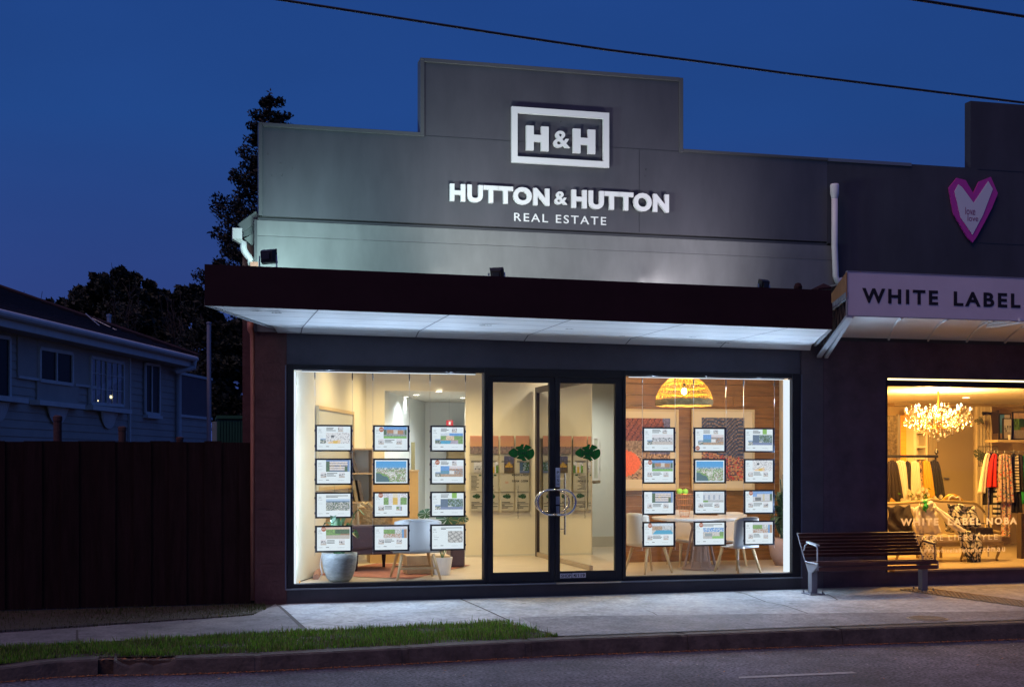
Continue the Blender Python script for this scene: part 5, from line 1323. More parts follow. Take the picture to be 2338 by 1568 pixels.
# dark sideboard with tapered legs, blankets and basket on top
YQ = 1.55; x0, x1 = X(693, YQ), X(912, YQ); ztp = at(760, 1199, YQ).z; zbt = at(760, 1268, YQ).z
so = thing('dark_sofa', 'dark purple brown upholstered sofa behind the concrete planter', 'sofa', ((x0 + x1) / 2, YQ, ZF)); dm = mat('plum_fabric', (.075, .045, .055), .85, bump=.2, bscale=60, var=.15, sheen=.3)
b = MB(); b.box(x0, x1, YQ + .05, YQ + .72, zbt, zbt + .2); bevel(b.build('seat_base', dm, so), .02, 3)
b = MB(); b.prism([(x0, YQ, zbt + .03), (x1, YQ, zbt + .1), (x1 - .02, YQ - .02, ztp), (x0 + .02, YQ - .02, ztp)], (0, .16, 0)); bevel(b.build('backrest', dm, so), .025, 3)
for xx in (x0 + .02, x1 - .16): b = MB(); b.box(xx, xx + .14, YQ + .13, YQ + .7, zbt + .15, ztp - .12); bevel(b.build('armrest', dm, so), .03, 3)
for xx, yy in ((x0 + .1, YQ + .05), (x0 + .62, YQ + .05), (x1 - .1, YQ + .6), (x0 + .1, YQ + .6)):
    b = MB(); b.tube([(xx, yy, ZF), (xx, yy, zbt)], [.016, .03], 10); b.build('leg', M['brown'], so)
b = MB(); xf0, xf1 = X(698, YQ), X(805, YQ)
for i in range(3):
    z = ztp + .004 + i * .035; b.sheet(lambda u, v, z=z, i=i: (xf0 + (xf1 - xf0) * u, YQ + .14 * v - .01, z + .03 * sin(pi * v) + .006 * sin(9 * u + i)), 16, 6)
    b.box(xf0 + .01 * i, xf1 - .01 * i, YQ - .01, YQ + .13, z - .002, z + .026)
tag(b.build('folded_blanket', mat('mustard_wool', (.45, .26, .10), .9, bump=.3, bscale=60)), 'stack of folded mustard blankets on the dark sofa back', 'blanket')
yb_ = YQ + .35; bx0, bx1 = X(812, yb_), X(905, yb_); zb0_ = at(850, 1196, yb_).z; zb1_ = at(850, 1152, yb_).z
t = thing('wicker_basket', 'woven basket filled with rolled paper and sticks', 'basket', ((bx0 + bx1) / 2, yb_, zb0_)); b = MB(); b.lathe([(.001, -.1), (.17, -.1), (.20, 0), (.215, zb1_ - zb0_ - .03), (.19, zb1_ - zb0_ - .03), (.18, .0)], ((bx0 + bx1) / 2, yb_, zb0_), 22)
b.build('basket_body', mat('wicker', (.40, .24, .10), .8, bump=.9, bscale=40, var=.3, vscale=20), t); b = MB()
for i in range(5): a = R.uniform(-.15, .15); b.tube([((bx0 + bx1) / 2 + a * .5, yb_ - .05, zb1_ - .06), ((bx0 + bx1) / 2 + a * 2, yb_ + R.uniform(-.1, .1), zb1_ + R.uniform(.03, .11))], .022, 8)
b.build('paper_roll', mat('kraft_paper', (.50, .36, .18), .8), t)
# concrete planter with strap leaves
pc = FL(775, 1329); pc.y += .15; pc = Vector((X(775, pc.y), pc.y, ZF)); r = (X(815.5, pc.y) - X(734, pc.y)) / 2; hp = at(775, 1261, pc.y).z - ZF
pl = thing('concrete_planter', 'large round grey concrete planter inside the left window', 'planter', pc); b = MB()
b.lathe([(.001, 0), (r * .55, 0), (r * .72, hp * .12), (r * .9, hp * .42), (r * .99, hp * .8), (r, hp), (r * .93, hp), (r * .9, hp * .85), (.001, hp * .85)], pc, 36); b.build('pot', mat('raw_concrete', (.30, .31, .31), .85, bump=.35, bscale=22, var=.25, vscale=9, stretch=(1, 1, 3)), pl, smooth=True)
plm = mat('plant_green', (.05, .13, .05), .35, var=.2)
def strap(b, base, a, L, h, w, droop=.5, n=8):
    d = Vector((cos(a), sin(a), 0)); s_ = Vector((-sin(a), cos(a), 0)); rows = []
    for i in range(n + 1):
        f = i / n; c = base + d * L * f + Vector((0, 0, h * sin(min(1, f * 1.1) * pi * .62) - droop * L * f * f * f)); ww = w * (.35 + 1.3 * f * (1 - f) * 1.6) * (1 if f < 1 else 0) + .002
        rows.append((c - s_ * ww, c + Vector((0, 0, -.01)), c + s_ * ww))
    for i in range(n):
        for k in range(2): b.poly([rows[i][k], rows[i][k + 1], rows[i + 1][k + 1], rows[i + 1][k]])
b = MB()
for i in range(13): strap(b, pc + Vector((R.uniform(-.05, .05), R.uniform(-.05, .05), hp * .85)), R.uniform(0, 2 * pi), R.uniform(.15, .38), R.uniform(.2, .55), R.uniform(.03, .05), R.uniform(.1, .5))
tip = at(755, 1108, pc.y); strap(b, pc + Vector((0, 0, hp)), pi * .95, .12, tip.z - ZF - hp + .12, .05, .0); b.build('leaves', plm, pl)
# cords on the floor
b = MB(); g0 = FL(690, 1325); b.tube([at(735, 1262, .5), at(731, 1290, .5), at(735, 1310, .45), FL(728, 1322)], .004, 6); o = b.build('electric_flex', M['white'])
tag(o, 'thin white cord hanging beside the planter', 'cord')
b = MB(); b.tube([FL(684, 1331) + Vector((0, 0, .006)), FL(686, 1322) + Vector((0, 0, .01)), FL(692, 1315) + Vector((0, 0, .02)), FL(702, 1308) + Vector((0, 0, .05))], .006, 8)
tag(b.build('orange_cord', mat('orange_rubber', (.85, .35, .05), .4)), 'orange cord end on the floor in the left corner', 'cord')
b = MB(); prev = FL(680, 1328)
for k in range(3): b.tube([FL(680 + 4 * k, 1329 - 3 * k) + Vector((0, 0, .005)), FL(700, 1323 - 3 * k) + Vector((0, 0, .006)), FL(715, 1318 + k) + Vector((0, 0, .006)), FL(727, 1321) + Vector((0, 0, .006))], .004, 6)
tag(b.build('cable_bundle', M['black']), 'tangle of dark cables left of the planter', 'cable')
b = MB(); b.tube([FL(723, 1323) + Vector((0, .05, .02)), FL(733, 1296) + Vector((0, .05, .12)), at(745, 1262, .7)], [.04, .035, .02], 8); tag(b.build('driftwood', mat('driftwood', (.40, .20, .13), .9, bump=.6, bscale=15, var=.3)), 'rough reddish branch leaning behind the planter', 'branch')
# glowing lamp behind the sofa
lp = at(690, 1180, 1.35); t = thing('floor_lamp', 'small warm uplight glowing against the left wall', 'lamp', (lp.x, 1.35, ZF)); b = MB(); b.lathe([(.001, 0), (.05, 0), (.05, .5), (.04, .5)], (lp.x + .04, 1.35, ZF), 14); b.build('lamp_base', M['black'], t)
b = MB(); b.ball((lp.x + .04, 1.35, ZF + .54), .03, 10); b.build('bulb', emit_mat('warm_bulb', (1, .6, .2), 10), t); lamp('bulb_light', 'POINT', (lp.x + .04, 1.3, ZF + .64), 22, (1, .55, .2), t, size=.03)
# rug, box and stool
b = MB(); rc = [FL(700, 1312), FL(940, 1322), FL(1075, 1290), FL(860, 1286)]; b.sheet(lambda u, v: (rc[0].lerp(rc[1], u)).lerp(rc[3].lerp(rc[2], u), v) + Vector((0, 0, .006)), 8, 4)
tag(b.build('floor_rug', mat('red_rug', (.34, .13, .09), .95, bump=.3, bscale=40, var=.3, vscale=7)), 'worn reddish rug under the chair in the left window', 'rug')
def chair_shell(name, label, cx, cy, rot, seat_z, top_z, w, shellm, legm, group, bar=True, loc=True, leg_spread=1.0, deep=.40):
    t = thing(name, label, 'chair', (0, 0, 0), group); b = MB(); hw = w / 2; D_ = deep
    def f(u, v):                      # curved shell: seat then back (chair faces +y, back at -y)
        x = (u - .5) * w; s_ = v * 2
        if s_ < 1: y = D_ * (.5 - s_); z = seat_z + .03 * (abs(2 * u - 1) ** 2) * 1.0 - .02 * sin(pi * s_)
        else:
            k = s_ - 1; y = -D_ * .5 - .07 * k + .10 * (abs(2 * u - 1) ** 2) * (.4 + .6 * k); z = seat_z + (top_z - seat_z) * k - .03 * abs(2 * u - 1) ** 4 * k
            x *= (1 - .06 * k)
        return (x, y, z)
    b.sheet(f, 14, 18); o = b.build('seat_shell', shellm, t, smooth=True); m_ = o.modifiers.new('s', 'SOLIDIFY'); m_.thickness = .022
    for sx in (-1, 1):
        for sy in (-1, 1):
            b = MB(); b.tube([(sx * hw * .62, sy * D_ * .34, seat_z - .02), (sx * hw * .86 * leg_spread, sy * D_ * .56 * leg_spread, ZF)], [.020, .013], 10); b.build('leg', legm, t)
    if bar:
        b = MB(); zz = ZF + (seat_z - ZF) * .42
        b.bar((-hw * .76, -D_ * .46, zz), (hw * .76, -D_ * .46, zz), .018, .022); b.bar((-hw * .76, D_ * .46, zz), (hw * .76, D_ * .46, zz), .018, .022); b.build('stretcher', legm, t)
    t.location = (cx, cy, 0); t.rotation_euler.z = rot; return t
shm = mat('pale_shell', (.42, .42, .44), .45); whs = mat('white_shell', (.85, .84, .84), .5); shw = mat('warm_shell', (.60, .52, .44), .45); oak = mat('oak_leg', (.55, .36, .18), .45, var=.1, vscale=8)  # one shell colour raised to make up for light missing on that chair
cy = FL(910, 1325).y + .24; zs_ = at(950, 1262, cy - .2).z; zt_ = at(950, 1187, cy - .25).z
chair_shell('shell_chair', 'pale chair with wooden legs, its back against the left window', X(948, cy), cy, .03, zs_, zt_ + .01, X(1006, cy) - X(892, cy), shm, oak, 'pale shell chairs in the windows', deep=.38)
bx = [FL(929, 1312), FL(1012, 1312)]; b = MB(); yb2 = bx[0].y; b.box(bx[0].x, bx[1].x, yb2, yb2 + .3, ZF + .012, at(970, 1268, yb2).z); b.box(bx[1].x + .01, X(1029, yb2), yb2 + .02, yb2 + .3, ZF + .012, at(1015, 1268, yb2).z)
tag(b.build('timber_box', wood), 'open timber crate behind the pale chair, left window', 'crate')
yb3 = 1.9; b = MB(); b.box(X(1029, yb3), X(1062, yb3), yb3, yb3 + .3, ZF + .01, at(1045, 1228, yb3).z); tag(bevel(b.build('dark_stool', dm), .02, 2), 'dark upholstered cube right of the timber crate', 'stool')
# potted monstera between the columns
pm_ = FL(1000, 1300); t = thing('leafy_plant', 'split leaf plant behind the lower right panels of the left window', 'plant', (X(1010, 1.0), 1.0, ZF)); px_0 = Vector((X(1010, 1.0), 1.0, ZF))
b = MB(); b.lathe([(.001, 0), (.09, 0), (.12, .2), (.11, .2), (.1, .17), (.001, .17)], px_0, 20); b.build('pot', M['white'], t)
b = MB(); stems = MB()
def mleaf(c, w, tilt, b, yaw=0):
    n = 14; M_ = Matrix.Rotation(yaw, 3, 'Z') @ Matrix.Rotation(tilt, 3, 'Y')
    for i in range(n):
        a0, a1 = 2 * pi * i / n, 2 * pi * (i + (.62 if i % 2 else .95)) / n
        p = [Vector((0, 0, 0)), Vector((cos(a0) * w, .02, sin(a0) * w * .55)), Vector((cos(a1) * w, .02, sin(a1) * w * .55))]
        b.poly([M_ @ q + c for q in p])
for px0, py0, w, tl in ((973, 1172, .11, -.2), (1022, 1184, .15, .15), (1055, 1180, .10, .5), (990, 1195, .1, .4), (1030, 1155, .08, -.5)):
    c = at(px0, py0, .9 + R.uniform(-.1, .1)); mleaf(c, w * .9, tl, b); stems.tube([px_0 + Vector((0, 0, .17)), (px_0 + c) / 2 + Vector((0, 0, .15)), c], .005, 5)
stems.build('stem', plm, t); b.build('leaves', plm, t)

# ------------------------------------------------------------------ right window
pdx, pdy = at(1562, 880, .85), .85; pt = thing('pendant_lamp', 'glowing woven rattan pendant lamp in the right window', 'pendant lamp', (pdx.x, pdy, at(1562, 925, pdy).z))
cx = pdx.x; Rr = (X(1623, pdy) - X(1501, pdy)) / 2; zb_ = at(1562, 924, pdy).z; H_ = at(1562, 858, pdy).z - zb_ ; rat = mat('rattan', (.62, .36, .05), .6, var=.2, vscale=20)
def dome(a, f): r = Rr * (1 - max(0, f) ** 2.4 * .62) * (1 - .02 * (f < .05)); return Vector((cx + r * cos(a), pdy + r * sin(a), zb_ + H_ * f))
b = MB(); na = 30; lv_ = [0.02, .10, .2, .36, .4, .56, .6, .76, .8, .94, 1.0]
for f in lv_: b.tube([dome(2 * pi * i / 36, f) for i in range(37)], .0035, 4, cap=False)
for (f0, f1) in ((.2, .36), (.4, .56), (.6, .76), (.8, .94)):
    for i in range(na):
        a = 2 * pi * i / na; b.tube([dome(a, f0), dome(a + .07, (f0 + f1) / 2), dome(a, f1)], .0026, 4, cap=False); b.tube([dome(a + .15, f0), dome(a + .08, (f0 + f1) / 2), dome(a + .15, f1)], .0026, 4, cap=False)
b.build('shade', rat, pt); b = MB()
rimm = mat('dry_rim', (.30, .20, .08), .8, var=.3, vscale=30)
for k in range(7): b.tube([dome(2 * pi * i / 40, -.02 + k * .03) + Vector((0, 0, .004 * sin(i * 1.7 + k))) for i in range(41)], .0075, 5, cap=False)
b.build('rim', rimm, pt); b = MB(); zb2 = at(1562, 893, pdy).z
b.ball((cx, pdy, zb2), .032, 14, sz=1.25); b.build('bulb', emit_mat('filament_bulb', (1, .72, .30), 60), pt); b = MB(); b.tube([(cx, pdy, 2.9), (cx, pdy, zb2 + .05)], .005, 6); b.tube([(cx, pdy, zb2 + .04), (cx, pdy, zb2 + .09)], .018, 10); b.build('flex', M['black'], pt)
lamp('bulb_light', 'POINT', (cx, pdy, zb2), 90, (1, .56, .12), pt, size=.05)
yt_ = .95; tb = thing('round_table', 'round white topped dining table in the right window', 'table', (X(1598, yt_), yt_, ZF)); tr = (X(1699, yt_) - X(1494, yt_)) / 2; ztt = at(1598, 1180, yt_).z
c = Vector((X(1598, yt_), yt_, ztt)); b = MB(); b.lathe([(.001, -.05), (tr * .6, -.05), (tr * .97, -.03), (tr, -.012), (tr, 0), (.001, 0)], c, 48); b.build('tabletop', mat('table_white', (.60, .57, .55), .35), tb)
b = MB(); b.lathe([(.22, ZF - ztt), (.22, ZF - ztt + .02), (.10, ZF - ztt + .10), (.07, -.2), (.13, -.05)], c, 24)
for i in range(10): a = 2 * pi * i / 10; b.tube([c + Vector((.2 * cos(a), .2 * sin(a), ZF - ztt)), c + Vector((.08 * cos(a), .08 * sin(a), -.06))], .012, 6)
b.build('pedestal', mat('slatted_base', (.28, .17, .13), .6), tb)
# fruit basket
yf = .9; fc = at(1563, 1133, yf); fc.z = ztt; fb = thing('fruit_basket', 'wire basket with an arched handle on the round table', 'basket', fc, None); b = MB()
for f, r in ((0, .06), (.07, .07), (.14, .085), (.21, .10), (.27, .115)): b.tube([fc + Vector((r * cos(a * pi / 12), r * sin(a * pi / 12), .01 + f)) for a in range(25)], .0025, 4, cap=False)
for i in range(12): a = i * pi / 6; b.tube([fc + Vector((.05 * cos(a), .05 * sin(a), .01)), fc + Vector((.115 * cos(a), .115 * sin(a), .28))], .002, 4)
b.build('wire_bowl', mat('copper_wire', (.5, .22, .12), .35, metal=.8), fb); b = MB(); b.tube([fc + Vector((.12 * cos(a * pi / 14), 0, .27 + .10 * sin(a * pi / 14))) for a in range(15)], .003, 5); b.build('basket_handle', mat('copper_wire2', (.5, .22, .12), .35, metal=.8), fb)
apm = mat('apple_green', (.35, .60, .06), .3)
for xx, zz, lab in ((1551.5, 1121, 'green apple in the wire basket, left one'), (1564.5, 1122, 'green apple in the wire basket, right one')):
    p = at(xx, zz, yf - .02); p2 = Vector((p.x, yf - .02, max(p.z + .0, ztt + .06))); b = MB(); b.lathe([(.001, -.034), (.02, -.032), (.035, -.01), (.036, .012), (.02, .032), (.004, .026)], p2, 16); b.tube([p2 + Vector((0, 0, .026)), p2 + Vector((.006, 0, .045))], .002, 5); tag(b.build('apple', apm, smooth=True), lab, 'apple', 'apples in the wire basket')
def zat(x, y, Y): return at(x, y, Y).z
gch = 'pale shell chairs in the windows'
yl = .62; chair_shell('shell_chair', 'pale shell chair at the left side of the round table', X(1480, yl), yl, -1.15, zat(1480, 1245, yl), zat(1460, 1170, yl), .40, shw, oak, gch, bar=False)
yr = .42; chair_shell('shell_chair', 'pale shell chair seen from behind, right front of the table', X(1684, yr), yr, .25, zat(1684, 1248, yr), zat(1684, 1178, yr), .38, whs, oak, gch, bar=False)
yk = 1.55; chair_shell('shell_chair', 'cream chair tucked behind the table, below the apples', X(1568, yk), yk, pi, zat(1568, 1235, yk), zat(1568, 1165, yk), .42, shw, oak, gch, bar=False)
yk = 1.5; chair_shell('shell_chair', 'cream chair behind the table, near the window centre right', X(1672, yk), yk, pi - .4, zat(1672, 1235, yk), zat(1672, 1170, yk), .40, shw, oak, gch, bar=False)
# plant and pot at the far right
pr_ = Vector((X(1790, 1.3), 1.3, ZF)); t = thing('tall_plant', 'tall dark leafed plant in a round pot by the right light strip', 'plant', pr_); rr = .19; hh = at(1780, 1227, 1.3).z - ZF
b = MB(); b.lathe([(.001, 0), (rr * .6, 0), (rr * .9, hh * .35), (rr, hh * .75), (rr * .92, hh), (rr * .84, hh), (.001, hh * .85)], pr_, 30); b.build('pot', mat('terracotta_pot', (.34, .22, .18), .8, var=.12), t, smooth=True)
b = MB()
for i in range(26): strap(b, pr_ + Vector((R.uniform(-.05, .02), R.uniform(-.05, .05), hh * .8 + R.uniform(0, .55))), R.uniform(1.2, 5.2), R.uniform(.12, .26), R.uniform(.1, .35), R.uniform(.03, .045), .4, 6)
for i in range(4): b.tube([pr_ + Vector((R.uniform(-.05, .05), 0, hh * .8)), pr_ + Vector((R.uniform(-.12, .03), 0, hh * .8 + R.uniform(.5, .9)))], .008, 6)
b.build('leaves', mat('dark_leaf', (.03, .06, .03), .4, var=.3), t)
# ================================================================== BOUTIQUE NEXT DOOR
bq = thing('boutique_building', 'dark navy boutique next door with one big golden lit window', 'shop', (X(1885), 0, 0))
BX0, BX1 = XR + .002, 14.5; WX0 = X(2027); navy = mat('navy_render', (.062, .066, .080), .7, spec=.2, bump=.12, bscale=9, var=.22, vscale=1.6, stretch=(1, 1, .35))
dkb = mat('dark_painted_brick', (.105, .070, .092), .75, spec=.15, bump=.25, bscale=16, var=.25, vscale=3)
TX = X(2216)
b = MB(); b.prism(xz([(BX0, 2.9), (BX1, 2.9), (BX1, 5.815), (TX, 5.815), (TX, 5.012), (BX0, 5.012)], 0), (0, .12, 0)); b.build('upper_wall', navy, bq)
b = MB(); b.box(BX0, X(2080), -.014, .13, 4.985, 5.022); b.build('parapet_flashing', mat('pale_flashing', (.20, .23, .26), .4, metal=.3), bq)
b = MB(); b.box(X(2222), BX1, -.004, 0, 4.118, 4.126); b.box(X(2222), X(2222) + .006, -.004, 0, 4.126, 4.20); b.box(TX + .1, BX1, -.004, 0, 5.0, 5.006); b.build('panel_seam', M['trim'], bq)
b = MB(); b.box(X(1880) + .002, WX0 - .03, -.002, .26, -.05, 2.9); 
for i in range(30):
    z = .0 + i * .0965
    b.box(X(1893), WX0 - .032, -.005, -.002, z + .003, z + .0935)
b.build('brick_wall', dkb, bq)
b = MB(); b.box(WX0 - .03, BX1, .0, .14, 2.482, 2.9); b.build('window_header', dkb, bq)
b = MB(); b.box(WX0 - .03, BX1, .0, .16, -.05, .19); b.build('plinth', dkb, bq)
b = MB(); b.box(X(2040), BX1, -.03, .14, .192, .215); b.build('window_sill', mat('bronze_sill', (.30, .22, .15), .35, metal=.5), bq)
b = MB(); b.box(WX0 - .03, WX0, .004, .12, .192, 2.48); b.box(WX0, BX1, .004, .12, 2.385, 2.455); b.build('window_frame', M['frame'], bq)
b = MB(); b.box(WX0, BX1, .05, .08, 2.457, 2.478); b.build('light_strip', emit_mat('warm_strip', (1, .78, .35), 3.2), bq)
b = MB(); b.poly([(WX0, .06, .213), (BX1, .06, .213), (BX1, .06, 2.386), (WX0, .06, 2.386)]); wpn = b.build('window_pane', M['glass'], bq)
vt = thin_mat('pale_vinyl', (.95, .95, 1.0), .6)
def words(ws, z0, z1, Y, d, bo, m_, nm, par):
    for w_, xa, xb in ws: text_mb(w_, X(xa, Y), X(xb, Y), z0, z1, Y, d, bold=bo, space=1.3).build(nm, m_, par)
words((('WHITE', 2056, 2143), ('LABEL', 2164, 2240), ('NOBA', 2252, 2322)), at(2190, 1198, .055).z, at(2190, 1181.5, .055).z, .055, 0, .04, vt, 'lettering_word', wpn)
words((('LUXE', 2105, 2153), ('LIFESTYLE', 2166, 2278)), at(2190, 1232.5, .055).z, at(2190, 1220, .055).z, .055, 0, -.004, vt, 'lettering_word', wpn)
words((('www', 2109, 2134), ('whitelabelnoba', 2138, 2240), ('com', 2245, 2272), ('au', 2277, 2294.6)), at(2200, 1260, .055).z, at(2200, 1250, .055).z, .055, 0, .012, vt, 'lettering_word', wpn)
for px0 in (2136, 2242.5, 2274.5): b = MB(); b.box(X(px0, .055) - .004, X(px0, .055) + .004, .054, .055, at(2200, 1260, .055).z, at(2200, 1260, .055).z + .008); b.build('lettering_dot', vt, wpn)
# interior shell
bw = mat('boutique_wall', (.58, .45, .24), .7, var=.04); YW = 4.3
b = MB(); b.poly([(WX0 - .05, .05, ZF + .01), (BX1, .05, ZF + .01), (BX1 + 2, 5, ZF + .01), (WX0 - .05, 5, ZF + .01)]); b.build('floor', mat('boutique_floor', (.60, .50, .36), .3, var=.05), bq)
b = MB(); b.box(WX0 - .05, BX1, .14, 5, 2.40, 2.44); b.build('ceiling', mat('boutique_ceiling', (.8, .78, .72), .8), bq)
b = MB(); b.box(WX0 - .3, BX1, YW, YW + .05, ZF, 2.40); b.build('inner_wall', bw, bq)
b = MB(); b.prism([(WX0 - .03, .14, ZF), (WX0 - .03 + k_ * YW, YW, ZF), (WX0 - .08 + k_ * YW, YW, ZF), (WX0 - .08, .14, ZF)], (0, 0, 2.2)); b.build('inner_wall', bw, bq)
b = MB(); b.box(BX1 - .1, BX1, .14, 5, ZF, 2.4); b.build('inner_wall', bw, bq)
b = MB(); b.box(X(2030, YW - .1), BX1, YW - .25, YW - .002, at(2200, 930, YW).z, 2.40); b.build('bulkhead', mat('bulkhead_paint', (.42, .32, .17), .7), bq)
b = MB(); b.box(X(1880), BX1, .13, 5.2, 3.6, 3.65); b.box(BX1 - .2, BX1, .13, 5.2, -.1, 3.6); b.box(X(1880) + 1.2, BX1, 5.1, 5.2, -.1, 3.6); b.build('roof', M['steel'], bq)
def bbox_obj(name, px0, px1, yt, yb_, Y, th, m_, par, mid=None):
    mid = mid or (px0 + px1) / 2; b = MB(); b.box(X(px0, Y), X(px1, Y), Y, Y + th, at(mid, yb_, Y).z, at(mid, yt, Y).z); return b.build(name, m_, par)
# orange slat panel and white shelf column, curtain, door
bbox_obj('slat_panel', 2057, 2086, 948, 1200, 3.6, .05, mat('orange_slats', (.80, .34, .04), .5, var=.12, vscale=4, stretch=(1, 1, 9), bump=.1), bq)
sc_ = thing('display_column', 'cream display column with square niches beside the slatted panel', 'shelf', (X(2102, 3.4), 3.4, ZF))
b = MB(); Yc = 3.4; xa, xb = X(2086, Yc), X(2118, Yc); ztop = at(2100, 935, Yc).z
zz = [ZF, at(2100, 1047, Yc).z, at(2100, 1030, Yc).z, at(2100, 1016, Yc).z, at(2100, 1000, Yc).z, ztop]
b.box(xa, xb, Yc + .2, Yc + .24, ZF, ztop); b.box(xa, xa + .05, Yc, Yc + .2, ZF, ztop); b.box(xb - .03, xb, Yc, Yc + .2, ZF, ztop)
for z0, z1 in ((ztop - .35, ztop), (at(2100, 1022, Yc).z, at(2100, 1018, Yc).z), (at(2100, 1048, Yc).z, at(2100, 1044, Yc).z)): b.box(xa + .05, xb - .03, Yc, Yc + .2, z0, z1)
b.build('carcass', mat('cream_laminate', (.68, .60, .45), .5), sc_)
def curtain(px0, px1, yt, yb_, Y, m_, name, lab=None, folds=9, cat='curtain'):
    b = MB(); x0, x1 = X(px0, Y), X(px1, Y); z1, z0 = at(px0, yt, Y).z, at(px0, yb_, Y).z
    b.sheet(lambda u, v: (x0 + (x1 - x0) * u, Y + .03 * sin(u * folds * 2 * pi) + .012 * sin(u * 31), z0 + (z1 - z0) * v), folds * 10, 3); o = b.build(name, m_, smooth=True); tag(o, lab, cat); return o
cuf = mat('curtain_fabric', (.58, .50, .36), .8)
curtain(2225, 2262, 928, 1215, 3.3, cuf, 'curtain', 'long pale curtain behind the hanging basket, boutique', 7)
curtain(2118, 2136, 935, 1215, 3.9, cuf, 'curtain', 'narrow pale curtain beside the display column, boutique', 4)
dd = thing('panel_door', 'plain pale door with lever handle in the boutique back wall', 'door', (X(2180, YW - .05), YW - .05, ZF)); dd0 = bbox_obj('door_panel', 2140, 2222, 942, 1240, YW - .06, .04, mat('door_paint', (.52, .43, .28), .6), dd)
b = MB(); p = at(2157, 1092, YW - .08); b.box(p.x - .02, p.x + .07, YW - .1, YW - .07, p.z - .012, p.z + .012); b.build('handle', M['steel'], dd)
# mirror, its dark mottled crystal reflection painted into the colour
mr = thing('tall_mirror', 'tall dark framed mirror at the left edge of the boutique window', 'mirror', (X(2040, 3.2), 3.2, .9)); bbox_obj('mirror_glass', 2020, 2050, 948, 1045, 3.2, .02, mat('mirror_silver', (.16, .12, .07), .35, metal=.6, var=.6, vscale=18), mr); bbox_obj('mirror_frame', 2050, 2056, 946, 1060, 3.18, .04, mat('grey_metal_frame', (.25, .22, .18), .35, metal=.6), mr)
# television speaker on bracket, shelf and photos
tv = thing('wall_screen', 'dark wall mounted screen tilted on a bracket, boutique', 'screen', (X(2273, 3.1), 3.1, 1.5)); b = MB(); Yv = 3.1
b.prism([at(2261, 941, Yv), at(2281, 936, Yv), at(2287, 988, Yv), at(2267, 990, Yv)], (.05, .05, 0)); b.build('screen_panel', mat('screen_dark', (.07, .05, .03), .3), tv)
b = MB(); b.tube([at(2244, 944, Yv), at(2252, 942, Yv), at(2262, 944, Yv)], [.03, .018, .02], 8); b.build('bracket_arm', M['black'], tv)
Ysf = 2.6; b = MB(); b.box(X(2278, Ysf), X(2345, Ysf) + 1, Ysf, Ysf + .3, at(2300, 1009, Ysf).z, at(2300, 1003.5, Ysf).z); shf = b.build('wall_shelf', mat('shelf_cream', (.60, .48, .28), .5)); tag(shf, 'floating shelf holding framed photographs, boutique', 'shelf')
zsf = at(2300, 1003.5, Ysf).z
for i, (xa, xb, yt, lab, fn) in enumerate(((2281, 2308, 944, 'black framed photo at the left of the boutique shelf', P_interior), (2290, 2311, 954, 'smaller framed group photo in front on the boutique shelf', P_living), (2312, 2345, 940, 'largest framed photo at the right end of the boutique shelf', P_street))):
    Yp = Ysf + (.14, .06, .12)[i]; t = thing('photo_frame', lab, 'picture', (X((xa + xb) / 2, Yp), Yp, zsf), 'photo frames on the boutique shelf'); x0, x1 = X(xa, Yp), X(xb, Yp); z1 = at(xa, yt, Yp).z
    b = MB(); b.box(x0, x1, Yp, Yp + .02, zsf + .002, z1); b.build('frame', M['black'], t); b = MB(); mosaic(b, x0 + .015, x1 - .015, zsf + .02, z1 - .015, Yp - .002, lambda a, v, fn=fn: tuple(q * .6 for q in fn(a, v)), 9, 9); b.build('photo', bm, t)
b = MB(); p = at(2305, 1003, Ysf + .03); b.lathe([(.001, 0), (.018, 0), (.024, .07), (.02, .07), (.001, .005)], (p.x, Ysf + .03, zsf), 14); tag(b.build('cup', M['white']), 'small white cup standing before the shelf photographs', 'cup')
# wire basket with leafy branch
wbk = thing('wire_rack', 'black wire wall basket beside the right clothes rail', 'rack', (X(2255, 2.9), 2.9, 1.2)); b = MB(); Yw_ = 2.9
for i in range(12): xx = 2234 + i * 4; b.tube([at(xx, 1019, Yw_), at(xx, 1063 if i < 5 else 1035, Yw_)], .004, 4)
for y_, xe in ((1019, 2278), (1035, 2278), (1049, 2252), (1063, 2252)): b.tube([at(2234, y_, Yw_), at(xe, y_, Yw_)], .005, 5)
b.build('wire_grid', M['black'], wbk)
br = thing('orchid_stem', 'arching dry stem rising from the wire basket', 'plant', tuple(at(2262, 1063, 2.85))); b = MB(); b.tube([at(x, y, 2.85) for x, y in ((2262, 1060), (2261, 1020), (2257, 990), (2248, 972), (2238, 963), (2228, 958))], [.008, .007, .006, .005, .004, .003], 6); b.build('stem', mat('dry_stem', (.20, .13, .05), .8), br)
b = MB()
for x, y in ((2238, 963), (2244, 962), (2232, 960), (2241, 957)): p = at(x, y, 2.85); mleaf(p, .05, R.uniform(-1, 1), b)
for x, y in ((2240, 1040), (2250, 1046)): mleaf(at(x, y, 2.8), .13, .6, b)
b.build('leaves', mat('olive_leaf', (.06, .07, .03), .6), br)

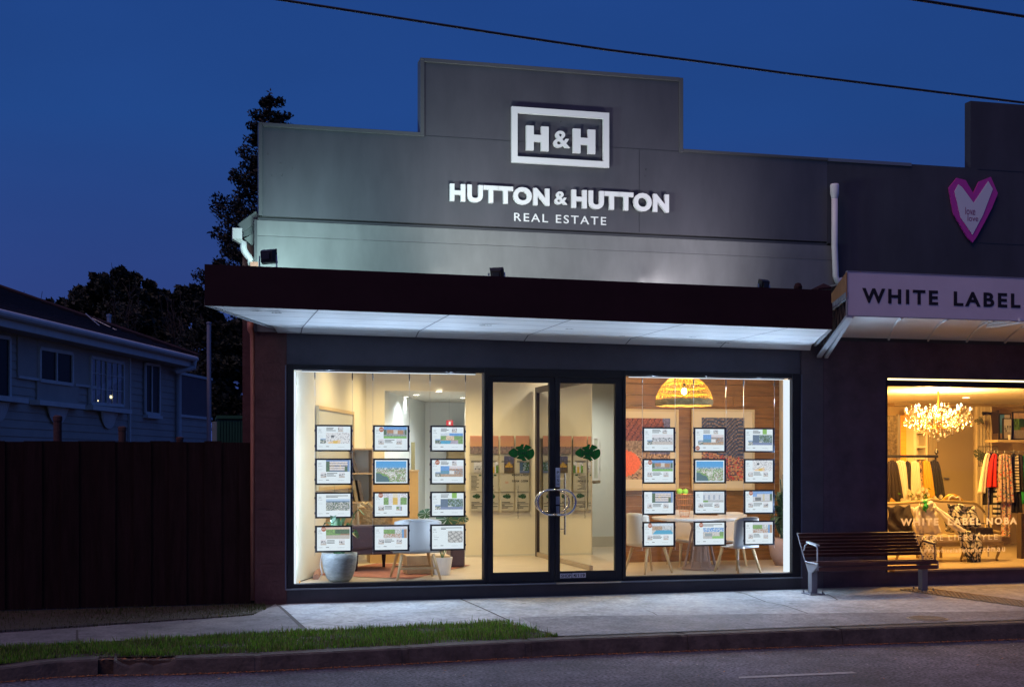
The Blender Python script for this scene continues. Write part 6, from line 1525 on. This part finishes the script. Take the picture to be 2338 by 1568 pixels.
# ---- garments
clm = mat('garment_cloth', (.5, .5, .5), .85, attr=True)
def garment(name, lab, cat, pl_top, pr_top, pl_bot, pr_bot, yt, yb_, Y, fn, group, folds=3, hanger=True, nx=18, nz=26):
    t = thing(name, lab, cat, (X((pl_top + pr_top) / 2, Y), Y, at(pl_top, yb_, Y).z), group)
    def f(u, v):                    # v 0 bottom .. 1 top
        k = 1 - v; e = k ** .7; l = pl_top + (pl_bot - pl_top) * e; r = pr_top + (pr_bot - pr_top) * e; px = l + (r - l) * u
        sh_ = 3.5 * (abs(2 * u - 1) ** 1.6) * max(0, 1 - k * 6)
        p = at(px, yt + (yb_ - yt) * k + sh_ * 1.2 + .8 * sin(u * 14) * (k > .98), Y); p.y = Y + .025 * sin(u * folds * 2 * pi + .5) * (.3 + k) ; return p
    b = MB(); b.sheet(f, nx, nz, (lambda u, v: J(fn(u, v), .08)) if callable(fn) else J(fn, 0)); o = b.build('cloth', clm, t, smooth=True); m_ = o.modifiers.new('s', 'SOLIDIFY'); m_.thickness = .012; m_.offset = 1
    if hanger:
        b = MB(); cxp = (pl_top + pr_top) / 2; c = at(cxp, yt + 1, Y); l_, r_ = at(pl_top + 1, yt + 4, Y), at(pr_top - 1, yt + 4, Y); c.y = l_.y = r_.y = Y + .005
        b.tube([l_, c, r_], .004, 5); b.tube([c, at(cxp, yt - 5, Y), at(cxp + 1, yt - 8, Y)], .003, 5); b.build('hanger', M['steel'], t)
    return t
def leopard(u, v): return (.05, .03, .02) if R.random() < .4 else (.40, .24, .10)
def floral(u, v):
    r = R.random(); return (.60, .10, .06) if r < .10 else ((.12, .16, .22) if r < .2 else ((.18, .20, .08) if r < .28 else (.62, .44, .33)))
def stripes(u, v): return (.03, .03, .03) if int(v * 24) % 2 else (.66, .60, .48)
def bw_print(u, v): return (.03, .03, .035) if sin(u * 19 + 3 * sin(v * 13)) * sin(v * 21 + 4 * sin(u * 9)) > -.05 else (.62, .58, .48)
BLK, CRM, YLW = (.010, .008, .010), (.74, .66, .50), (.58, .33, .03)
gl = 'clothes on the left boutique rail'; Yr_ = 2.0
rk = thing('clothes_rail', 'dark rail hung with trousers and skirts, left of the boutique', 'clothes rail', (X(2080, Yr_), Yr_, ZF)); b = MB(); p = at(2141, 1041.5, Yr_); q_ = at(2010, 1041.5, Yr_); b.bar((q_.x - .3, Yr_, p.z), (p.x, Yr_, p.z), .03, .035); b.build('rail', M['black'], rk); b = MB(); b.tube([(p.x - .02, Yr_ + .05, ZF), (p.x - .02, Yr_ + .02, p.z + .02)], .014, 8); b.lathe([(.001, .02), (.03, .05), (.02, .09), (.001, .10)], (p.x - .02, Yr_, p.z), 10); b.build('upright', M['black'], rk)
garment('skirt', 'dark brown flared skirt at the left end of the rail', 'skirt', 2028, 2044, 2022, 2063, 1050, 1150, Yr_, (.018, .010, .008), gl, 4)
garment('trousers', 'cream pleated trousers second on the left rail', 'trousers', 2045, 2066, 2062, 2076, 1050, 1148, Yr_ + .04, CRM, gl, 4)
garment('trousers', 'slim black trousers between two cream garments', 'trousers', 2067, 2076, 2074, 2082, 1051, 1146, Yr_ + .02, BLK, gl, 2, nx=8)
garment('skirt', 'wide cream skirt at the middle of the left rail', 'skirt', 2079, 2096, 2077, 2103, 1052, 1146, Yr_, (.70, .60, .42), gl, 5)
garment('trousers', 'brown speckled leopard trousers on the left rail', 'trousers', 2097, 2105, 2100, 2114, 1050, 1144, Yr_ + .03, leopard, gl, 2)
garment('skirt', 'mustard yellow skirt on the left rail', 'skirt', 2106, 2120, 2109, 2134, 1050, 1146, Yr_, YLW, gl, 4)
garment('skirt', 'black skirt closing the right end of the left rail', 'skirt', 2124, 2140, 2126, 2158, 1049, 1146, Yr_ + .02, BLK, gl, 4)
gr = 'clothes on the right boutique rail'; Y2 = 1.9
rk = thing('clothes_rail', 'slim metal rail of colourful dresses, right side of the boutique', 'clothes rail', (X(2300, Y2), Y2, ZF)); b = MB(); p = at(2252, 1031.5, Y2); b.tube([(p.x, Y2, p.z), (p.x + 1.6, Y2, p.z)], .012, 8); b.build('rail', M['chrome'], rk); b = MB(); b.tube([(p.x + .03, Y2, ZF), (p.x + .03, Y2, p.z)], .012, 8); b.tube([(p.x + 1.5, Y2, ZF), (p.x + 1.5, Y2, p.z)], .012, 8); b.build('upright', M['chrome'], rk)
garment('blouse', 'cream long sleeved blouse first on the right rail', 'blouse', 2252, 2260, 2234, 2247, 1034, 1125, Y2 - .02, CRM, gr, 2)
garment('jacket', 'dark jacket behind the red top on the right rail', 'jacket', 2256, 2268, 2244, 2272, 1033, 1152, Y2 + .04, BLK, gr, 2)
garment('top', 'bright red top hanging on the right rail', 'top', 2266, 2275, 2250, 2274, 1035, 1112, Y2 - .04, (.70, .03, .02), gr, 2)
garment('dress', 'black and white striped dress on the right rail', 'dress', 2273, 2282, 2268, 2282, 1036, 1180, Y2 - .01, stripes, gr, 2)
garment('dress', 'long pink floral dress on the right rail', 'dress', 2281, 2306, 2277, 2313, 1036, 1146, Y2 - .06, floral, gr, 4, nx=30, nz=44)
garment('trousers', 'floral trousers falling below the floral dress', 'trousers', 2284, 2312, 2288, 2304, 1140, 1225, Y2 - .03, floral, gr, 2, False, nx=20, nz=34)
garment('coat', 'black coat right of the floral dress', 'coat', 2308, 2320, 2303, 2333, 1034, 1170, Y2 - .02, BLK, gr, 3)
garment('jacket', 'black jacket with striped sleeve at the right picture edge', 'jacket', 2318, 2334, 2318, 2336, 1036, 1122, Y2 - .05, lambda u, v: stripes(u, v) if u < .35 else BLK, gr, 2)
garment('top', 'emerald green top at the far right of the rail', 'top', 2332, 2348, 2330, 2352, 1038, 1150, Y2, (.02, .42, .10), gr, 2)

# ---- settee with clothes laid over it
Yo = 1.15; st = thing('settee', 'gilt framed cream settee draped with clothes in the boutique window', 'settee', (X(2150, Yo), Yo, ZF)); gilt = mat('aged_gilt', (.30, .22, .10), .4, metal=.3, var=.2, bump=.2, bscale=30); upm = mat('cream_upholstery', (.52, .42, .27), .8)
sx0, sx1 = X(2016, Yo + .5), X(2240, Yo + .5); zse = at(2150, 1222, Yo).z; zsb = at(2150, 1241, Yo).z; Yb_ = Yo + .42
def crest(u):
    return at(2150, 1151 - 5 * sin(pi * u) ** 2 - 3.5 * math.exp(-((u - .45) / .06) ** 2) + 22 * max(0, (u - .87) / .13) ** 2, Yb_).z
b = MB(); n = 40
for i in range(n):
    u0, u1 = i / n, (i + 1) / n; xa, xb = sx0 + (sx1 - sx0) * u0, sx0 + (sx1 - sx0) * u1; b.hexa([(xa, Yb_, zse), (xb, Yb_, zse), (xb, Yb_ + .06, zse), (xa, Yb_ + .06, zse), (xa, Yb_, crest(u0)), (xb, Yb_, crest(u1)), (xb, Yb_ + .06, crest(u1)), (xa, Yb_ + .06, crest(u0))])
b.build('backrest', upm, st); b = MB(); b.tube([(sx0 + (sx1 - sx0) * i / 60, Yb_ + .02, crest(i / 60) + .01) for i in range(61)], .026, 8); b.tube([(sx1, Yb_ + .02, crest(1)), (sx1 + .02, Yb_, zse + .05), (sx1 + .02, Yo + .1, zse + .02)], .024, 8); b.build('carved_rail', gilt, st, smooth=True)
b = MB(); b.box(sx0, X(2284, Yo), Yo - .05, Yb_, zsb, zse); bevel(b.build('seat', upm, st), .025, 3)
b = MB(); b.box(sx0, X(2284, Yo), Yo - .06, Yo - .045, zsb - .03, zsb + .02); b.build('seat_rail', gilt, st)
for px0 in (2048, 2196, 2277):
    b = MB(); z0 = ZF + .01; xx = X(px0, Yo); b.tube([(xx, Yo - .02, zsb), (xx + .015, Yo - .03, zsb - .08), (xx + .01, Yo - .02, z0 + .12), (xx - .015, Yo, z0 + .03), (xx - .005, Yo - .01, z0)], [.034, .03, .02, .014, .018], 10); b.build('leg', gilt, st, smooth=True)
def drape(name, lab, cat, outline, Y, fn, nu=24, nv=20, amp=.03, par=None):
    """cloth lying over the settee: 4 corner pixel quad, bowed and creased"""
    (a, b_, c, d) = outline; m = MB()
    def f(u, v):
        px = (a[0] * (1 - u) + b_[0] * u) * (1 - v) + (d[0] * (1 - u) + c[0] * u) * v; py = (a[1] * (1 - u) + b_[1] * u) * (1 - v) + (d[1] * (1 - u) + c[1] * u) * v
        px += 2.2 * sin(v * 9 + a[0]) * (u - .5) * 2; py += 2 * sin(u * 11 + a[1]) * (1 if v < .1 or v > .9 else .3)
        yy = Y - .05 * sin(pi * u) * sin(pi * v) - amp * sin(u * 13 + 3 * sin(v * 5)) * .6 - amp * sin(v * 9 + u * 4) * .4; return at(px, py, yy)
    m.sheet(f, nu, nv, (lambda u, v: J(fn(u, v), .06)) if callable(fn) else tuple(fn)); o = m.build(name, clm, None, smooth=True); mo = o.modifiers.new('s', 'SOLIDIFY'); mo.thickness = .012
    return tag(o, lab, cat)
drape('dark_jacket', 'dark jacket lying on the left end of the settee', 'jacket', [(2026, 1156), (2078, 1154), (2092, 1220), (2030, 1228)], Yo + .28, (.02, .012, .01))
bl2 = thing('sheer_blouse', 'sheer white long sleeved blouse propped on the settee', 'blouse', tuple(at(2140, 1222, Yo + .2)))
def piece(nm, outline, Y, fn, nu=20, nv=18):
    o = drape(nm, None, None, outline, Y, fn, nu, nv); o.parent = bl2; o.location = o.location - Vector(ORG[bl2]); return o
WH = (.78, .72, .62)
piece('body', [(2098, 1150), (2136, 1150), (2146, 1219), (2094, 1219)], Yo + .2, WH)
piece('sleeve', [(2082, 1160), (2104, 1154), (2106, 1214), (2088, 1226)], Yo + .17, WH); piece('sleeve', [(2128, 1156), (2142, 1158), (2206, 1214), (2186, 1222)], Yo + .12, WH)
piece('collar', [(2104, 1142), (2126, 1142), (2134, 1160), (2096, 1160)], Yo + .16, (.66, .60, .5), 12, 8)
drape('green_scarf', 'shiny green scarf at the neck of the sheer blouse', 'scarf', [(2107, 1144), (2117, 1143), (2116, 1164), (2111, 1168)], Yo + .10, lambda u, v: (.01, .16, .03) if R.random() < .3 else (.02, .30, .07), 10, 12)
drape('patterned_dress', 'black and white patterned dress spread on the settee back', 'dress', [(2164, 1150), (2226, 1156), (2242, 1222), (2156, 1210)], Yo + .22, bw_print, 44, 36)
drape('patterned_trousers', 'black and white patterned trousers hanging over the settee seat edge', 'trousers', [(2184, 1212), (2240, 1216), (2240, 1292), (2210, 1294)], Yo - .11, bw_print, 40, 44)
drape('spotted_trousers', 'white trousers with black dots hanging at the left of the settee', 'trousers', [(2094, 1222), (2136, 1222), (2136, 1280), (2100, 1282)], Yo - .11, lambda u, v: (.04, .03, .03) if sin(u * 30) * sin(v * 34) > .55 else (.60, .54, .44), 36, 34)
hb2 = thing('black_handbag', 'soft black bag on the right end of the settee', 'handbag', tuple(at(2246, 1224, Yo + .05))); b = MB(); p0, p1 = at(2222, 1226, Yo + .05), at(2268, 1202, Yo + .05); b.prism([(p0.x, Yo + .02, p0.z), (p1.x, Yo + .02, p0.z), (p1.x - .02, Yo + .02, p1.z - .01), (p0.x + .02, Yo + .02, p1.z)], (0, .12, 0)); bevel(b.build('bag_body', mat('black_leather', (.02, .012, .012), .5, bump=.3), hb2), .02, 3)
b = MB(); b.tube([at(2232, 1203, Yo + .1), at(2236, 1194, Yo + .1), at(2254, 1194, Yo + .1), at(2260, 1203, Yo + .1)], .007, 6); b.build('strap', M['black'], hb2)
gb = thing('gilt_chair', 'curved gilt chair back with white ribbon behind the settee', 'chair', tuple(at(2174, 1150, Yo + .75))); b = MB(); Yg = Yo + .75
b.tube([at(2145 + 59 * i / 16, 1150 - 20 * sin(pi * i / 16), Yg) for i in range(17)], .022, 8); b.tube([at(2152 + 45 * i / 12, 1150 - 11 * sin(pi * i / 12), Yg) for i in range(13)], .015, 8); b.build('carved_frame', mat('bright_gilt', (.62, .36, .06), .35, metal=.5), gb)
b = MB(); b.tube([(at(2148, 1150, Yg).x, Yg, ZF), at(2148, 1150, Yg)], .02, 8); b.tube([(at(2202, 1150, Yg).x, Yg, ZF), at(2202, 1150, Yg)], .02, 8); b.build('leg', gilt, gb)
b = MB(); b.tube([at(x, y, Yg - .03) for x, y in ((2164, 1149), (2168, 1134), (2175, 1131), (2182, 1136), (2190, 1134), (2194, 1149))], .014, 6); b.build('ribbon', mat('ribbon_white', (.7, .62, .5), .6), gb)
fl_ = thing('flower_bouquet', 'bouquet of white flowers behind the settee', 'flowers', tuple(at(2100, 1150, Yo + .7))); b = MB(); g2 = MB(); cF = at(2100, 1134, Yo + .7)
for _ in range(46):
    v = Vector((R.gauss(0, .085), R.gauss(0, .05), R.gauss(0, .045))); c = cF + v
    for k in range(7): a = k * .9; b.poly([c, c + Vector((.03 * cos(a), -.012, .03 * sin(a))), c + Vector((.03 * cos(a + .8), -.004, .03 * sin(a + .8)))])
for _ in range(70): leafquad(g2, cF + Vector((R.gauss(0, .1), R.gauss(0, .05), R.gauss(-.02, .05))), .028, (.06, .13, .02))
b.build('blooms', mat('petal_white', (.70, .62, .38), .6), fl_); g2.build('foliage', gm, fl_); b = MB(); b.lathe([(.001, 0), (.05, 0), (.06, .1), (.05, cF.z - 1.0)], (cF.x, Yo + .7, .95), 16); b.tube([(cF.x, Yo + .7, ZF), (cF.x, Yo + .7, .95)], .05, 10); b.build('vase', gilt, fl_)
b = MB(); b.prism([at(2031, 1150, Yo + .7), at(2052, 1150, Yo + .7), at(2036, 1136, Yo + .7)], (0, .02, 0)); tag(b.build('gilt_corner', mat('gilt2', (.6, .38, .08), .4, metal=.4)), 'corner of a gilt frame left of the flowers', 'frame')
b = MB(); b.box(X(2332, 1.4), X(2332, 1.4) + .3, 1.4, 1.5, ZF, at(2338, 1070, 1.4).z - .6); tag(b.build('dark_cabinet', mat('dark_wood', (.05, .03, .02), .5)), 'dark cabinet side at the right edge of the boutique', 'cabinet')

# ---- chandelier
Yh_ = .95; cc = at(2142, 960, Yh_); ch = thing('chandelier', 'sparkling crystal chandelier with gilt arms in the boutique window', 'chandelier', (cc.x, Yh_, at(2142, 1006, Yh_).z)); cR = (X(2210, Yh_) - X(2075, Yh_)) / 2; zc_ = lambda y: at(2142, y, Yh_).z
goldm = mat('chandelier_gold', (.75, .48, .14), .25, metal=.9); cry = mat('crystal', (.93, .95, .95), .05, spec=1.0, trans=.8); bulbm = emit_mat('candle_bulb', (1, .85, .55), 8)
b = MB(); b.tube([(cc.x, Yh_, 2.4), (cc.x, Yh_, zc_(992))], .012, 8); b.lathe([(.001, zc_(882)), (.05, zc_(883)), (.03, zc_(890)), (.01, zc_(893))], (cc.x, Yh_, 0), 16); b.lathe([(.01, zc_(945)), (.05, zc_(950)), (.06, zc_(962)), (.03, zc_(975)), (.01, zc_(980))], (cc.x, Yh_, 0), 16)
NA = 12
for i in range(NA):
    a = 2 * pi * i / NA + .1; d = Vector((cos(a), sin(a), 0)); base = Vector((cc.x, Yh_, 0)); rr = cR * (.92 if i % 2 else .70); zt2 = zc_(946) if i % 2 else zc_(938)
    b.tube([base + Vector((0, 0, zc_(968))), base + d * rr * .35 + Vector((0, 0, zc_(979))), base + d * rr * .75 + Vector((0, 0, zc_(966))), base + d * rr + Vector((0, 0, zt2))], .008, 6)
    b.lathe([(.001, 0), (.028, 0), (.032, .01), (.012, .012)], base + d * rr + Vector((0, 0, zt2)), 10)
b.build('arms', goldm, ch, smooth=True); bb = MB(); cd = MB()
for i in range(NA):
    a = 2 * pi * i / NA + .1; d = Vector((cos(a), sin(a), 0)); rr = cR * (.92 if i % 2 else .70); zt2 = zc_(946) if i % 2 else zc_(938); p = Vector((cc.x, Yh_, zt2)) + d * rr
    cd.tube([p, p + Vector((0, 0, .05))], .009, 8)
    o_ = MB(); o_.lathe([(.001, .048), (.013, .058), (.011, .075), (.001, .095)], p, 10); o_.build('bulb', bulbm, ch)
cd.build('candle_sleeves', M['white'], ch)
b = MB()
def drop(p, s_):
    b.lathe([(.0005, s_ * .9), (s_ * .28, s_ * .35), (s_ * .45, -s_ * .2), (s_ * .3, -s_ * .6), (.0005, -s_ * .8)], p, 6)
for (rf, y0, n, s_) in ((1.0, 968, 26, .034), (.86, 972, 24, .03), (.72, 977, 22, .034), (.58, 983, 18, .032), (.42, 990, 14, .032), (.26, 996, 9, .03), (.95, 955, 24, .022), (.8, 950, 26, .022), (.6, 948, 22, .022), (.97, 962, 30, .028), (.85, 958, 28, .026), (.66, 966, 24, .03), (.5, 974, 20, .03), (.78, 932, 26, .02), (.5, 942, 20, .024), (.3, 955, 14, .026), (.98, 936, 28, .018), (.9, 943, 26, .018), (.7, 938, 24, .02), (.45, 960, 16, .024)):
    for i in range(n):
        a = 2 * pi * (i + R.uniform(-.25, .25)) / n; p = Vector((cc.x + cR * rf * cos(a), Yh_ + cR * rf * sin(a), zc_(y0 + R.uniform(-3, 3)))); drop(p, s_ * R.uniform(.6, 1.0))
        for k in range(3): b.ball(p + Vector((0, 0, s_ * (1.1 + k * .45))), s_ * .18, 6)
b.ball((cc.x, Yh_, zc_(1004)), .022, 10); isl = islands(b); c1, c2 = MB(), MB()
for q_ in isl:
    tgt_ = c1 if R.random() < .55 else c2; o0 = len(tgt_.v); tgt_.v += q_.v
    for f_ in q_.f: tgt_.face([i + o0 for i in f_])
c1.build('crystals', cry, ch); c2.build('clear_crystals', glass_mat('clear_crystal', (.80, .62, .36), 1.8, ior=1.7, rough=.08), ch)
lamp('chandelier_light', 'POINT', (cc.x, Yh_, zc_(932)), 500, (1, .52, .13), ch, size=.15)
lamp('chandelier_light', 'SPOT', (cc.x, Yh_, zc_(950)), 1700, (1, .68, .32), ch, size=.02, target=(cc.x, Yh_ + .02, 2.6), spot=172, blend=.4)  # upward spot added to brighten the ceiling alone
b = MB(); b.lathe([(.05, 0), (.0005, 0)], (10.6, 2.4, 2.395), 14); dl2 = b.build('downlight', emit_mat('warm_downlight', (1, .75, .4), 10), bq); lamp('downlight_lamp', 'SPOT', (10.2, 2.2, 2.37), 190, (1, .52, .11), bq, size=.05, target=(10.0, 2.6, 0), spot=160, blend=.9)
lamp('downlight_lamp', 'SPOT', (9.3, 3.1, 2.37), 190, (1, .52, .11), bq, size=.05, target=(9.3, 3.2, 0), spot=160, blend=.9)

# ---- boutique awning
Ya = -1.35; ax0 = X(1935.6, Ya); az1, az0 = at(2130, 627, Ya).z, at(2130, 726, Ya).z; lil = mat('lilac_fascia', (.74, .66, .68), .55, var=.06, vscale=2)
ba = MB(); ba.box(ax0, BX1, Ya, Ya + .03, az0, az1); bawn = ba.build('awning', lil, bq)
b = MB(); b.box(ax0 - .004, BX1, Ya - .006, Ya + .034, az0 - .008, az0 + .002); b.box(ax0 - .004, BX1, Ya - .006, Ya + .034, az1, az1 + .006); b.box(ax0 - .008, ax0, Ya - .006, Ya + .03, az0 + .002, az1); b.build('edge_trim', mat('grey_edge2', (.30, .30, .34), .5), bawn)
words((('WHITE', 1969, 2142), ('LABEL', 2178, 2330)), at(2150, 697, Ya).z, at(2150, 664, Ya).z, Ya - .005, .004, .03, mat('lettering_black', (.012, .006, .008), .6), 'fascia_word', bawn)
zs0 = az0 + .004; zs1 = at(1960, 771, 0).z; sxl = ax0 + .1; b = MB()
def bs(u, v):
    x = sxl + (BX1 - sxl) * u + k_ * (Ya + 1.35 + v * 1.3) * (1 - u); return (x, Ya + .03 + v * (-Ya - .03), zs0 + (zs1 - zs0) * v + .05 * sin(pi * v))
b.sheet(bs, 60, 12); so2 = b.build('soffit', M['soffit'], bawn, smooth=True); b = MB()
for i in range(1, 16):
    u = i * .072; pts = [Vector(bs(u + k_ * .12 * v / 1 * .6, v)) + Vector((0, 0, -.012)) for v in [j / 8 for j in range(9)]]; b.tube(pts, .014, 6)
b.build('batten', M['soffit'], so2)
b = MB(); e = [at(1937, 722, Ya), at(1870, 814, -.02), at(1944, 723, Ya), at(1886, 815, -.02)]
b.bar(e[0], e[1], .05, .03); b.bar(e[2], e[3], .04, .03); b.build('brace', mat('galv_brace', (.42, .45, .50), .5, metal=.3), bawn)
b = MB()
for i in range(9):
    u0, u1 = i / 9, (i + .5) / 9; lo0 = e[0].lerp(e[1], u0); lo1 = e[0].lerp(e[1], u1); hi = Vector((lo1.x, lo1.y, 3.22 + .05 * u1)); hi0 = Vector((lo0.x, lo0.y, 3.22)); b.tube([lo0, hi], .006, 5); b.tube([hi, e[0].lerp(e[1], (i + 1) / 9)], .006, 5)
b.build('truss_web', mat('rusty_rod', (.12, .09, .08), .7), bawn)
b = MB(); t0 = at(1934, 690, Ya); b.bar(Vector((t0.x, t0.y, 3.24)), Vector((e[1].x, -.02, 3.16)), .03, .07); b.build('truss_chord', mat('flaky_paint', (.26, .29, .33), .8, var=.5, vscale=14), bawn)
b = MB(); b.prism([at(1935, 621, Ya), at(1935, 680, Ya), at(1898, 716, -.5), at(1898, 675, -.5)], (-.015, 0, 0)); b.build('end_board', mat('raw_ply', (.38, .20, .09), .7, var=.2), bawn)
b = MB(); b.box(ax0 + .2, BX1, Ya + .05, -.01, az1 - .06, az1 - .04); b.build('awning_roof', M['steel'], bawn)
lf_ = thing('batten_light', 'unlit batten light fitting under the boutique soffit', 'light fitting', tuple(at(2275, 738, -1.0))); b = MB(); p, q_ = at(2258, 741, -1.0), at(2292, 731, -1.15); b.bar(p, p + Vector((.16, -.36, .0)) + Vector((0, 0, .02)), .07, .03); b.build('fitting_body', M['white'], lf_); b = MB()
for dx in (-.03, .03): b.tube([p + Vector((dx, 0, -.03)), p + Vector((dx + .16, -.36, -.01))], .01, 8)
b.build('tube', M['white'], lf_)
# downpipe between the shops
b = MB(); Yd = -.09; b.tube([at(1905.5, 448, Yd), at(1905.5, 560, Yd), at(1908, 630, Yd), at(1911, 641, Yd), at(1924, 640, Yd)], .036, 14); b.lathe([(.036, -.02), (.05, .04), (.052, .13), (.046, .15), (.001, .15)], at(1905.5, 450, Yd), 16); b.build('downpipe', M['white'], bq, smooth=True)
# heart sign
hs = thing('heart_sign', 'white angular heart with pink border on the navy wall', 'sign', tuple(at(2221, 555, -.03)))
def hpoly(pts, Y, th, m_, nm, par): b = MB(); b.prism([Vector((X(x), Y, at(x, y).z)) for x, y in pts][::-1], (0, th, 0)); return b.build(nm, m_, par)
zf = lambda x, y: (3790.6 * 0, 0)
def h5(x, y): return ((x / 1.3066 + 2700) * .5708, (y / 1.3066 + 300) * .5708)
outer = [h5(*p) for p in ((1425, 592), (1466, 541), (1512, 553), (1552, 622), (1582, 560), (1643, 535), (1680, 622), (1648, 700), (1612, 770), (1568, 850), (1548, 878), (1520, 850), (1450, 730), (1436, 660))]
inner = [h5(*p) for p in ((1452, 612), (1472, 575), (1492, 590), (1552, 672), (1628, 558), (1652, 600), (1600, 735), (1546, 838), (1484, 748))]
hpoly(outer, -.03, .022, mat('pink_border', (.62, .05, .40), .5), 'border', hs); hpoly(inner, -.036, .005, mat('heart_white', (.78, .78, .82), .5), 'heart_face', hs)
b = MB(); text_mb('love', X(h5(1508, 0)[0]), X(h5(1560, 0)[0]), at(2221, h5(0, 735)[1]).z, at(2221, h5(0, 696)[1]).z, -.0375, mb=b); text_mb('is', X(h5(1543, 0)[0]), X(h5(1553, 0)[0]), at(2221, h5(0, 732)[1]).z - .008, at(2221, h5(0, 722)[1]).z - .008, -.0375, mb=b)
text_mb('love', X(h5(1520, 0)[0]), X(h5(1575, 0)[0]), at(2221, h5(0, 768)[1]).z, at(2221, h5(0, 738)[1]).z, -.0375, mb=b); b.build('lettering', mat('magenta_ink', (.30, .03, .15), .6), hs)

# ================================================================== BENCH
bx0, bx1 = 6.70, 8.17; Yb = -.50; gzb = gz(7.4, Yb); bench = thing('park_bench', 'slatted timber park bench with metal arms before the boutique', 'bench', ((bx0 + bx1) / 2, Yb, gzb))
slm = mat('stained_slats', (.085, .026, .018), .5, var=.3, vscale=3, stretch=(1, 6, 6), bump=.08); cast = mat('grey_casting', (.20, .20, .23), .45, metal=.3, var=.1)
zt_b = at(1830, 1216, Yb + .27).z; zse_ = at(1868, 1283, Yb - .2).z
prof = []
b = MB()
for i in range(7):
    f = i / 6; yy = Yb + .10 + .15 * f; zz_ = zse_ + .055 + (zt_b - zse_ - .075) * f; b.bar((bx0, yy, zz_), (bx1, yy, zz_), .018, .036, up=(0, -.4, 1))
bevel(b.build('backrest', slm, bench), .003, 1); b = MB()
for i in range(6):
    yy = Yb - .20 + i * .052; zz_ = zse_ - .004 * i; b.bar((bx0, yy, zz_), (bx1, yy, zz_), .044, .018)
b.bar((bx0, Yb - .235, zse_ - .022), (bx1, Yb - .235, zse_ - .022), .018, .04); b.bar((bx0, Yb - .24, zse_ - .075), (bx1, Yb - .24, zse_ - .075), .018, .045)
bevel(b.build('seat', slm, bench), .003, 1)
for k, xx in enumerate((bx0 + .04, bx1 - .05)):
    b = MB(); b.box(xx - .02, xx + .05, Yb - .045, Yb + .045, gz(xx, Yb) + .012, zse_ - .11)
    b.prism([(xx - .018, Yb - .05, zse_ - .13), (xx - .018, Yb + .05, zse_ - .13), (xx - .018, Yb + .12, zse_ - .02), (xx - .018, Yb - .22, zse_ - .02)], (.035, 0, 0)); lg = bevel(b.build('leg', cast, bench), .004, 2)
    b = MB(); b.box(xx - .07, xx + .11, Yb - .11, Yb + .11, gz(xx, Yb), gz(xx, Yb) + .012)
    for dx in (-.05, .09):
        for dy in (-.09, .09): b.tube([(xx + dx, Yb + dy, gz(xx, Yb) + .012), (xx + dx, Yb + dy, gz(xx, Yb) + .04)], .009, 6)
    b.build('base_plate', cast, lg)
    b = MB(); xa = xx - .03 if k == 0 else xx + .04; b.tube([(xa, Yb + .13, zse_ + .10), (xa, Yb + .09, zse_ + .17), (xa, Yb + .03, zse_ + .20), (xa, Yb - .19, zse_ + .175), (xa, Yb - .2, zse_ + .14), (xa, Yb - .2, zse_ - .02)], .008, 8); b.bar((xa, Yb + .03, zse_ + .212), (xa, Yb - .21, zse_ + .185), .045, .014); b.build('armrest', mat('bright_arm', (.55, .56, .60), .3, metal=.5) if k == 0 else slm, bench)
    b = MB(); b.tube([(xx - .045 if k == 0 else xx + .055, Yb + .26, zt_b), (xx - .045 if k == 0 else xx + .055, Yb + .10, zse_ + .05), (xx - .045 if k == 0 else xx + .055, Yb + .06, zse_ - .01), (xx - .045 if k == 0 else xx + .055, Yb - .24, zse_ - .015), (xx - .045 if k == 0 else xx + .055, Yb - .25, zse_ - .09)], .007, 6); b.build('end_strap', cast, bench)
